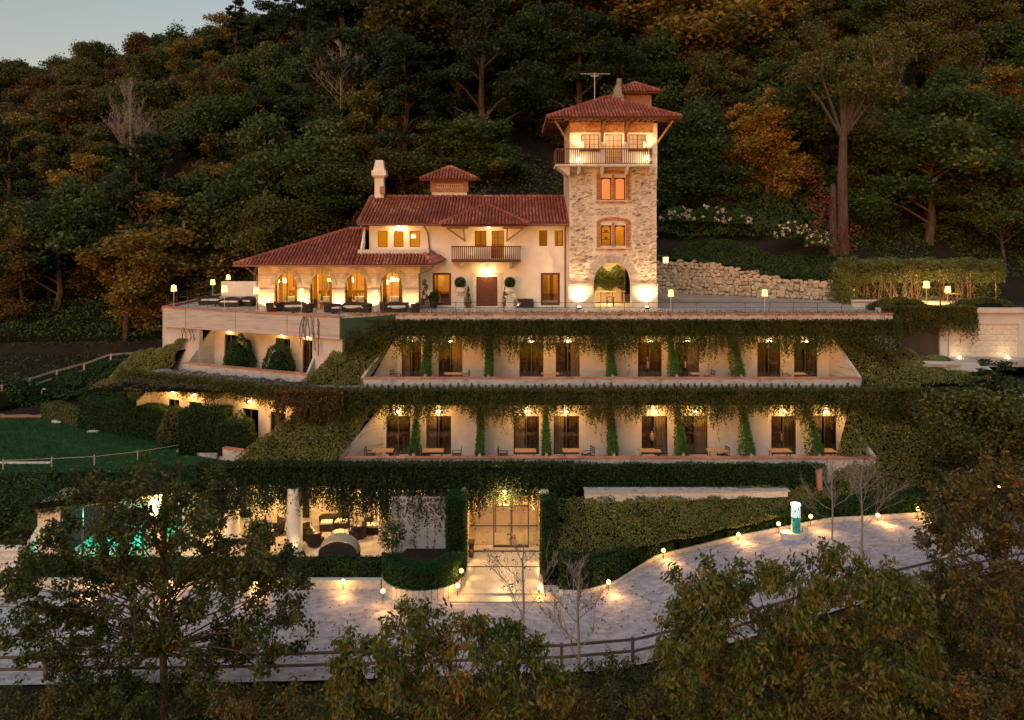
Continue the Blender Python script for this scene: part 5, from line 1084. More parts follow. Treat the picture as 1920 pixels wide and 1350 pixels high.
for cz_, sgn in ((12.62, 1),):     # zigzag brick reliefs in three fields
    for (a, b) in ((WX(1088, UY), WX(1120, UY)), (WX(1131, UY), WX(1169, UY)), (WX(1180, UY), WX(1212, UY))):
        n = 8
        for k in range(n):
            x = a + (b - a) * (k + .5) / n; d = -1 if k < n / 2 else 1
            for s in (-1, 1): mb.hexa([(x - .04, UY - .07, cz_ + s * .01), (x + .04, UY - .07, cz_ + s * .01), (x + .04, UY - .021, cz_ + s * .01), (x - .04, UY - .021, cz_ + s * .01), (x - .04 - d * .09, UY - .07, cz_ + s * .2), (x + .04 - d * .09, UY - .07, cz_ + s * .2), (x + .04 - d * .09, UY - .021, cz_ + s * .2), (x - .04 - d * .09, UY - .021, cz_ + s * .2)])
tag(mb.build('brick_chevrons', M['brick'], tower), kind='stuff')
for z in (12.3, 12.95):
    mb = MB(); x = TX0 + .1
    while x < TX1 - .15: mb.box(x, x + .1, UY - .08, UY - .021, z - .05, z + .05); x += .16
    tag(mb.build('dentil_course', M['brick'], tower), kind='stuff')
for q_ in (ow[0], ow[2]): window(tower, *q_, UY + 0.08, 2, muntin=(2, 3))
window(tower, *ow[1], UY + 0.08, 2, muntin=(2, 5), name='balcony_door')
q = MB(); q.box(TX0 + .4, TX1 - .4, 58.6, 58.7, 9.95, 13); q.build('lit_room', M['cream'], tower); pointlight('room_light', (cxt, 57.5, 12.4), 130, (1.0, 0.56, 0.28), 0.2); pointlight('room_light', (cxt - 1.9, 57.3, 12.0), 60, (1.0, 0.56, 0.28), 0.2); pointlight('room_light', (cxt + 1.9, 57.3, 12.0), 60, (1.0, 0.56, 0.28), 0.2)
for a, b, c, d in (ow[0], ow[2]): q = MB(); q.box(a - .05, b + .05, UY - .2, UY - .003, c - .16, c - .02); q.build('flower_box', M['wood'], tower)
# right corner pier
q = MB(); q.hexa([(TX1 - .42, TY - .02, 9.0), (TX1 + .02, TY - .02, 9.0), (TX1 + .02, TY + .1, 9.0), (TX1 - .42, TY + .1, 9.0), (TX1 - .2, TY - .1, 12.9), (TX1 + .02, TY - .1, 12.9), (TX1 + .02, TY + .1, 12.9), (TX1 - .2, TY + .1, 12.9)]); q.build('corner_pier', M['rubble'], tower)
# balcony
b0, b1, bY = 2.98, 9.6, 54.6
q = MB(); q.box(b0, b1, bY, TY - .003, 9.83, 9.95); q.box(b0, TX0, TY + .001, 57.6, 9.83, 9.95); q.build('balcony_slab', M['palestone'], tower)
for x in (WX(1084, TY) , WX(1127, TY), WX(1173, TY), WX(1219, 55.3)):
    q = MB(); q.hexa([(x - .11, TY - .35, 9.35), (x + .11, TY - .35, 9.35), (x + .11, TY - .002, 9.35), (x - .11, TY - .002, 9.35), (x - .11, bY + .1, 9.82), (x + .11, bY + .1, 9.82), (x + .11, TY - .002, 9.82), (x - .11, TY - .002, 9.82)]); q.build('corbel', M['palestone'], tower)
q = MB(); q.hexa([(3.9, 54.9, 9.2), (3.97, 54.9, 9.2), (3.97, 57.2, 9.2), (3.9, 57.2, 9.2), (3.1, 54.8, 9.82), (3.97, 54.8, 9.82), (3.97, 57.4, 9.82), (3.1, 57.4, 9.82)]); q.build('side_corbel', M['palestone'], tower)
q = MB(); q.box(b0, b1, bY, bY + .08, 10.95, 11.03); q.box(b0, b1, bY, bY + .07, 9.98, 10.04); q.box(b0, b0 + .08, bY + .09, 57.5, 10.95, 11.03); q.box(b1 - .08, b1, bY + .09, TY - .02, 10.95, 11.03); q.build('balcony_rail', M['wood'], tower)
n = 46
for k in range(n): x = b0 + .04 + (b1 - b0 - .08) * k / (n - 1); q = MB(); q.box(x - .025, x + .025, bY + .02, bY + .06, 10.045, 10.945); q.build('baluster', M['wood'], tower)
for k in range(18): y = bY + .2 + k * .155; q = MB(); q.box(b0 + .02, b0 + .06, y - .025, y + .025, 9.96, 10.945); q.build('baluster', M['wood'], tower)
for k in range(6): y = bY + .25 + k * .15; q = MB(); q.box(b1 - .06, b1 - .02, y - .025, y + .025, 9.96, 10.945); q.build('baluster', M['wood'], tower)
# roof, soffit, struts
RX0, RX1, RY0, RY1 = 2.45, 11.55, 54.4, 63.3
pyramid(tower, RX0, RX1, RY0, RY1, 13.15, 15.2)
q = MB(); q.box(RX0 + .1, RX1 - .1, RY0 + .1, RY1 - .1, 13.06, 13.12); q.build('soffit', M['wood'], tower)
for k in range(22): x = RX0 + .3 + k * .41; q = MB(); q.box(x - .05, x + .05, RY0 + .15, UY - .03, 12.95, 13.055); q.build('rafter_tail', M['wood'], tower)
def strut(a, b): q = MB(); q.tube([a, b], 0.09, 4); q.build('strut', M['wood_light'], tower)
strut((2.95, 54.7, 12.95), (TX0 - .03, TY - .05, 11.5)); strut((11.0, 54.7, 12.95), (TX1 + .03, TY - .05, 11.55))
for x in (WX(1129, UY), WX(1173, UY)):
    q = MB(); q.box(x - .1, x + .1, UY - .14, UY - .023, 11.6, 12.94); q.build('bracket', M['wood'], tower); q = MB(); q.box(x - .14, x + .14, UY - .18, UY - .004, 11.35, 11.595); q.build('corbel', M['palestone'], tower)
    q = MB(); q.hexa([(x - .08, UY - .25, 12.4), (x + .08, UY - .25, 12.4), (x + .08, UY - .15, 12.2), (x - .08, UY - .15, 12.2), (x - .08, 54.6, 12.94), (x + .08, 54.6, 12.94), (x + .08, UY - .15, 12.94), (x - .08, UY - .15, 12.94)]); q.build('bracket', M['wood'], tower)
q = MB(); q.box(8.3, 10.6, 60.8, 62.6, 13.9, 15.85); q.build('roof_turret', M['brickw'], tower); pyramid(tower, 7.75, 11.15, 60.2, 63.2, 15.88, 16.75)
q = MB(); q.hexa([(7.45, 59.7, 14.5), (8.35, 59.7, 14.5), (8.35, 60.4, 14.5), (7.45, 60.4, 14.5), (7.45, 59.7, 15.55), (8.35, 59.7, 15.55), (8.35, 60.4, 15.55), (7.45, 60.4, 15.55)])
q.hexa([(7.6, 59.8, 15.551), (8.25, 59.8, 15.551), (8.25, 60.3, 15.551), (7.6, 60.3, 15.551), (7.75, 59.9, 16.3), (8.15, 59.9, 16.3), (8.15, 60.2, 16.3), (7.75, 60.2, 16.3)]); q.lathe([(.2, 16.3), (.2, 16.8)], 8.05, 60.05, 10); q.build('chimney', M['mortar'], tower)
ant = MB(); ant.tube([(6.2, 60, 14.2), (6.2, 60, 17.25)], .03, 5); ant.tube([(5.15, 60, 17.15), (7.35, 60, 17.15)], .02, 5); ant.tube([(5.9, 60, 17.0), (6.5, 60, 17.0)], .03, 5)
for k in range(9): ant.tube([(5.3 + k * .24, 59.75, 17.17), (5.3 + k * .24, 60.25, 17.17)], .01, 4)
ant.build('antenna', M['pale_metal'], tower)
# tower lamps
lampball(tower, (WX(1084, 55.5), 55.5, 10.35), 48, .1); lampball(tower, (WX(1213.5, 55.5), 55.5, 10.5), 48, .1)
for x in (WX(1092, UY), WX(1208, UY)): q = MB(); q.box(x - .05, x + .05, UY - .12, UY - .02, 11.2, 11.6); q.build('wall_light', M['shade'], tower)
for x in (4.9, 7.1, 9.3): spot('lamp_light', (x, 55.1, 11.2), (x, UY + .3, 13.0), 210, (1.0, .58, .22), ang=120)
for px in (1086, 1213):
    x = WX(px, 55.2); q = MB(); q.box(x - .14, x + .14, 55.0, 55.25, 0.02, 0.16); q.build('floodlight', M['iron'], tower); q = MB(); q.box(x - .11, x + .11, 55.02, 55.23, 0.162, 0.18); q.build('floodlight_lens', M['bulb'], tower)
    spot('lamp_light', (x, 55.15, 0.3), (x, TY + 0.28, 2.2), 620, ang=110, blend=1.0); 
    spot('lamp_light', (x, 54.6, 0.3), (x, TY + 0.2, 5.5), 420, ang=70, blend=1.0)
# ============================================================ terrace lamps
tl = thing('terrace_lamp', 'x', 'lamp', (0, 0, 0))
q = MB(); q.lathe([(0.13, 0), (0.13, 0.03), (0.02, 0.04), (0.02, 1.15)], n=10); q.build('pole', M['pale_metal'], tl, baked=False)
q = MB(); q.lathe([(0.20, 1.10), (0.15, 1.50)], n=16); q.build('lamp_shade', M['shade'], tl, baked=False)
ll = pointlight('lamp_light', (0, 0, 1.28), 60, (1.0, 0.54, 0.16), 0.15, tl, False)
# the emissive shade should not swallow its own lamp
ll.location = (0, 0, 1.58)
rp = Rep(tl); LG = 'white shaded lamps standing along the upper terrace'
for (px, Y, z, lb, sc) in ((326, 55.6, 0.1, 'terrace lamp on the far left front corner of the terrace', 1), (399, 63.5, 0, 'terrace lamp second from the corner along the left side railing', 1),
    (428, 70, 0, 'smallest and farthest terrace lamp, by the left back corner', 1), (421, 54.2, 0.1, 'terrace lamp above the leftmost angled guest door', 1.05), (481, 52.7, 0.1, 'terrace lamp in front of the left end of the arcade wall', 1.05),
    (565, 51.2, 0.05, 'terrace lamp between the first two glowing arches', 1.08), (703, 50.3, 0, 'terrace lamp before the third and fourth glowing arches', 1.08), (1258, 52.6, 0, 'terrace lamp just right of the stone tower', 1.0),
    (1434, 52.8, 0, 'terrace lamp standing alone in front of the stone retaining wall', 1.0), (1737, 56.5, 0.1, 'left lamp of the two in front of the pergola', 1.15), (1777, 54.6, 0.1, 'right lamp of the two in front of the pergola', 1.0)):
    rp.at((WX(px, Y), Y, z), 0, sc, lb, LG)

# ============================================================ wicker furniture
def armchair_proto():
    t = thing('wicker_armchair', 'x', 'armchair', (0, 0, 0)); q = MB()
    q.lathe([(0.34, 0.05), (0.38, 0.45), (0.42, 0.66), (0.38, 0.70), (0.33, 0.45)], 0, 0, 12, math.radians(-20), math.radians(200)); q.build('backrest', M['wicker'], t, baked=False)
    q = MB(); q.box(-0.33, 0.33, -0.33, 0.25, 0.08, 0.38); q.build('seat', M['wicker'], t, baked=False)
    q = MB(); q.box(-0.29, 0.29, -0.31, 0.22, 0.382, 0.46); q.build('seat_cushion', M['cushion'], t, baked=False)
    for sx in (-1, 1):
        for sy in (-1, 1): q = MB(); q.box(sx * 0.28 - .02, sx * .28 + .02, sy * .24 - .02 - .03, sy * .24 + .02 - .03, 0, 0.08); q.build('leg', M['iron'], t, baked=False)
    return t
def sofa_proto():
    t = thing('wicker_sofa', 'x', 'sofa', (0, 0, 0)); q = MB(); n = 10
    q.extr([(-0.85, 0.3, 0.08)] + [(-0.85 + 1.7 * k / n, 0.3, 0.62 + 0.16 * math.sin(math.pi * k / n)) for k in range(n + 1)] + [(0.85, 0.3, 0.08)], (0, 0.12, 0)); q.build('backrest', M['wicker'], t, baked=False)
    q = MB(); q.box(-0.85, 0.85, -0.4, 0.295, 0.08, 0.38); q.build('seat', M['wicker'], t, baked=False)
    for s in (-1, 1): q = MB(); q.box(s * .79 - .06, s * .79 + .06, -.4, .29, .385, .58); q.build('armrest', M['wicker'], t, baked=False)
    for a, b in ((-.72, -.01), (.01, .72)): q = MB(); q.box(a, b, -.38, .2, .385, .48); q.build('seat_cushion', M['cushion'], t, baked=False)
    return t
def table_proto(name, label, r=0.4, h=0.45, m='palestone'):
    t = thing(name, label, 'table', (0, 0, 0)); q = MB(); q.lathe([(r, h - .03), (r, h)], n=16); q.build('table_top', M[m], t, baked=False)
    q = MB(); q.lathe([(.22, 0), (.05, .03), (.04, h - .031)], n=10); q.build('pedestal', M['iron'], t, baked=False); return t
ac = Rep(armchair_proto()); so = Rep(sofa_proto()); ct = Rep(table_proto('coffee_table', 'x'))
TG = 'dark wicker seats on the upper terrace'
for (px, Y, rz, lb) in ((509, 53.0, 1.9, 'wicker armchair left of the first arch facing right'), (524, 53.9, 2.6, 'wicker armchair in front of the first arch'), (577, 52.8, -2.3, 'wicker armchair right of the lamp before the first pier'),
    (616, 53.2, 1.7, 'wicker armchair in front of the second arch'), (629, 52.4, 0.4, 'wicker armchair seen from behind beside the second arch'), (688, 52.6, -1.9, 'wicker armchair pulled out below the third arch'),
    (722, 53.0, 1.8, 'wicker armchair left of the fourth arch'), (778, 52.8, -1.9, 'wicker armchair by the downpipe right of the fourth arch'), (757, 54.0, 3.0, 'wicker armchair under the fourth arch close to the wall')):
    ac.at((WX(px, Y), Y, 0), rz, .88, lb, TG)
for (px, Y, rz, lb) in ((553, 53.7, 0.05, 'wicker sofa between the first and second arches'), (662, 53.4, 0, 'wicker sofa with its curved back before the third arch'), (744, 53.3, 0, 'wicker sofa in front of the fourth arch'),
    (392, 58.5, 0.5, 'wicker sofa at the left side railing of the terrace'), (432, 57.0, 0.0, 'wide wicker sofa near the middle of the left terrace'), (462, 57.6, -0.4, 'wicker sofa nearest the left end of the arcade wall')):
    so.at((WX(px, Y), Y, 0), rz, .85, lb, TG)
for (px, Y, lb) in ((549, 52.5, 'pale coffee table between armchairs before the first pier'), (660, 51.9, 'pale coffee table under the third arch'), (746, 51.8, 'pale coffee table before the fourth arch'), (404, 57.2, 'pale coffee table on the left terrace')):
    ct.at((WX(px, Y), Y, 0), 0, 1, lb, 'pale coffee tables on the upper terrace')
# lounge furniture
LGp = 'dark wicker seats in the lit lounge'
for (px, Y, rz, lb) in ((577, 45.2, 1.9, 'wicker armchair right of the round column facing the lounge table'), (590, 44.3, 2.4, 'nearest wicker armchair beside the round column'), (613, 46.6, 0.1, 'cream cushioned armchair at the lounge back wall, left'), (641, 46.8, -0.1, 'cream cushioned armchair at the lounge back wall, right'), (672, 45.4, -2.2, 'wicker armchair right of the hooded daybed'),
    (498, 45.0, 1.5, 'armchair behind the big potted bush'), (520, 46.0, -1.6, 'armchair left of the round column')):
    ac.at((WX(px, Y), Y, -12), rz, 1.15, lb, LGp)
so.at((WX(712, 46.2), 46.2, -12), 0, 1.1, 'cream cushioned sofa at the right of the lounge', LGp)
cu = MB()
for k, x in enumerate((-8.0, -7.6, -7.2)): cu.box(x, x + .36, 46.25, 46.4, -11.45, -11.1)
tag(cu.build('scatter_cushions', M['cushion']), 'three cream cushions leaning on the lounge sofa', 'cushion')
ct.at((WX(638, 45.2), 45.2, -12), 0, 1, 'coffee table behind the hooded daybed', 'coffee tables in the lounge'); ct.at((WX(548, 45.6), 45.9, -12), 0, 1, 'coffee table behind the round column', 'coffee tables in the lounge')
db = thing('hooded_daybed', 'round black wicker daybed with a folding beige hood in the lounge', 'daybed', (WX(641, 42.4), 42.4, -12)); x0 = WX(641, 42.4)
n = 14
q = MB(); q.extr([(x0 - .98, 41.3, -12), (x0 + .98, 41.3, -12)] + [(x0 + .98 * math.cos(math.pi * k / n), 41.3, -11.3 + .62 * math.sin(math.pi * k / n)) for k in range(n + 1)], (0, .12, 0)); q.build('wicker_back', M['wicker'], db)
q = MB(); q.lathe([(.96, -12), (.98, -11.5)], x0, 42.4, 20); q.build('base', M['wicker'], db)
q = MB()
for k in range(n):
    a, b_ = math.pi * k / n, math.pi * (k + 1) / n
    for j in range(5):
        def hp(t, jj): rr = 1.0 + .05 * math.sin(jj * 3.14); return (x0 + rr * math.cos(t), 41.42 + jj * .14, -11.3 + (.66 + jj * .035 + .03 * (jj % 1 > .4)) * math.sin(t))
        q.quad(hp(a, j), hp(b_, j), hp(b_, j + .5), hp(a, j + .5)); q.quad(hp(a, j + .5), hp(b_, j + .5), hp(b_, j + 1), hp(a, j + 1))
q.build('hood', M['hood'], db)

# ============================================================ urns, pots and plants at the villa
def urn(x, y, lb, s=1.0):
    t = thing('topiary_urn', lb, 'urn', (x, y, 0), group='stone urns with clipped balls by the villa door'); q = MB()
    q.box(x - .36, x + .36, y - .36, y + .36, 0.002, .12); q.box(x - .27, x + .27, y - .27, y + .27, .121, .75); q.box(x - .33, x + .33, y - .33, y + .33, .751, .84); q.build('pedestal', M['palestone'], t)
    q = MB(); q.lathe([(.16, .841), (.1, .92), (.16, 1.0), (.36, 1.15), (.38, 1.24), (.30, 1.3), (.33, 1.42), (.36, 1.46)], x, y, 16); q.build('urn_bowl', M['palestone'], t, smooth=True)
    rg = np.random.default_rng(5); n = 1500; d = rg.normal(size=(n, 3)); d /= np.linalg.norm(d, axis=1)[:, None]
    core = MB(); core.lathe([(.05, 1.44), (.3, 1.6), (.34, 1.8), (.25, 2.02), (.04, 2.1)], x, y, 12)
    leafmesh('topiary_ball', np.array([x, y, 1.78]) + d * 0.38 * (1 + rg.normal(0, .03, n))[:, None], 0.07, L['ivy'], t, .6, N=d, core=core, flat=.4)
urn(WX(863, 56), 55.9, 'stone urn with a clipped ball on the left of the wooden door'); urn(WX(956, 56), 55.9, 'stone urn with a clipped ball on the right of the wooden door')
def conifer_pot(x, y, lb, h=1.2):
    t = thing('potted_conifer', lb, 'potted plant', (x, y, 0), group='slim potted conifers by the villa door'); q = MB(); q.lathe([(.14, .002), (.19, .3)], x, y, 12); q.build('pot', M['pot'], t)
    rg = np.random.default_rng(int(x * 10) % 97 + 3); n = 500; u = rg.random(n); a = rg.uniform(0, 6.28, n); rr = .2 * (1 - u) + .02
    leafmesh('foliage', np.stack([x + rr * np.cos(a), y + rr * np.sin(a), .3 + h * u], -1), .09, L['ivy'], t, .5)
    q = MB(); q.tube([(x, y, .28), (x, y, h)], .02, 5); q.build('stem', M['bark'], t)
conifer_pot(WX(878, 56.1), 56.2, 'slim potted conifer right of the left urn'); conifer_pot(WX(947, 56.1), 56.2, 'slim potted conifer between door and right urn')
q = thing('flower_trough', 'dark trough with low plants against the wall right of the urns', 'planter', (WX(985, 56.2), 56.2, 0)); x = WX(985, 56.2)
b = MB(); b.box(x - .58, x + .58, 56.0, 56.4, .002, .42); b.build('trough', M['blackpot'], q); n = 500; leafmesh('plants', np.stack([rng.uniform(x - .55, x + .55, n), rng.uniform(56, 56.4, n), rng.uniform(.42, .62, n)], -1), .1, L['red'], q)
rawshrub('potted_shrub', 'dark shrub in a black pot by the left glazed door', (WX(813, 55.9), 55.8, .75), .33, .3, .38, 700, L['ivy'], .1, 'potted plant')
b = MB(); b.lathe([(.22, .002), (.3, .62)], WX(813, 55.9), 55.8, 14); tag(b.build('black_pot', M['blackpot']), 'black pot under the shrub at the left glazed door', 'pot')
# ladder-like wine rack / plant stand by the downpipe
st = thing('plant_stand', 'tall narrow iron plant stand with small pots next to the downpipe', 'plant stand', (WX(797, 55.6), 55.4, 0)); x = WX(797, 55.4)
b = MB()
for s in (-.28, .28): b.tube([(x + s, 55.2, 0), (x, 55.6, 2.0)], .02, 5)
b.build('frame', M['iron'], st)
for k in range(5): b = MB(); b.lathe([(.09, .25 + k * .34), (.13, .25 + k * .34 + .2)], x + (.14 if k % 2 else -.12) * (1 - k * .12), 55.35, 10); b.build('pot', M['pot'], st); rg = np.random.default_rng(k); leafmesh('plant', np.array([x + (.14 if k % 2 else -.12) * (1 - k * .12), 55.35, .25 + k * .34 + .3]) + rg.normal(0, .08, (60, 3)), .09, L['ivy'], st)

# ============================================================ dining room
dt = thing('dining_table', 'x', 'table', (0, 0, 0)); b = MB(); b.lathe([(.62, .02), (.56, .35), (.55, .74), (.53, .76)], n=18); b.build('tablecloth', M['cloth'], dt, baked=False)
b = MB()
for k in range(4):
    a = k * 1.57 + .4; b.lathe([(.035, .77), (.005, .78), (.005, .87), (.035, .88), (.04, .97)], .3 * math.cos(a), .3 * math.sin(a), 8)
b.build('glasses', M['pale_metal'], dt, baked=False)
rp = Rep(dt)
for (x, y, lb) in ((-15.3, 56.6, 'round table with white cloth seen through the first arch'), (-12.8, 56.5, 'round table with white cloth seen through the second arch'), (-10.6, 56.7, 'round table with white cloth seen through the third arch'), (-8.1, 56.6, 'round table with white cloth seen through the fourth arch')): rp.at((x, y, .0), 0, 1, lb, 'laid round dining tables behind the arches')
dc = thing('dining_chair', 'x', 'chair', (0, 0, 0)); b = MB(); b.box(-.22, .22, -.22, .22, .42, .48); b.build('seat', M['cloth'], dc, baked=False); b = MB(); b.box(-.22, .22, .18, .23, .481, .98); b.build('backrest', M['cloth'], dc, baked=False)
for sx in (-1, 1):
    for sy in (-1, 1): b = MB(); b.box(sx * .2 - .02, sx * .2 + .02, sy * .19 - .02, sy * .19 + .02, 0, .42); b.build('leg', M['wood'], dc, baked=False)
rp = Rep(dc); ords = ('first', 'second', 'third', 'fourth')
for k, (x, y) in enumerate(((-15.3, 56.6), (-12.8, 56.5), (-10.6, 56.7), (-8.1, 56.6))):
    rp.at((x - .55, y - .55, 0), 2.4, 1, 'white dining chair left of the table in the %s arch' % ords[k], 'white dining chairs behind the arches'); rp.at((x + .5, y + .7, 0), -.3, 1, 'white dining chair behind the table in the %s arch' % ords[k], 'white dining chairs behind the arches')
pn = thing('pendant_lamp', 'x', 'pendant lamp', (0, 0, 0)); b = MB(); b.lathe([(.21, -.16), (.15, .17)], n=14); b.build('lamp_shade', M['shade_in'], pn, baked=False); b = MB(); b.tube([(0, 0, .17), (0, 0, 1.0)], .01, 4); b.build('cord', M['iron'], pn, baked=False)
rp = Rep(pn)
for (px, Y, z, lb) in ((532, 56.3, 1.9, 'lit pendant lamp in the first arch'), (658, 56.3, 1.95, 'lit pendant lamp in the third arch'), (724, 56.0, 1.8, 'lower left pendant lamp in the fourth arch'), (736, 56.4, 1.98, 'upper right pendant lamp in the fourth arch'), (775, 58.0, 5.0, 'lit lamp shade in the right window of the villa upper storey')):
    rp.at((WX(px, Y), Y, z), 0, 1 if Y < 57 else 0.9, lb, 'lit shades in the dining room')
# planting, bench and table seen through the tower arch
n = 7000; xg = rng.uniform(cxt - 1.5, cxt + 1.5, n); z = rng.uniform(.95, 2.6, n) + .25 * np.sin(xg * 5)
leafmesh('lit_planting', np.stack([xg, 60.2 - .4 * np.sin(z * 3) + rng.normal(0, .2, n), z], -1), .13, L['palegreen']); tag(bpy.data.objects['lit_planting'], 'brightly lit hedge plants seen through the tower arch', 'hedge')
b = thing('bench', 'wooden rail bench under the lit plants inside the tower arch', 'bench', (cxt, 59.6, 0)); q = MB(); q.box(cxt - 1.4, cxt + 1.4, 59.4, 59.7, .85, .92); q.build('top_rail', M['wood_light'], b)
for x in (-1.2, -.4, .45, 1.2): q = MB(); q.box(cxt + x - .04, cxt + x + .04, 59.5, 59.6, 0, .849); q.build('leg', M['wood'], b)
b = thing('side_table', 'small dark table in the middle of the tower arch', 'table', (cxt, 57.2, 0)); q = MB(); q.box(cxt - .3, cxt + .35, 56.9, 57.4, .66, .72); q.build('table_top', M['wood_light'], b)
for x in (-.22, .25): q = MB(); q.box(cxt + x - .035, cxt + x + .035, 57.1, 57.18, 0, .66); q.build('leg', M['wood'], b)
# lantern on the right flank of the tower and bare bracket
b = thing('wall_lantern', 'square lantern hanging beside the right edge of the stone tower', 'lantern', (WX(1248, 60), 60, 2.9)); x = WX(1248, 60)
q = MB(); q.box(x - .17, x + .17, 59.83, 60.17, 3.0, 3.42); q.build('lantern_glass', M['shade'], b); q = MB(); q.box(x - .2, x + .2, 59.8, 60.2, 3.425, 3.5); q.box(10.12, x, 59.98, 60.02, 3.5, 3.54); q.build('lantern_bracket', M['iron'], b); pointlight('lamp_light', (x, 59.4, 3.1), 40, r=.1)

# ============================================================ stone retaining wall (every stone a piece)
rw = thing('retaining_wall', 'curving rubble stone retaining wall right of the tower, getting lower to the right', 'wall', (19, 66, 0))
WP0, WP1 = Vector((12.3, 70.2, 0)), Vector((25.6, 61.2, 0)); wd = (WP1 - WP0); wl_n = wd.length; wd.normalize(); wno = Vector((wd.y, -wd.x, 0))
if wno.y > 0: wno = -wno
def wtop(t): return 2.75 + .25 * math.sin(t * 7) - 1.35 * t ** 1.6 - (0.4 if t > .93 else 0)
stm = []
for k in range(8):
    mb = MB(); me = bpy.data.meshes.new('stone'); import bmesh
    bm = bmesh.new(); bmesh.ops.create_cube(bm, size=1.0); bmesh.ops.subdivide_edges(bm, edges=bm.edges[:], cuts=1, use_grid_fill=True)
    for v in bm.verts:
        p = v.co; l_ = p.length; q = p / l_ * .5; v.co = p * .42 + q * .66 + Vector([random.uniform(-.07, .07) for _ in range(3)])
    bm.to_mesh(me); bm.free(); me.materials.append(M['stone']); stm.append(me)
ang = math.atan2(wd.y, wd.x); z = 0.0; cnt = 0
while z < 3.0 and cnt < 298:
    h = random.uniform(.26, .36); s = random.uniform(-.3, 0)
    while s < wl_n:
        w_ = random.choice((random.uniform(.26, .45), random.uniform(.4, .72))); t = (s + w_ / 2) / wl_n; hh = h * random.uniform(.75, 1.35)
        if z + hh * .6 < wtop(min(max(t, 0), 1)) and cnt < 298:
            o = bpy.data.objects.new('stone', random.choice(stm)); COL.objects.link(o); p = WP0 + wd * (s + w_ / 2) + wno * random.uniform(-.02, .05)
            o.location = (p.x, p.y, z + h / 2 + random.uniform(-.07, .07)); o.rotation_euler = (random.uniform(-.2, .2), random.uniform(-.35, .35), ang + random.uniform(-.2, .2)); o.scale = (w_ * 1.02, .42, hh * 1.04); attach(o, rw, True); cnt += 1
        s += w_
    z += h
q = MB(); nseg = 20
for k in range(nseg):
    a, b = WP0 + wd * wl_n * k / nseg - wno * .1, WP0 + wd * wl_n * (k + 1) / nseg - wno * .1; c, d = a - wno * .5, b - wno * .5; za, zb = wtop(k / nseg) - .18, wtop((k + 1) / nseg) - .18
    q.hexa([(a.x, a.y, -.2), (b.x, b.y, -.2), (d.x, d.y, -.2), (c.x, c.y, -.2), (a.x, a.y, za), (b.x, b.y, zb), (d.x, d.y, zb), (c.x, c.y, za)])
q.build('mortar', M['mortar'], rw)
spot('lamp_light', (11.5, 61, 3.0), (17, 68, 1.2), 420, ang=90)
# grassy crest over the wall, dark ivy and hydrangeas
def crest(u, v):
    a = np.array(WP0) ; t = np.asarray(u); zt = 2.7 + .25 * np.sin(t * 7) - 1.35 * t ** 1.6
    return np.stack([WP0.x + wd.x * wl_n * t - wno.x * (.3 + 4 * v), WP0.y + wd.y * wl_n * t - wno.y * (.3 + 4 * v), zt + .1 + 1.6 * v])
shell(lambda u, v: crest(u, np.asarray(v) * 1.12 - .12), 16, 5, 20000, L['ivy'], 'ground_cover', 'dark green plants spilling over the crest of the stone wall', gc, .16, .35, 1.2, seed=21, core_drop=.1)
def hydrangea(cx, cy, cz, rx, nb, lb):
    cy -= 1.0; cz = gz(cx, cy + 1.5) + .45
    t = thing('hydrangea', lb, 'flowering shrub', (cx, cy, cz)); rg = np.random.default_rng(int(abs(cx * 10))); n = 2500
    d = rg.normal(size=(n, 3)); d[:, 2] = abs(d[:, 2]); d /= np.linalg.norm(d, axis=1)[:, None]; sc = np.array([rx, .9, 1.3])
    leafmesh('foliage', np.array([cx, cy, cz]) + d * sc * rg.uniform(.7, 1.05, n)[:, None], .2, L['green'], t, .6, N=d, flat=.3)
    P = []
    for k in range(nb):
        e = rg.normal(size=3); e[2] = abs(e[2]) * .8; e[1] = -abs(e[1]); e /= np.linalg.norm(e); c = np.array([cx, cy, cz]) + e * sc * rg.uniform(.9, 1.15); P.append(c + rg.normal(0, .07, (26, 3)))
    leafmesh('blossoms', np.concatenate(P), .085, M['flower'], t, .9)
hydrangea(15.0, 73.6, 3.6, 1.6, 28, 'white flowering hydrangea nearest the tower above the stone wall'); hydrangea(17.6, 72.6, 3.5, 1.8, 24, 'pinkish white hydrangea in the middle above the stone wall'); hydrangea(20.0, 71.3, 2.9, 1.1, 8, 'small hydrangea with few flowers above the stone wall'); hydrangea(23.4, 67.9, 2.0, 1.5, 26, 'white hydrangea low by the twin trunked tree'); hydrangea(25.0, 66.2, 1.5, 1.1, 14, 'last hydrangea at the right, close to the end of the wall')

# ============================================================ pergola, garage court
pg = thing('pergola', 'iron and timber pergola overgrown with vines on the right end of the terrace', 'pergola', (31.5, 60, 0)); pX0, pX1, pY0, pY1 = WX(1605, 58.2), WX(1868, 58.2), 58.2, 61.5
for k in range(6):
    for y in (pY0, pY1): x = pX0 + (pX1 - pX0) * k / 5; q = MB(); q.tube([(x, y, 0), (x, y, 2.35)], .05, 6); q.build('post', M['wood'], pg)
for y in (pY0, pY1): q = MB(); q.box(pX0 - .2, pX1 + .2, y - .05, y + .05, 2.351, 2.47); q.build('beam', M['wood'], pg)
for k in range(18): x = pX0 + (pX1 - pX0) * (k + .5) / 18; q = MB(); q.box(x - .03, x + .03, pY0 - .4, pY1 + .4, 2.475, 2.55); q.build('rafter', M['wood'], pg)
vn = MB(); rg = np.random.default_rng(12)
for k in range(42):
    x = rg.uniform(pX0, pX1); y = pY1 - .1 if k % 3 else pY0; pts = [(x, y, 0)]
    for j in range(1, 6): pts.append((pts[-1][0] + rg.normal(0, .16), y + rg.normal(0, .08), j * .48))
    vn.tube(pts, [.045, .04, .035, .03, .025, .02], 5)
tag(vn.build('vine_stems', M['bark'], pg), kind='stuff')
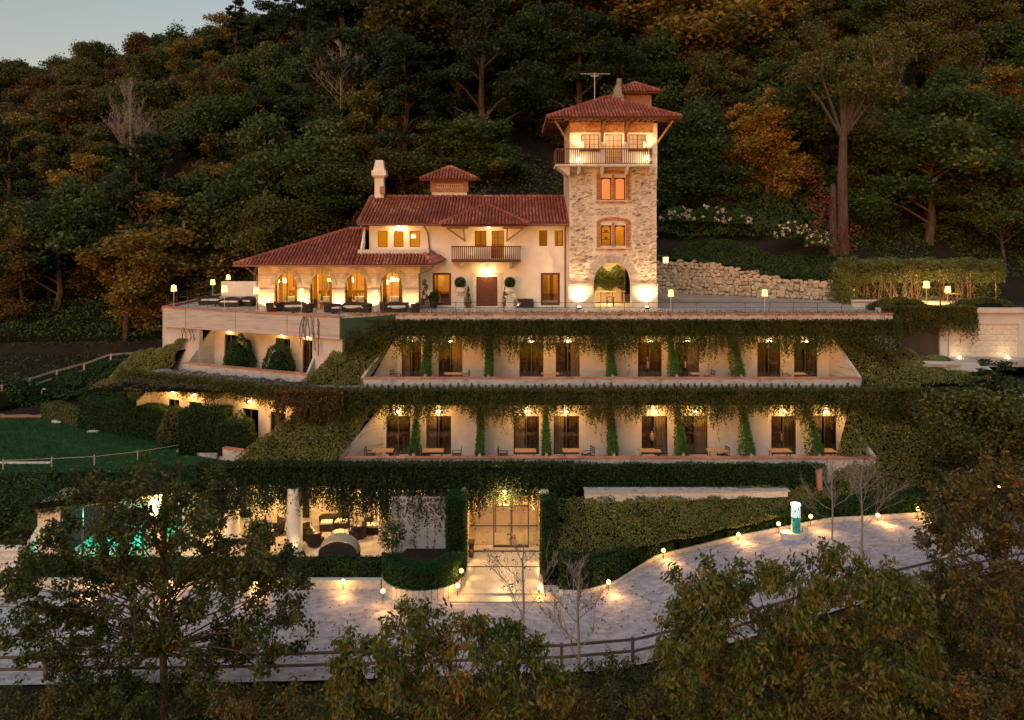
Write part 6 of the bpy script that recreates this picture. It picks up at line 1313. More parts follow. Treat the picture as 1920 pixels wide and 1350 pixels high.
n = 17000; P = np.stack([rng.uniform(pX0 - .4, pX1 + .4, n), rng.uniform(pY0 - .5, pY1 + .5, n), 2.6 + rng.uniform(0, .6, n)], -1); P[:, 2] += .2 * np.sin(P[:, 0] * 2.1) * np.sin(P[:, 1] * 2 + 1)
m_ = 7000; Q = np.stack([rng.uniform(pX0 - .5, pX1 + .4, m_), pY0 - .4 + rng.normal(0, .12, m_), 3.0 - rng.random(m_) ** 1.4 * 1.35], -1); keep = rng.random(m_) < np.clip(1.2 - (3.0 - Q[:, 2]) * .6 + .3 * np.sin(Q[:, 0] * 3), 0, 1); Q = Q[keep]
n2 = 2600; W_ = np.stack([pX0 - .2 + rng.normal(0, .3, n2), rng.uniform(pY0 - .3, pY1, n2), rng.uniform(0, 2.8, n2)], -1)
leafmesh('vine_leaves', np.concatenate([P, Q, W_]), .16, L['palegreen'], pg, .8)
n = 7000; P = np.stack([rng.uniform(pX0 - .4, pX1 + 2.5, n), pY1 + .5 + rng.normal(0, .2, n), rng.uniform(0, 2.6, n)], -1)
tag(leafmesh('pergola_back_hedge', P, .16, L['drape']), 'lit tangle of leaves closing the back of the pergola', 'hedge')
pointlight('lamp_light', (WX(1740, 60), 59.6, 1.5), 1000, (1.0, .60, .22), .2)
pointlight('lamp_light', (WX(1650, 60), 59.6, 1.5), 420, (1.0, .60, .22), .2); pointlight('lamp_light', (WX(1830, 60), 59.6, 1.5), 420, (1.0, .60, .22), .2)
spot('lamp_light', (WX(1690, 57), 57.2, .3), (WX(1690, 60), 61, 2.0), 420, ang=110)
tb2 = Rep(table_proto('garden_table', 'x', .5, .72, 'wood_light')); tb2.at((WX(1795, 59), 59.6, 0), 0, 1, 'round garden table under the pergola behind the lamps', 'garden table')
q = MB(); q.box(23.7, WX(1640, 57), 55.6, 55.9, 0, .5); q.box(23.7, WX(1640, 57), 55.5, 56.0, .501, .58); tag(q.build('low_wall', M['palestone']), 'low white kerb wall at the left foot of the pergola', 'wall')
rawshrub('terrace_shrub', 'wild trailing shrub on the terrace edge left of the pergola lamps', (WX(1690, 54), 54.4, .2), 1.9, .8, .6, 8000, L['drape'], .13)
rawshrub('terrace_shrub', 'yellow green shrub at the right end of the pergola', (WX(1850, 54), 54.6, .1), 2.2, .8, .7, 8000, L['drape'], .13)
# garage court
gr = thing('garage_building', 'pale garage building under the pergola with dark double door and wide panelled door', 'building', (30, 52.7, -3))
GYv = 52.9
q = MB(); gd = (WX(1688, GYv), WX(1762, GYv), -2.95, -.95); gp = (WX(1787, GYv), WX(1910, GYv), -2.95, -.75)
q.wall(24.4, 42, -3.0, .0, GYv, GYv + .3, [gd, gp]); q.build('wall', M['white'], gr); q = MB(); q.box(24.2, 42, GYv - .25, GYv + .4, .003, .3); q.build('parapet', M['white'], gr)
for k in range(2): q = MB(); a = gd[0] + (gd[1] - gd[0]) * k / 2; q.box(a + .01, a + (gd[1] - gd[0]) / 2 - .01, GYv + .14, GYv + .2, gd[2], gd[3]); q.build('door_leaf', M['bronze'], gr)
for k in range(6): q = MB(); z0 = gp[2] + (gp[3] - gp[2]) * k / 6; q.box(gp[0], gp[1], GYv + .12, GYv + .2, z0 + .012, z0 + (gp[3] - gp[2]) / 6); q.build('door_panel', M['palestone'], gr)
q = MB(); q.box(WX(1778, GYv), WX(1786, GYv), GYv - .08, GYv - .003, -2.95, -.6); q.build('pilaster', M['white'], gr)
q = MB(); q.prism([(24.6, 50.0), (45, 50.0), (45, GYv - .01), (24.6, GYv - .01)], -3.1, -2.96); tag(q.build('garage_court', M['paving']), kind='structure')
q = MB(); q.hexa([(23.9, 52.5, -3.2), (24.4, 52.5, -3.2), (24.4, 52.85, -3.2), (23.9, 52.85, -3.2), (22.4, 52.5, -.9), (24.4, 52.5, -.9), (24.4, 52.85, -.9), (22.4, 52.85, -.9)]); q.build('buttress', M['white'], gr)
q = MB(); q.hexa([(24.6, 50.6, -3.6), (29.2, 49.8, -3.6), (29.2, 50.0, -3.6), (24.6, 50.8, -3.6), (24.6, 50.6, -2.8), (29.2, 49.8, -2.8), (29.2, 50.0, -2.8), (24.6, 50.8, -2.8)]); q.hexa([(29.2, 49.8, -4.8), (30.6, 47.5, -5.6), (30.8, 47.6, -5.6), (29.4, 50, -4.8), (29.2, 49.8, -2.8), (30.6, 47.5, -4.6), (30.8, 47.6, -4.6), (29.4, 50, -2.8)])
q.build('court_wall', M['white'], gr)
gl_ = Rep(thing('garage_floor_light', 'x', 'light', (0, 0, 0))); q = MB(); q.lathe([(.09, 0), (.09, .12)], n=10); q.build('lens', M['bulb'], gl_.p, baked=False); pointlight('lamp_light', (0, -.1, .3), 7, r=.08, parent=gl_.p, baked=False)
for px, lb in ((1799, 'small round floor light at the left end of the wide garage door'), (1889, 'small round floor light at the right end of the wide garage door')): gl_.at((WX(px, 52.5), 52.5, -2.95), 0, 1, lb, 'floor lights at the garage')

# ============================================================ path spotlights
ps = thing('path_spotlight', 'x', 'spotlight', (0, 0, 0)); q = MB(); q.tube([(0, 0, 0), (0, 0, .4)], .02, 6); q.build('stake', M['iron'], ps, baked=False)
q = MB(); q.lathe([(.02, .4), (.09, .44), (.10, .53), (.03, .60)], n=10); q.build('lamp_head', M['bulb2'], ps, baked=False); pointlight('lamp_light', (0, -.22, .5), 42, (1.0, .48, .12), .05, ps, False)
rp = Rep(ps)
SP = [(1141, 1091, 38.9, 'garden spotlight at the near corner of the hedge right of the lobby'), (1244, 1032, 41.6, 'garden spotlight second along the kerb from the lobby'), (1385, 1002, 42.2, 'garden spotlight in the middle of the curved hedge'), (1460, 982, 42.0, 'garden spotlight just left of the teal totem'),
      (1520, 968, 42.3, 'garden spotlight just right of the teal totem'), (1646, 966, 42.2, 'garden spotlight behind the bare shrubs on the drive'), (1721, 954, 42.3, 'last garden spotlight on the right before the dark trees'), (483, 1095, 39.2, 'bright garden spotlight in front of the lounge hedge, left of centre'),
      (323, 1099, 39.2, 'garden spotlight half hidden behind the big left tree trunk'), (643, 1090, 39.2, 'small garden spotlight in the hedge under the hooded daybed'), (68, 1120, 39.0, 'garden spotlight at the far left foot of the spa wall'), (170, 1100, 39.0, 'faint garden spotlight behind the leaves of the left tree'),
      (718, 1108, 37.75, 'garden spotlight on the left rim of the half round planter'), (865, 1070, 38.9, 'tiny spotlight on the left edge of the entrance path, far end'), (1012, 1101, 38.6, 'spotlight on the right edge of the entrance path'), (858, 1098, 38.3, 'tiny spotlight on the left edge of the entrance path, near end'), (1875, 912, 43.5, 'lone lamp among the dark trees on the right edge')]
for px, py, Y, lb in SP:
    z = WZ(py, Y) - .5; rp.at((WX(px, Y), Y, z), 0, 1.0, lb, 'small warm garden spotlights')
for px, py, Y, lb in SP[:13]:   # pool of light thrown on the drive
    x = WX(px, Y); spot('lamp_light', (x + .1, Y - .3, WZ(py, Y)), (x + .5, Y - 1.8, road_z(x)), 210, (1, .48, .13), 100, 1.0)

# ============================================================ totem, stairs, fences, lawn
tm = thing('totem_sign', 'round lit advertising pillar, white above and teal below, on a pale stone base', 'sign pillar', (WX(1492, 41.4), 41.4, -10.5)); x = WX(1492, 41.4); zb = WZ(1003, 41.4)
q = MB(); n = 12; q.prism([(x - .0 + .62 * math.cos(a) * (1.0 + .3 * (math.cos(a) < 0)), 41.4 + .4 * math.sin(a)) for a in np.linspace(0, 2 * math.pi, n, endpoint=False)], zb - .3, zb + .16); q.build('stone_base', M['palestone'], tm)
q = MB(); q.box(x + .35, x + .6, 41.3, 41.5, zb + .161, zb + .42); q.build('base_rock', M['palestone'], tm)
q = MB(); q.lathe([(.23, zb + .16), (.23, zb + .95)], x, 41.4, 18); q.build('teal_panel', M['teal'], tm); q = MB(); q.lathe([(.23, zb + .951), (.23, zb + 1.55)], x, 41.4, 18); q.build('white_panel', M['teal2'], tm)
q = MB(); q.lathe([(.25, zb + 1.551), (.25, zb + 1.63)], x, 41.4, 18); q.build('light_ring', M['bulb'] if False else emit('cool_light_ring', (.8, 1, .8), 3), tm)
q = MB()
for k in range(9): a = math.pi + .5 + k * .24; r = .236; z = zb + .3 + (k * 37 % 11) * .115; q.poly([(x + r * math.cos(a + d), 41.4 + r * math.sin(a + d), z + e) for d, e in ((0, 0), (.22, .04), (.26, .1), (.12, .16), (.02, .1))])
q.build('printed_figure', M['gcanvas'], tm)
pointlight('totem_light', (x, 41.0, zb + 1.75), 8, (.75, 1, .85), .1)
sc_ = thing('garden_stairs', 'grey concrete stairs between low walls at the left edge', 'stairs', (-25, 38.5, -12))
for k in range(8):
    q = MB(); q.box(-27.5, -24.6 + (k < 3) * .3, 38.6 + k * .33, 38.6 + k * .33 + .33, -12.3, -12.1 + k * .19); q.build('step', M['palestone'], sc_)
q = MB(); q.hexa([(-24.5, 38.3, -12.3), (-24.2, 38.3, -12.3), (-24.2, 41.6, -12.3), (-24.5, 41.6, -12.3), (-24.5, 38.3, -11.3), (-24.2, 38.3, -11.3), (-24.2, 41.6, -9.7), (-24.5, 41.6, -9.7)]); q.build('side_wall', M['palestone'], sc_)
lx_ = np.linspace(-48, -16.5, 60); ly_ = np.linspace(44.3, 57.2, 26); LX, LY = np.meshgrid(lx_, ly_); o = grid_mesh('lawn', LX, LY, np.full(LX.shape, -7.98) + .03 * np.sin(LX * .6) * np.cos(LY * .5), M['lawn']); tag(o, kind='structure')
n = 26000; P = np.stack([rng.uniform(-36, -19, n), rng.uniform(44.4, 57, n), np.full(n, -7.93)], -1); o = leafmesh('grass_blades', P, .10, L['hedge'], None, .3, axis=np.tile([0, .1, 1.0], (n, 1))); tag(o, 'short green grass of the lawn', 'grass', kind='stuff')
q = MB(); q.box(-34, -26.5, 45.9, 46.05, -7.96, -7.86); tag(q.build('lawn_kerb', M['palestone']), kind='structure')
q = MB(); q.prism([(-45, 57.4), (-30, 57.4), (-30, 58.6), (-45, 58.6)], -8.0, -7.9); tag(q.build('garden_path', M['coping']), kind='structure')
q = MB(); q.prism([(-31.6 + .62 * math.cos(a), 56.0 + .4 * math.sin(a)) for a in np.linspace(0, 6.1, 9)], -7.98, -7.86); tag(q.build('manhole_cover', M['palestone']), 'pale stone slab lying on the far left corner of the lawn', 'slab')
q = MB(); q.box(-28.2, -27.5, 53.1, 53.4, -7.98, -7.9); tag(q.build('small_slab', M['palestone']), 'tiny white slab in the lawn before the tall hedge', 'slab')
hb = thing('rope_fence', 'thin rope fence on short posts along the near edge of the lawn', 'fence', (-22, 46, -8)); rp_ = [(-19.8, 48.2), (-21.8, 46.6), (-23.8, 45.6), (-26.0, 45.2), (-28.5, 44.8)]
for (a, b_) in rp_: q = MB(); q.tube([(a, b_, -8), (a, b_, -7.35)], .035, 6); q.build('post', M['greywood'], hb)
q = MB(); q.tube([(a, b_, -7.45) for a, b_ in rp_], .014, 5); q.build('rope', M['greywood'], hb)
wf = thing('timber_fence', 'two rail weathered timber fence climbing along the path at the left', 'fence', (-33, 66, -6)); FPt = []
for px, pyt, pyb in ((-40, 750, 775), (4, 722, 747), (56, 709, 735), (107, 694, 719), (158, 681, 706), (208, 664, 686), (258, 661, 680), (303, 659, 677)):
    s = (pyb - pyt) / 1.15; Y = FPX / s; Y = np.interp(px, [-40, 56, 158, 303], [57, 61.5, 65, 69.5]); FPt.append((WX(px, Y), Y, WZ(pyb, Y), WZ(pyt, Y)))
for (a, y, z0, z1) in FPt: q = MB(); q.box(a - .07, a + .07, y - .05, y + .05, z0 - 1.2, z1 + .03); q.build('post', M['greywood'], wf)
for f in (.97, .45):
    for A, B in zip(FPt, FPt[1:]):
        q = MB(); za, zb_ = A[2] + (A[3] - A[2]) * f, B[2] + (B[3] - B[2]) * f; q.hexa([(A[0] + .075, A[1] - .09, za - .09), (B[0] - .075, B[1] - .09, zb_ - .09), (B[0] - .075, B[1] - .055, zb_ - .09), (A[0] + .075, A[1] - .055, za - .09), (A[0] + .075, A[1] - .09, za + .09), (B[0] - .075, B[1] - .09, zb_ + .09), (B[0] - .075, B[1] - .055, zb_ + .09), (A[0] + .075, A[1] - .055, za + .09)]); q.build('rail', M['greywood'], wf)
rawshrub('verge_shrubs', 'dark evergreen shrub mass left of the timber fence foot', (-38, 60, -7.4), 3.0, 1.5, 1.6, 5000, L['hedge'], .2)
gp_ = Rep(thing('garden_lamp', 'x', 'lamp', (0, 0, 0))); q = MB(); q.tube([(0, 0, 0), (0, 0, 1.0), (.12, 0, 1.15), (.3, 0, 1.1)], .04, 6); q.build('curved_pole', M['pale_metal'], gp_.p, baked=False); gp_.at((WX(78, 60), 60, -7.6), 0, 1, 'unlit pale curved garden lamp by the far path on the left', 'unlit garden lamp')
# drive fence
df = thing('drive_fence', 'dark two rail timber fence on the outer edge of the gravel drive', 'fence', (0, 32, -12)); X = -27.0; pts = []
while X < 27: y = float(fence_y(X)); pts.append((X, y, float(road_z(X)) + .0)); X += 2.9
for (a, y, z) in pts: q = MB(); q.box(a - .06, a + .06, y - .05, y + .05, z - .8, z + 1.12); q.build('post', M['fence'], df)
for h in (1.02, .55):
    for A, B in zip(pts, pts[1:]): q = MB(); q.hexa([(A[0] + .062, A[1] - .03, A[2] + h - .05), (B[0] - .062, B[1] - .03, B[2] + h - .05), (B[0] - .062, B[1] + .03, B[2] + h - .05), (A[0] + .062, A[1] + .03, A[2] + h - .05), (A[0] + .062, A[1] - .03, A[2] + h + .05), (B[0] - .062, B[1] - .03, B[2] + h + .05), (B[0] - .062, B[1] + .03, B[2] + h + .05), (A[0] + .062, A[1] + .03, A[2] + h + .05)]); q.build('rail', M['fence'], df)
# railing on the slope behind the villa
hr = thing('hillside_railing', 'thin metal railing on the dark slope behind the villa roof', 'railing', (-2, 68, 8)); pts = [(x, 68.6, gz(x, 68.6)) for x in np.arange(-13, 5, 2.2)]
for p in pts: q = MB(); q.tube([(p[0], p[1], p[2] - .2), (p[0], p[1], p[2] + 1.0)], .03, 5); q.build('post', M['greywood'], hr)
for h in (.5, 1.0): q = MB(); q.tube([(p[0], p[1], p[2] + h) for p in pts], .02, 5); q.build('rail', M['greywood'], hr)
# potted plants at the lounge
def bush_pot(px, Y, z, r, lb, name='potted_bush', pot='blackpot', lf=.14, h=.8, trunk=.0):
    x = WX(px, Y); t = thing(name, lb, 'potted plant', (x, Y, z)); q = MB(); q.lathe([(r * .45, z), (r * .6, z + .5)], x, Y, 14); q.build('pot', M[pot], t); rg = np.random.default_rng(px); n = 1100
    d = rg.normal(size=(n, 3)); d /= np.linalg.norm(d, axis=1)[:, None]; c = np.array([x, Y, z + .5 + trunk + h * .6]); leafmesh('foliage', c + d * [r, r, h * .6] * rg.uniform(.5, 1.05, n)[:, None], lf, L['ivy'], t, .45, droop=.1); q = MB(); q.tube([(x, Y, z + .4), (x, Y, z + .6 + trunk + h * .3)], .035, 6); q.build('trunk', M['bark'], t)
bush_pot(485, 42.3, -12, 1.0, 'large dark round bush in a square black pot left of the round column', h=1.3); bush_pot(735, 41.3, -12, .75, 'small round headed tree in a terracotta pot beside the mulch bed', 'potted_tree', 'pot', h=1.2, trunk=.45)
# hanging dead vines on the left fascia
dv = MB(AF); rg = np.random.default_rng(4)
for (x0, n, z0, zl) in ((-2.1, 9, -.0, 2.4), (-12.6, 7, -1.3, .9)):
    for k in range(n):
        x = x0 + rg.uniform(-.7, .5); pts = [(x, -.2, z0 + rg.uniform(-.1, .1))]
        for j in range(7): pts.append((pts[-1][0] + rg.normal(0, .07), -.2 + rg.normal(0, .03), pts[-1][2] - zl / 7 * rg.uniform(.4, 1.2)))
        dv.tube(pts, .022, 4)
tag(dv.build('dead_vines', M['bark']), 'dark leafless vines hanging over the white fascia of the left terrace', 'vine', kind=None)
for (x, y) in ((-2.3, 40.6), (-2.3, 42.6), (1.45, 40.2), (1.45, 42.4)): spot('lamp_light', (x, y, -11.6), (x * .2, y - 1.2, -12.06), 80, (1, .56, .18), 120, 1.0)
# entrance console
b = MB(); b.box(-2.35, -2.0, 42.6, 43.2, -11.3, -11.22); b.box(-2.3, -2.05, 42.65, 42.7, -12, -11.301); b.box(-2.3, -2.05, 43.1, 43.15, -12, -11.301); tag(b.build('console_table', M['wood']), 'small console table on the left side of the entrance passage', 'table')
# ============================================================ trees
def crown_pts(kind, n, seed):
    """unit tree: base at 0, height 1; leaf centres, normals, limb ends"""
    rg = np.random.default_rng(seed); C = []
    def lobe(c, r, k):   # a bough: several small clumps round a centre
        for _ in range(k):
            d = rg.normal(size=3); d /= np.linalg.norm(d); C.append((c + d * r * rg.uniform(.3, 1.0) * np.array([1, 1, .7]), r * rg.uniform(.30, .62)))
    if kind == 'broad':
        for k in range(13):
            d = rg.normal(size=3); d[2] = d[2] * .9 + .1; d /= np.linalg.norm(d); r = rg.uniform(.45, 1.0); lobe(np.array([0, 0, .60]) + d * r * np.array([.27, .27, .27]) * rg.uniform(.8, 1.15), rg.uniform(.09, .16), 9)
    elif kind == 'tall':
        for k in range(15):
            z = .2 + .72 * (k + rg.random()) / 15; w = .20 * math.sin(math.pi * min(1, (z - .08) / 1.0)) ** .6; a = rg.uniform(0, 6.28); r = w * rg.uniform(.3, 1.1); lobe(np.array([r * math.cos(a), r * math.sin(a), z]), rg.uniform(.06, .12), 8)
    elif kind == 'pine':
        for k in range(18):
            z = .38 + .58 * (k + rg.random()) / 18; w = .25 * (1.08 - z) ** .7 + .04; a = k * 2.4 + rg.uniform(-.5, .5); r = w * rg.uniform(.35, 1.1); lobe(np.array([r * math.cos(a), r * math.sin(a), z - r * .25]), rg.uniform(.05, .10), 7)
    elif kind == 'spruce':
        for k in range(30):
            z = .08 + .9 * (k + rg.random()) / 30; w = .2 * (1.0 - z) + .02; a = k * 2.4 + rg.uniform(-.6, .6); r = w * rg.uniform(.6, 1.05); lobe(np.array([r * math.cos(a), r * math.sin(a), z - r * .35]), rg.uniform(.035, .07) * (1.3 - z * .7), 5)
    P, N = [], []; w = np.array([c[1] ** 2 for c in C]); w /= w.sum()
    for (c, r), f in zip(C, w):
        k = int(n * f) + 3; d = rg.normal(size=(k, 3)); d /= np.linalg.norm(d, axis=1)[:, None]; rr = rg.uniform(.25, 1.2, k) ** .7; out = rg.random(k) < .10; rr[out] *= 1.45
        fl = np.array([1.25, 1.25, .5 if kind in ('pine', 'spruce') else .85]); P.append(c + d * rr[:, None] * r * fl); N.append(d)
    C = C[::max(1, len(C) // 16)]
    return np.concatenate(P), np.concatenate(N), C
def make_tree(name, kind, H, n, leafsz, m, seed, bark='bark', label='x', cat='tree', tr=None):
    t = thing(name, label, cat, (0, 0, 0)); P, N, C = crown_pts(kind, n, seed)
    leafmesh('crown', P * H, leafsz, m, t, .65, N=N, baked=False, flat=.28)
    q = MB(); rg = random.Random(seed); r = tr or H * .017; top = .9 if kind != 'broad' else .6
    pts = [(0, 0, -H * .05)]; 
    for k in range(1, 6): pts.append((rg.uniform(-.012, .012) * H, rg.uniform(-.012, .012) * H, H * top * k / 5))
    q.tube(pts, [r * 1.25, r, r * .85, r * .65, r * .45, r * .2], 7)
    for (c, rad) in C[:14]:
        z0 = max(.15, c[2] - math.hypot(c[0], c[1]) * .8); z0 = min(z0, top * .95)
        q.tube([(0, 0, z0 * H), (c[0] * .5 * H, c[1] * .5 * H, (z0 + c[2]) / 2 * H + .02 * H), tuple(c * H)], [r * .4, r * .28, r * .12], 5)
    q.build('trunk', M[bark], t, baked=False); return t
def bare_tree(name, H, seed, bark, label, loc, rz=0, nb=26, cat='bare tree', up=.6, spread=.35, depth=3, leaf=None, nleaf=0):
    t = thing(name, label, cat, loc, rz); rg = random.Random(seed); q = MB(); tips = []
    q.tube([(0, 0, -.3), (.01 * H, 0, H * .4), (0, .01 * H, H * .75), (.02 * H, 0, H)], [H * .014, H * .011, H * .007, H * .002], 6)
    def br(p, d, l, r, lev):
        pts = [p]
        for k in range(4):
            d = (d + Vector((rg.uniform(-.3, .3), rg.uniform(-.3, .3), rg.uniform(-.05, .28)))).normalized(); pts.append(pts[-1] + d * l / 4)
            if lev > 0 and k > 0:
                for _ in range(2 if lev > 1 else 2): br(pts[-1], (d + Vector((rg.uniform(-.9, .9), rg.uniform(-.9, .9), rg.uniform(-.2, .7)))).normalized(), l * rg.uniform(.35, .6), r * .55, lev - 1)
        q.tube(pts, [r, r * .85, r * .65, r * .45, r * .2], 4); tips.extend(pts[2:])
    for k in range(nb):
        z = H * rg.uniform(.25, .95); a = rg.uniform(0, 6.28); br(Vector((0, 0, z)), Vector((math.cos(a), math.sin(a), up)).normalized(), H * spread * (1.15 - z / H), H * .0038, depth - 1)
    q.build('trunk', M[bark], t, baked=False)
    if nleaf:
        T = np.array([tuple(p) for p in tips]); P = T[rng.integers(0, len(T), nleaf)] + rng.normal(0, .12, (nleaf, 3)); leafmesh('crown', P, .12, leaf, t, .5, baked=False)
    return t

protos = {}
def P_(key, *a): protos[key] = [make_tree(*q) for q in a]
P_('green', ('broadleaf_tree', 'broad', 12, 15000, .27, L['green'], 1), ('broadleaf_tree', 'tall', 13, 15000, .27, L['green'], 2), ('broadleaf_tree', 'broad', 11, 15000, .27, L['green'], 13))
P_('olive', ('broadleaf_tree', 'broad', 12, 15000, .26, L['olive'], 3), ('broadleaf_tree', 'tall', 13, 14000, .26, L['olive'], 4))
P_('rust', ('autumn_tree', 'broad', 11, 14000, .26, L['rust'], 5), ('autumn_tree', 'tall', 12, 14000, .26, L['rust'], 6))
P_('gold', ('autumn_tree', 'tall', 12, 15000, .25, L['gold'], 7), ('autumn_tree', 'broad', 11, 15000, .25, L['gold'], 8))
P_('conifer', ('pine_tree', 'pine', 17, 14000, .26, L['conifer'], 9), ('pine_tree', 'pine', 18, 14000, .26, L['conifer'], 10), ('spruce_tree', 'spruce', 15, 15000, .25, L['conifer'], 11))
reps = {k: [Rep(t) for t in v] for k, v in protos.items()}
def plant(kind, x, y, h, label, group, z=None, idx=None, wide=1.0, sink=1.8):
    L_ = reps[kind]; i = random.randrange(len(L_)) if idx is None else idx; r = L_[i]; base = {'green': (12, 13, 11), 'olive': (12, 13), 'rust': (11, 12), 'gold': (12, 11), 'conifer': (17, 18, 15)}[kind][i]
    z = gz(x, y) if z is None else z; z -= sink; h += sink; s = h / base; wide *= random.uniform(.98, 1.25)
    return r.at((x, y, z), random.uniform(0, 6.28), (s * wide, s * wide, s), label, group)
# placed trees that the photograph singles out: kind, px, Y, height, width, idx, label, base z
def at_px(kind, px, Y, pytop, lb, wide=1.0, idx=None, z=None):
    x = WX(px, Y); zb = gz(x, Y) if z is None else z; h = WZ(pytop, Y) - zb; plant(kind, x, Y, h, lb, 'singled out forest trees', zb, idx, wide)
at_px('gold', 285, 73, 335, 'golden brown tree left of the arcade roof, below the dead tree', 1.25, 1)
at_px('gold', 235, 70, 420, 'low golden tree at the forest edge above the left terrace lamps', 1.2, 0)
at_px('gold', 1440, 74, 150, 'tall yellow tipped tree above the stone retaining wall', 1.0, 0)
at_px('gold', 1375, 76, 180, 'yellow green tree just right of the tower balcony', .95, 0)
at_px('olive', 1345, 84, 80, 'narrow brown olive tree behind the yellow tipped one', .9, 1)
at_px('green', 1300, 78, 180, 'dark tree close behind the right edge of the tower', .9, 1)
at_px('green', 1745, 72, 175, 'broad green tree with golden top above the pergola', 1.35, 0)
at_px('green', 1650, 75, 210, 'green tree left of the broad one above the pergola', 1.1, 2)
at_px('gold', 1830, 80, 190, 'golden round tree at the upper right of the pergola', 1.1, 1)
at_px('green', 1880, 70, 330, 'dark green tree at the right edge beside the pergola', 1.1, 2)
at_px('conifer', 745, 82, -160, 'tall pine with a bare trunk rising behind the villa chimney', 1.0, 0)
at_px('conifer', 640, 88, -120, 'pine left of the tall trunk above the villa', 1.1, 1)
at_px('olive', 800, 86, -60, 'broadleaf tree hanging over the dark hollow behind the villa', 1.3, 0)
at_px('rust', 985, 92, -140, 'rust orange tree at the top edge above the tower antenna', 1.4, 0)
at_px('rust', 1060, 96, -150, 'second rust orange tree at the top edge beside the first', 1.3, 0)
at_px('conifer', 1085, 80, 0, 'pale pine with drooping boughs directly behind the tower roof', 1.0, 1)
at_px('gold', 1290, 92, -130, 'autumn tree at the top edge right of the tower turret', 1.2, 1)
at_px('green', 600, 74, 260, 'round dark tree left of the villa chimney', 1.2, 2)
at_px('green', 820, 78, 230, 'dark tree filling the gap above the brick lantern', 1.1, 0)
at_px('green', 700, 80, 250, 'green tree behind the white chimney', 1.0, 1)
at_px('olive', 480, 72, 330, 'dark olive tree over the left hip of the arcade roof', 1.2, 0)
at_px('green', 400, 76, 290, 'dark green tree right of the golden one', 1.2, 2)
at_px('green', 110, 74, 330, 'dark tree above the timber fence', 1.2, 0)
at_px('rust', 40, 73, 440, 'rusty tree at the left edge above the timber fence', 1.1, 1)
# random fill over the hillside
rg = random.Random(21); ntree = 0; used = {}
COLS = [(-9999, 140, 'at the far left edge'), (140, 330, 'left of the dead tree line'), (330, 520, 'above the left arcade roof'), (520, 690, 'left of the white chimney'), (690, 830, 'behind the white chimney'), (830, 960, 'above the brick lantern'),
        (960, 1130, 'behind the tower antenna'), (1130, 1290, 'behind the tower'), (1290, 1440, 'just right of the tower'), (1440, 1600, 'above the stone retaining wall'), (1600, 1760, 'above the pergola'), (1760, 9999, 'at the far right edge')]
def forest_label(kn, xx, yy, h):
    px = 960 + xx / yy * FPX; where = [c[2] for c in COLS if c[0] <= px < c[1]][0]
    z = gz(xx, yy) + h; py = HOR - (z - CAMZ) / yy * FPX
    row = 'at the forest edge' if yy < 80 else ('low in the forest' if py > 260 else ('halfway up the forest' if py > 120 else ('high in the forest' if py > 20 else 'near the top edge')))
    return '%s%s %s, %s' % ('tall ' if h > 12 else ('small ' if h < 8 and 'low' not in kn else ''), kn, where, row)
KN = {'green': 'dark green tree', 'olive': 'brownish olive tree', 'rust': 'rusty autumn tree', 'gold': 'golden autumn tree', 'conifer': 'dark conifer'}
BASE = {'green': (12, 13, 11), 'olive': (12, 13), 'rust': (11, 12), 'gold': (12, 11), 'conifer': (17, 18, 15)}
y = 76.0
while y < 182:
    step = 6.3 + (y - 76) * .030; half = y * .70; x = -half + rg.uniform(0, step)
    while x < half:
        xx, yy = x + rg.uniform(-1.6, 1.6), y + rg.uniform(-1.6, 1.6)
        gap = (-1.5 < xx < 6.5 and yy < 84)
        zone = xx / yy < -.30
        if not gap and gz(xx, yy) < WZ(-40, yy) and ntree < 225:
            r_ = rg.random(); lf = xx / yy
            if zone and yy < 125: w = [('green', .26), ('olive', .36), ('rust', .20), ('gold', .10), ('conifer', .08)]
            elif zone: w = [('green', .42), ('olive', .38), ('rust', .12), ('gold', .04), ('conifer', .04)]
            elif lf < .15: w = [('green', .36), ('olive', .26), ('rust', .05), ('gold', .03), ('conifer', .30)]
            else: w = [('green', .46), ('olive', .30), ('rust', .09), ('gold', .10), ('conifer', .05)]
            a = 0
            for kd, p in w:
                a += p
                if r_ < a: break
            h = rg.uniform(9.5, 13.5) if kd != 'conifer' else rg.uniform(13, 18)
            if zone and yy > 140: h = rg.uniform(7.0, 9.5)
            lab = forest_label(KN[kd], xx, yy, h); plant(kd, xx, yy, h, lab, 'trees of the wooded hill', wide=1.12 if h < 10 else 1.0); ntree += 1
        x += step * rg.uniform(.85, 1.2) * (.8 if zone and y > 135 else 1)
    y += step * .86
# low understorey trees that close the forest edge and shade its floor
for k in range(74):
    px = (-10 + k * 38 + rg.uniform(-12, 12)) if k < 52 else (1210 + (k - 52) * 34 if k < 64 else 850 + (k - 64) * 24); Y = rg.uniform(72, 79); x = WX(px, Y)
    if 850 <= px < 1180: Y = rg.uniform(72.5, 76) if px < 930 else rg.uniform(84, 90); x = WX(px, Y)
    if 1180 <= px < 1560: Y = rg.uniform(75.5, 78); x = WX(px, Y)
    kd = rg.choice(['green', 'green', 'olive', 'green', 'rust' if px < 600 else 'olive']); h = rg.uniform(4.5, 7.5)
    plant(kd, x, Y, h, forest_label('low bushy ' + KN[kd], x, Y, h), 'low trees at the forest edge', z=gz(x, Y) - 1.6, wide=1.45)
print('forest trees', ntree)
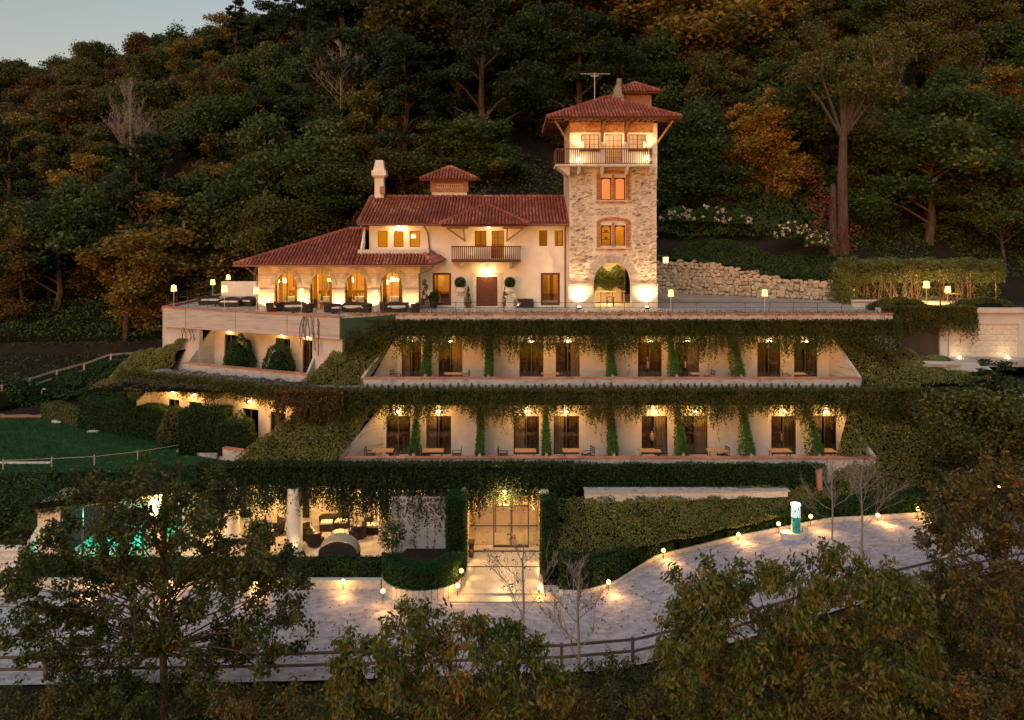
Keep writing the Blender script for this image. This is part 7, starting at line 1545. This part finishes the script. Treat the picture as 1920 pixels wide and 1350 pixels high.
# undergrowth at the forest edge
shell(lambda u, v: np.stack([-62 + 42 * u, 69.5 + 5 * v, g(-62 + 42 * np.asarray(u), 69.5 + 5 * np.asarray(v)) + .2]), 20, 4, 9000, L['ivy'], 'undergrowth', 'dark low undergrowth at the foot of the forest on the left', 'undergrowth', .25, .8, 2.2, seed=31)
shell(lambda u, v: np.stack([28 + 26 * u, 68 + 6 * v, g(28 + 26 * np.asarray(u), 68 + 6 * np.asarray(v)) - .3]), 14, 4, 9000, L['ivy'], 'undergrowth', 'dark low undergrowth behind the pergola', 'undergrowth', .22, .8, 2.0, seed=32)
shell(lambda u, v: np.stack([11 + 17 * np.asarray(u), 73.6 - 6.5 * np.asarray(u) + 7 * np.asarray(v), g(11 + 17 * np.asarray(u), 73.6 - 6.5 * np.asarray(u) + 7 * np.asarray(v)) + .1]), 12, 5, 13000, L['ivy'], 'undergrowth', 'dark shrubs on the slope above the stone wall behind the hydrangeas', 'undergrowth', .24, .9, 1.8, seed=33)
shell(lambda u, v: np.stack([-14 + 20 * np.asarray(u), 69.5 + 9 * np.asarray(v), g(-14 + 20 * np.asarray(u), 69.5 + 9 * np.asarray(v)) + .05]), 12, 5, 5000, L['frontdark'], 'undergrowth', 'thin dark undergrowth on the slope behind the villa roof', 'undergrowth', .24, .6, 1.8, seed=34, core_drop=3)
shell(lambda u, v: np.stack([-70 + 46 * np.asarray(u), 63.5 + 6.5 * np.asarray(v), g(-70 + 46 * np.asarray(u), 63.5 + 6.5 * np.asarray(v)) + .05]), 14, 4, 5000, L['frontdark'], 'undergrowth', 'dead leaves and low scrub behind the timber fence', 'undergrowth', .24, .4, 1.8, seed=35, core_drop=3)
# dead tree, bare trees, twin trunk
bare_tree('dead_tree', 12.5, 3, 'palebark', 'pale leafless dead tree standing out on the left slope', (WX(243, 82), 82, WZ(345, 82) - 2), 0, 22, up=1.2, spread=.34)
bare_tree('bare_tree', 11, 8, 'palebark', 'leafless grey crown high on the right slope', (WX(1790, 96), 96, WZ(200, 96) - 3.5), 1, 24, up=.9, spread=.45)
bare_tree('bare_tree', 9, 9, 'palebark', 'leafless branches right of the yellow tipped tree', (WX(1640, 84), 84, WZ(190, 84) - 3.0), 2, 16, up=.8, spread=.45)
bare_tree('bare_tree', 9, 12, 'palebark', 'purplish bare crown above the arcade roof to the left', (WX(640, 78), 78, WZ(190, 78) - 3.2), 2, 20, up=.8, spread=.4)
tt_ = thing('twin_trunk_tree', 'old tree with two thick straight trunks above the end of the stone wall', 'tree', (WX(1570, 66), 66, 1.6))
for s, px, top in ((-1, 1562, 345), (1, 1580, 215)):
    x = WX(px, 66); q = MB(); r = .36 if s < 0 else .48; zt = WZ(top, 66); q.tube([(x, 66, 1.0), (x + .03, 66, 4), (x - .04, 66, (4 + zt) / 2), (x + (.1 if s > 0 else 0), 66, zt)], [r * 1.25, r, r * .85, r * .55], 10); q.build('trunk', M['bark'], tt_)
C = [(WX(1585, 66) + rng.uniform(-4, 4), 66 + rng.uniform(-2, 2.5), WZ(130, 66) + rng.uniform(-2.2, 3.0), rng.uniform(.9, 1.6)) for _ in range(22)]
P = np.concatenate([np.array(c[:3]) + (lambda d: d / np.linalg.norm(d, axis=1)[:, None] * rng.uniform(.4, 1.1, (260, 1)) * c[3] * [1.2, 1.2, .7])(rng.normal(size=(260, 3))) for c in C]); leafmesh('crown', P, .3, L['olive'], tt_, .6)
q = MB()
for c in C[:12]: q.tube([(WX(1580, 66), 66, WZ(260, 66)), ((c[0] + WX(1580, 66)) / 2, 66, (WZ(240, 66) + c[2]) / 2), c[:3]], [.16, .1, .04], 5)
q.build('limbs', M['bark'], tt_)
P = np.concatenate([np.array([WX(px, 65.4), 65.4, WZ(py, 65.4)]) + rng.normal(0, .38, (110, 3)) for px, py in ((1525, 325), (1532, 350), (1545, 370), (1520, 385), (1540, 400), (1555, 380), (1530, 425), (1562, 470), (1590, 460), (1575, 440), (1600, 430))]); leafmesh('red_vine_leaves', P, .16, L['red'], tt_, .8)

# ============================================================ foreground trees (large leaves)
def fore_tree(name, label, base, clumps, m, nleaf, lf, trunk_r=.14, droop=.5, lean=None, forks=2, seed=0, aspect=.42, bark='bark', cr=(.5, .95), twigs=7):
    """clumps: list of (px,py,Y) crown blob centres; every blob gets a limb, twigs and leaves hanging from them"""
    rg = np.random.default_rng(seed); t = thing(name, label, 'tree', base); q = MB(); P = []; AX = []
    hub = Vector(base) + Vector((0, 0, (max(WZ(c[1], c[2]) for c in clumps) - base[2]) * .35)); q.tube([Vector(base) - Vector((0, 0, 1.0)), (Vector(base) + hub) / 2 + Vector((.08, 0, 0)), hub], [trunk_r * 1.2, trunk_r, trunk_r * .8], 9)
    top = Vector((hub.x + .15, hub.y, max(WZ(c[1], c[2]) for c in clumps) - .8)); q.tube([hub, (hub + top) / 2 + Vector((-.12, .1, 0)), top], [trunk_r * .8, trunk_r * .5, trunk_r * .15], 7)
    per = nleaf // len(clumps)
    for (px, py, Y) in clumps:
        c = Vector((WX(px, Y), Y, WZ(py, Y))); R_ = rg.uniform(*cr); f = min(max((c.z - hub.z) / max(.1, top.z - hub.z) - .35, 0), .9); s = hub.lerp(top, f)
        mid = s.lerp(c, .55) + Vector((rg.normal(0, .15), rg.normal(0, .15), rg.uniform(-.1, .35))); q.tube([s, mid, c], [trunk_r * .26, trunk_r * .16, trunk_r * .08], 5)
        for k in range(twigs):
            d = rg.normal(size=3); d[2] = d[2] * .6 + .1; d /= np.linalg.norm(d); e = c + Vector(d) * R_; m1 = c + Vector(d) * R_ * .5 + Vector((0, 0, .06)); q.tube([mid.lerp(c, .6 + .4 * (k % 2)), m1, e], [.014, .010, .005], 4)
            n = per // twigs; u = rg.random(n) ** .6; p = np.array(c)[None] + d[None] * R_ * (.25 + .85 * u)[:, None] + rg.normal(0, .11, (n, 3)); P.append(p)
            a = np.tile(d, (n, 1)) * .5 + rg.normal(0, .45, (n, 3)); a[:, 2] -= droop * 1.2; AX.append(a)
    q.build('trunk', M[bark], t); P = np.concatenate(P); AX = np.concatenate(AX); leafmesh('crown', P, lf, m, t, aspect, axis=AX); return t
def blobs(poly, n, Y0, Y1, seed, mind=28):
    """blob centres inside a silhouette polygon, at varied depths"""
    rg = random.Random(seed); xs, ys = [p[0] for p in poly], [p[1] for p in poly]; out = []; tries = 0
    while len(out) < n and tries < 9000:
        tries += 1; x, y = rg.uniform(min(xs), max(xs)), rg.uniform(min(ys), max(ys)); ins = False; j = len(poly) - 1
        for i in range(len(poly)):
            if (poly[i][1] > y) != (poly[j][1] > y) and x < (poly[j][0] - poly[i][0]) * (y - poly[i][1]) / (poly[j][1] - poly[i][1]) + poly[i][0]: ins = not ins
            j = i
        if ins and all(math.hypot(x - a, y - b) > mind for a, b, _ in out): out.append((x, y, rg.uniform(Y0, Y1)))
    return out
# big dark tree on the left in front of the spa
B = blobs([(40, 1000), (150, 905), (290, 880), (400, 900), (440, 985), (560, 1020), (590, 1130), (600, 1200), (480, 1230), (350, 1300), (150, 1300), (30, 1230), (0, 1120)], 92, 26.5, 30.5, 3, 30)
B = [b for i, b in enumerate(B) if not (70 < b[0] < 235 and 955 < b[1] < 1085 and i % 5 == 0)]
fore_tree('foreground_tree', 'large dark brownish tree in the left foreground, its trunk in front of the drive fence', (WX(305, 29.0), 29.0, -13.4), B, L['frontdark'], 42000, .15, .15, .35, seed=1, cr=(.4, .95), aspect=.6)
# centre tree with big drooping leaves
B = blobs([(620, 1290), (660, 1210), (720, 1165), (780, 1140), (860, 1165), (930, 1160), (1000, 1190), (1040, 1260), (1060, 1340), (1000, 1400), (600, 1400)], 44, 22.5, 25, 5, 26)
fore_tree('foreground_tree', 'leafy olive tree with drooping leaves in the bottom middle', (WX(840, 24), 24, -15.0), B, L['front'], 16000, .19, .10, .8, seed=2, cr=(.35, .75), aspect=.42)
B = blobs([(1225, 1230), (1270, 1105), (1340, 1060), (1400, 1080), (1480, 1045), (1560, 1015), (1600, 1060), (1690, 1080), (1740, 1160), (1720, 1250), (1700, 1400), (1240, 1400), (1290, 1290)], 84, 21.5, 25, 7, 27)
fore_tree('foreground_tree', 'large olive tree with drooping leaves in the right foreground over the drive', (WX(1480, 23.5), 23.5, -15.0), B, L['front'], 30000, .19, .12, .8, seed=3, cr=(.38, .8), aspect=.42)
B = blobs([(1750, 950), (1800, 905), (1930, 880), (1960, 1360), (1800, 1400), (1770, 1200), (1740, 1060)], 56, 25, 29, 9, 28)
fore_tree('foreground_tree', 'orange speckled tree filling the right edge of the picture', (WX(1870, 27), 27, -14.0), B, L['speckle'], 22000, .16, .12, .5, seed=4, cr=(.4, .9), aspect=.5)
# pine behind it
pt = make_tree('dark_pine', 'spruce', 10.5, 16000, .13, L['conifer'], 41, label='dark pine with upright tips standing before the shrub bank on the right', cat='pine tree'); pt.location = (WX(1850, 41.5), 41.5, -9.5); pt.scale = (1.6, 1.6, .80)
plant('olive', WX(1855, 40.5), 40.5, 8.6, 'round dark olive tree standing behind the orange speckled tree on the right', 'tree by the drive', z=-10.0, idx=0, wide=1.0, sink=0)
plant('green', WX(1925, 43), 43, 8.0, 'dark green tree at the right edge above the drive, below the garage court', 'tree by the drive', z=-9.5, idx=2, wide=1.1, sink=0)
# low bushes across the bottom edge
for k, (px0, px1, py0, Y, pal, lb) in enumerate(((400, 640, 1290, 26.0, 'speckle', 'orange brown bush at the bottom, left of the centre tree'), (1050, 1240, 1285, 26.0, 'speckle', 'orange tinted bush at the bottom between the two olive trees'), (1700, 1930, 1270, 24.0, 'speckle', 'rusty bush in the bottom right corner'),
        (-20, 240, 1290, 27.5, 'frontdark', 'dark scrub in the bottom left corner'), (200, 430, 1265, 27.5, 'frontdark', 'dark scrub under the left tree'), (1040, 1230, 1240, 29.5, 'frontdark', 'sparse dark scrub behind the drive fence near the slim trunk'))):
    B = blobs([(px0, 1420), (px0, py0 + 35), ((px0 + px1) / 2, py0), (px1, py0 + 30), (px1, 1420)], 16, Y - 1, Y + 1, 20 + k, 26)
    fore_tree('foreground_bush', lb, (WX((px0 + px1) / 2, Y), Y, -15.0), B, L[pal], 6500, .15, .05, .4, seed=30 + k, cr=(.35, .7))
# scrub below the drive fence
shell(lambda u, v: np.stack([-24 + 50 * np.asarray(u), fence_y(-24 + 50 * np.asarray(u)) - .9 - 4.5 * (1 - np.asarray(v)), road_z(-24 + 50 * np.asarray(u)) - .2 - 1.3 * (1 - np.asarray(v))]), 40, 5, 26000, L['frontdark'], 'scrub', 'dark green and brown scrub on the slope under the drive fence', 'scrub', .15, .75, 1.3, seed=41)
shell(lambda u, v: np.stack([-24 + 50 * np.asarray(u), fence_y(-24 + 50 * np.asarray(u)) - 1.6 - 3.5 * (1 - np.asarray(v)), road_z(-24 + 50 * np.asarray(u)) - .1 - 1.2 * (1 - np.asarray(v))]), 40, 5, 5000, L['speckle'], 'scrub', 'orange autumn leaves scattered through the scrub under the fence', 'scrub', .15, 1.0, 1.7, seed=42, core_drop=2.5)
n = 1500; fx = rng.uniform(-22, 22, n); fyy = fence_y(fx) + rng.random(n) ** 1.5 * 9; keep = fyy < np.interp(fx, KX, KY) - .2; fx, fyy = fx[keep], fyy[keep]
tag(leafmesh('fallen_leaves', np.stack([fx, fyy, road_z(fx) + .15], -1), .12, L['rust'], None, .6, N=np.tile([0, 0, 1.0], (len(fx), 1)), flat=.8), 'fallen leaves on the gravel drive', 'leaves', kind='stuff')
# slim bare trees
bare_tree('slim_bare_tree', 5.8, 17, 'palebark', 'slim bare tree with a pale trunk in front of the entrance path', (WX(1083, 31), 31.0, -13.2), 0, 14, up=1.0, spread=.42, leaf=L['red'], nleaf=160)
bare_tree('slim_bare_tree', 5.0, 19, 'palebark', 'thin bare sapling with a few red leaves near the entrance', (WX(980, 33.2), 33.4, -12.2), 0, 8, up=1.0, spread=.5, leaf=L['red'], nleaf=120)
bare_tree('slim_bare_tree', 4.4, 23, 'palebark', 'bare purple twigged shrub by the drive right of the totem', (WX(1615, 37.5), 37.5, -9.8), 0, 14, up=1.1, spread=.55, leaf=L['red'], nleaf=200)
bare_tree('slim_bare_tree', 3.6, 29, 'palebark', 'low bare branches spreading on the gravel beside the totem', (WX(1560, 40.5), 40.5, -10.2), 0, 10, up=.6, spread=.6, leaf=L['red'], nleaf=90)
shell(bil((31.5, 43.8, -9.2), (48.0, 46.0, -8.8), (48.0, 49.8, -3.9), (32.6, 48.2, -4.2)), 10, 6, 12000, L['cotone'], 'ground_cover', 'shrub bank continuing to the right of the dark pine below the garage court', gc, 0.15, 0.5, 1.1, seed=51)
# trees that would share a description are told apart by their order from the left
by = {}
for o in bpy.data.objects:
    if o.parent is None and o.get('group') in ('trees of the wooded hill', 'low trees at the forest edge'): by.setdefault(o['label'], []).append(o)
for lb, os_ in by.items():
    if len(os_) > 1:
        os_.sort(key=lambda o: o.location.x / o.location.y); ws = ['leftmost', 'second', 'third', 'fourth', 'fifth', 'sixth', 'seventh'][:len(os_)]
        if len(os_) <= 7: ws[-1] = 'rightmost'
        for o, w_ in zip(os_, ws): o['label'] = w_ + ' ' + lb
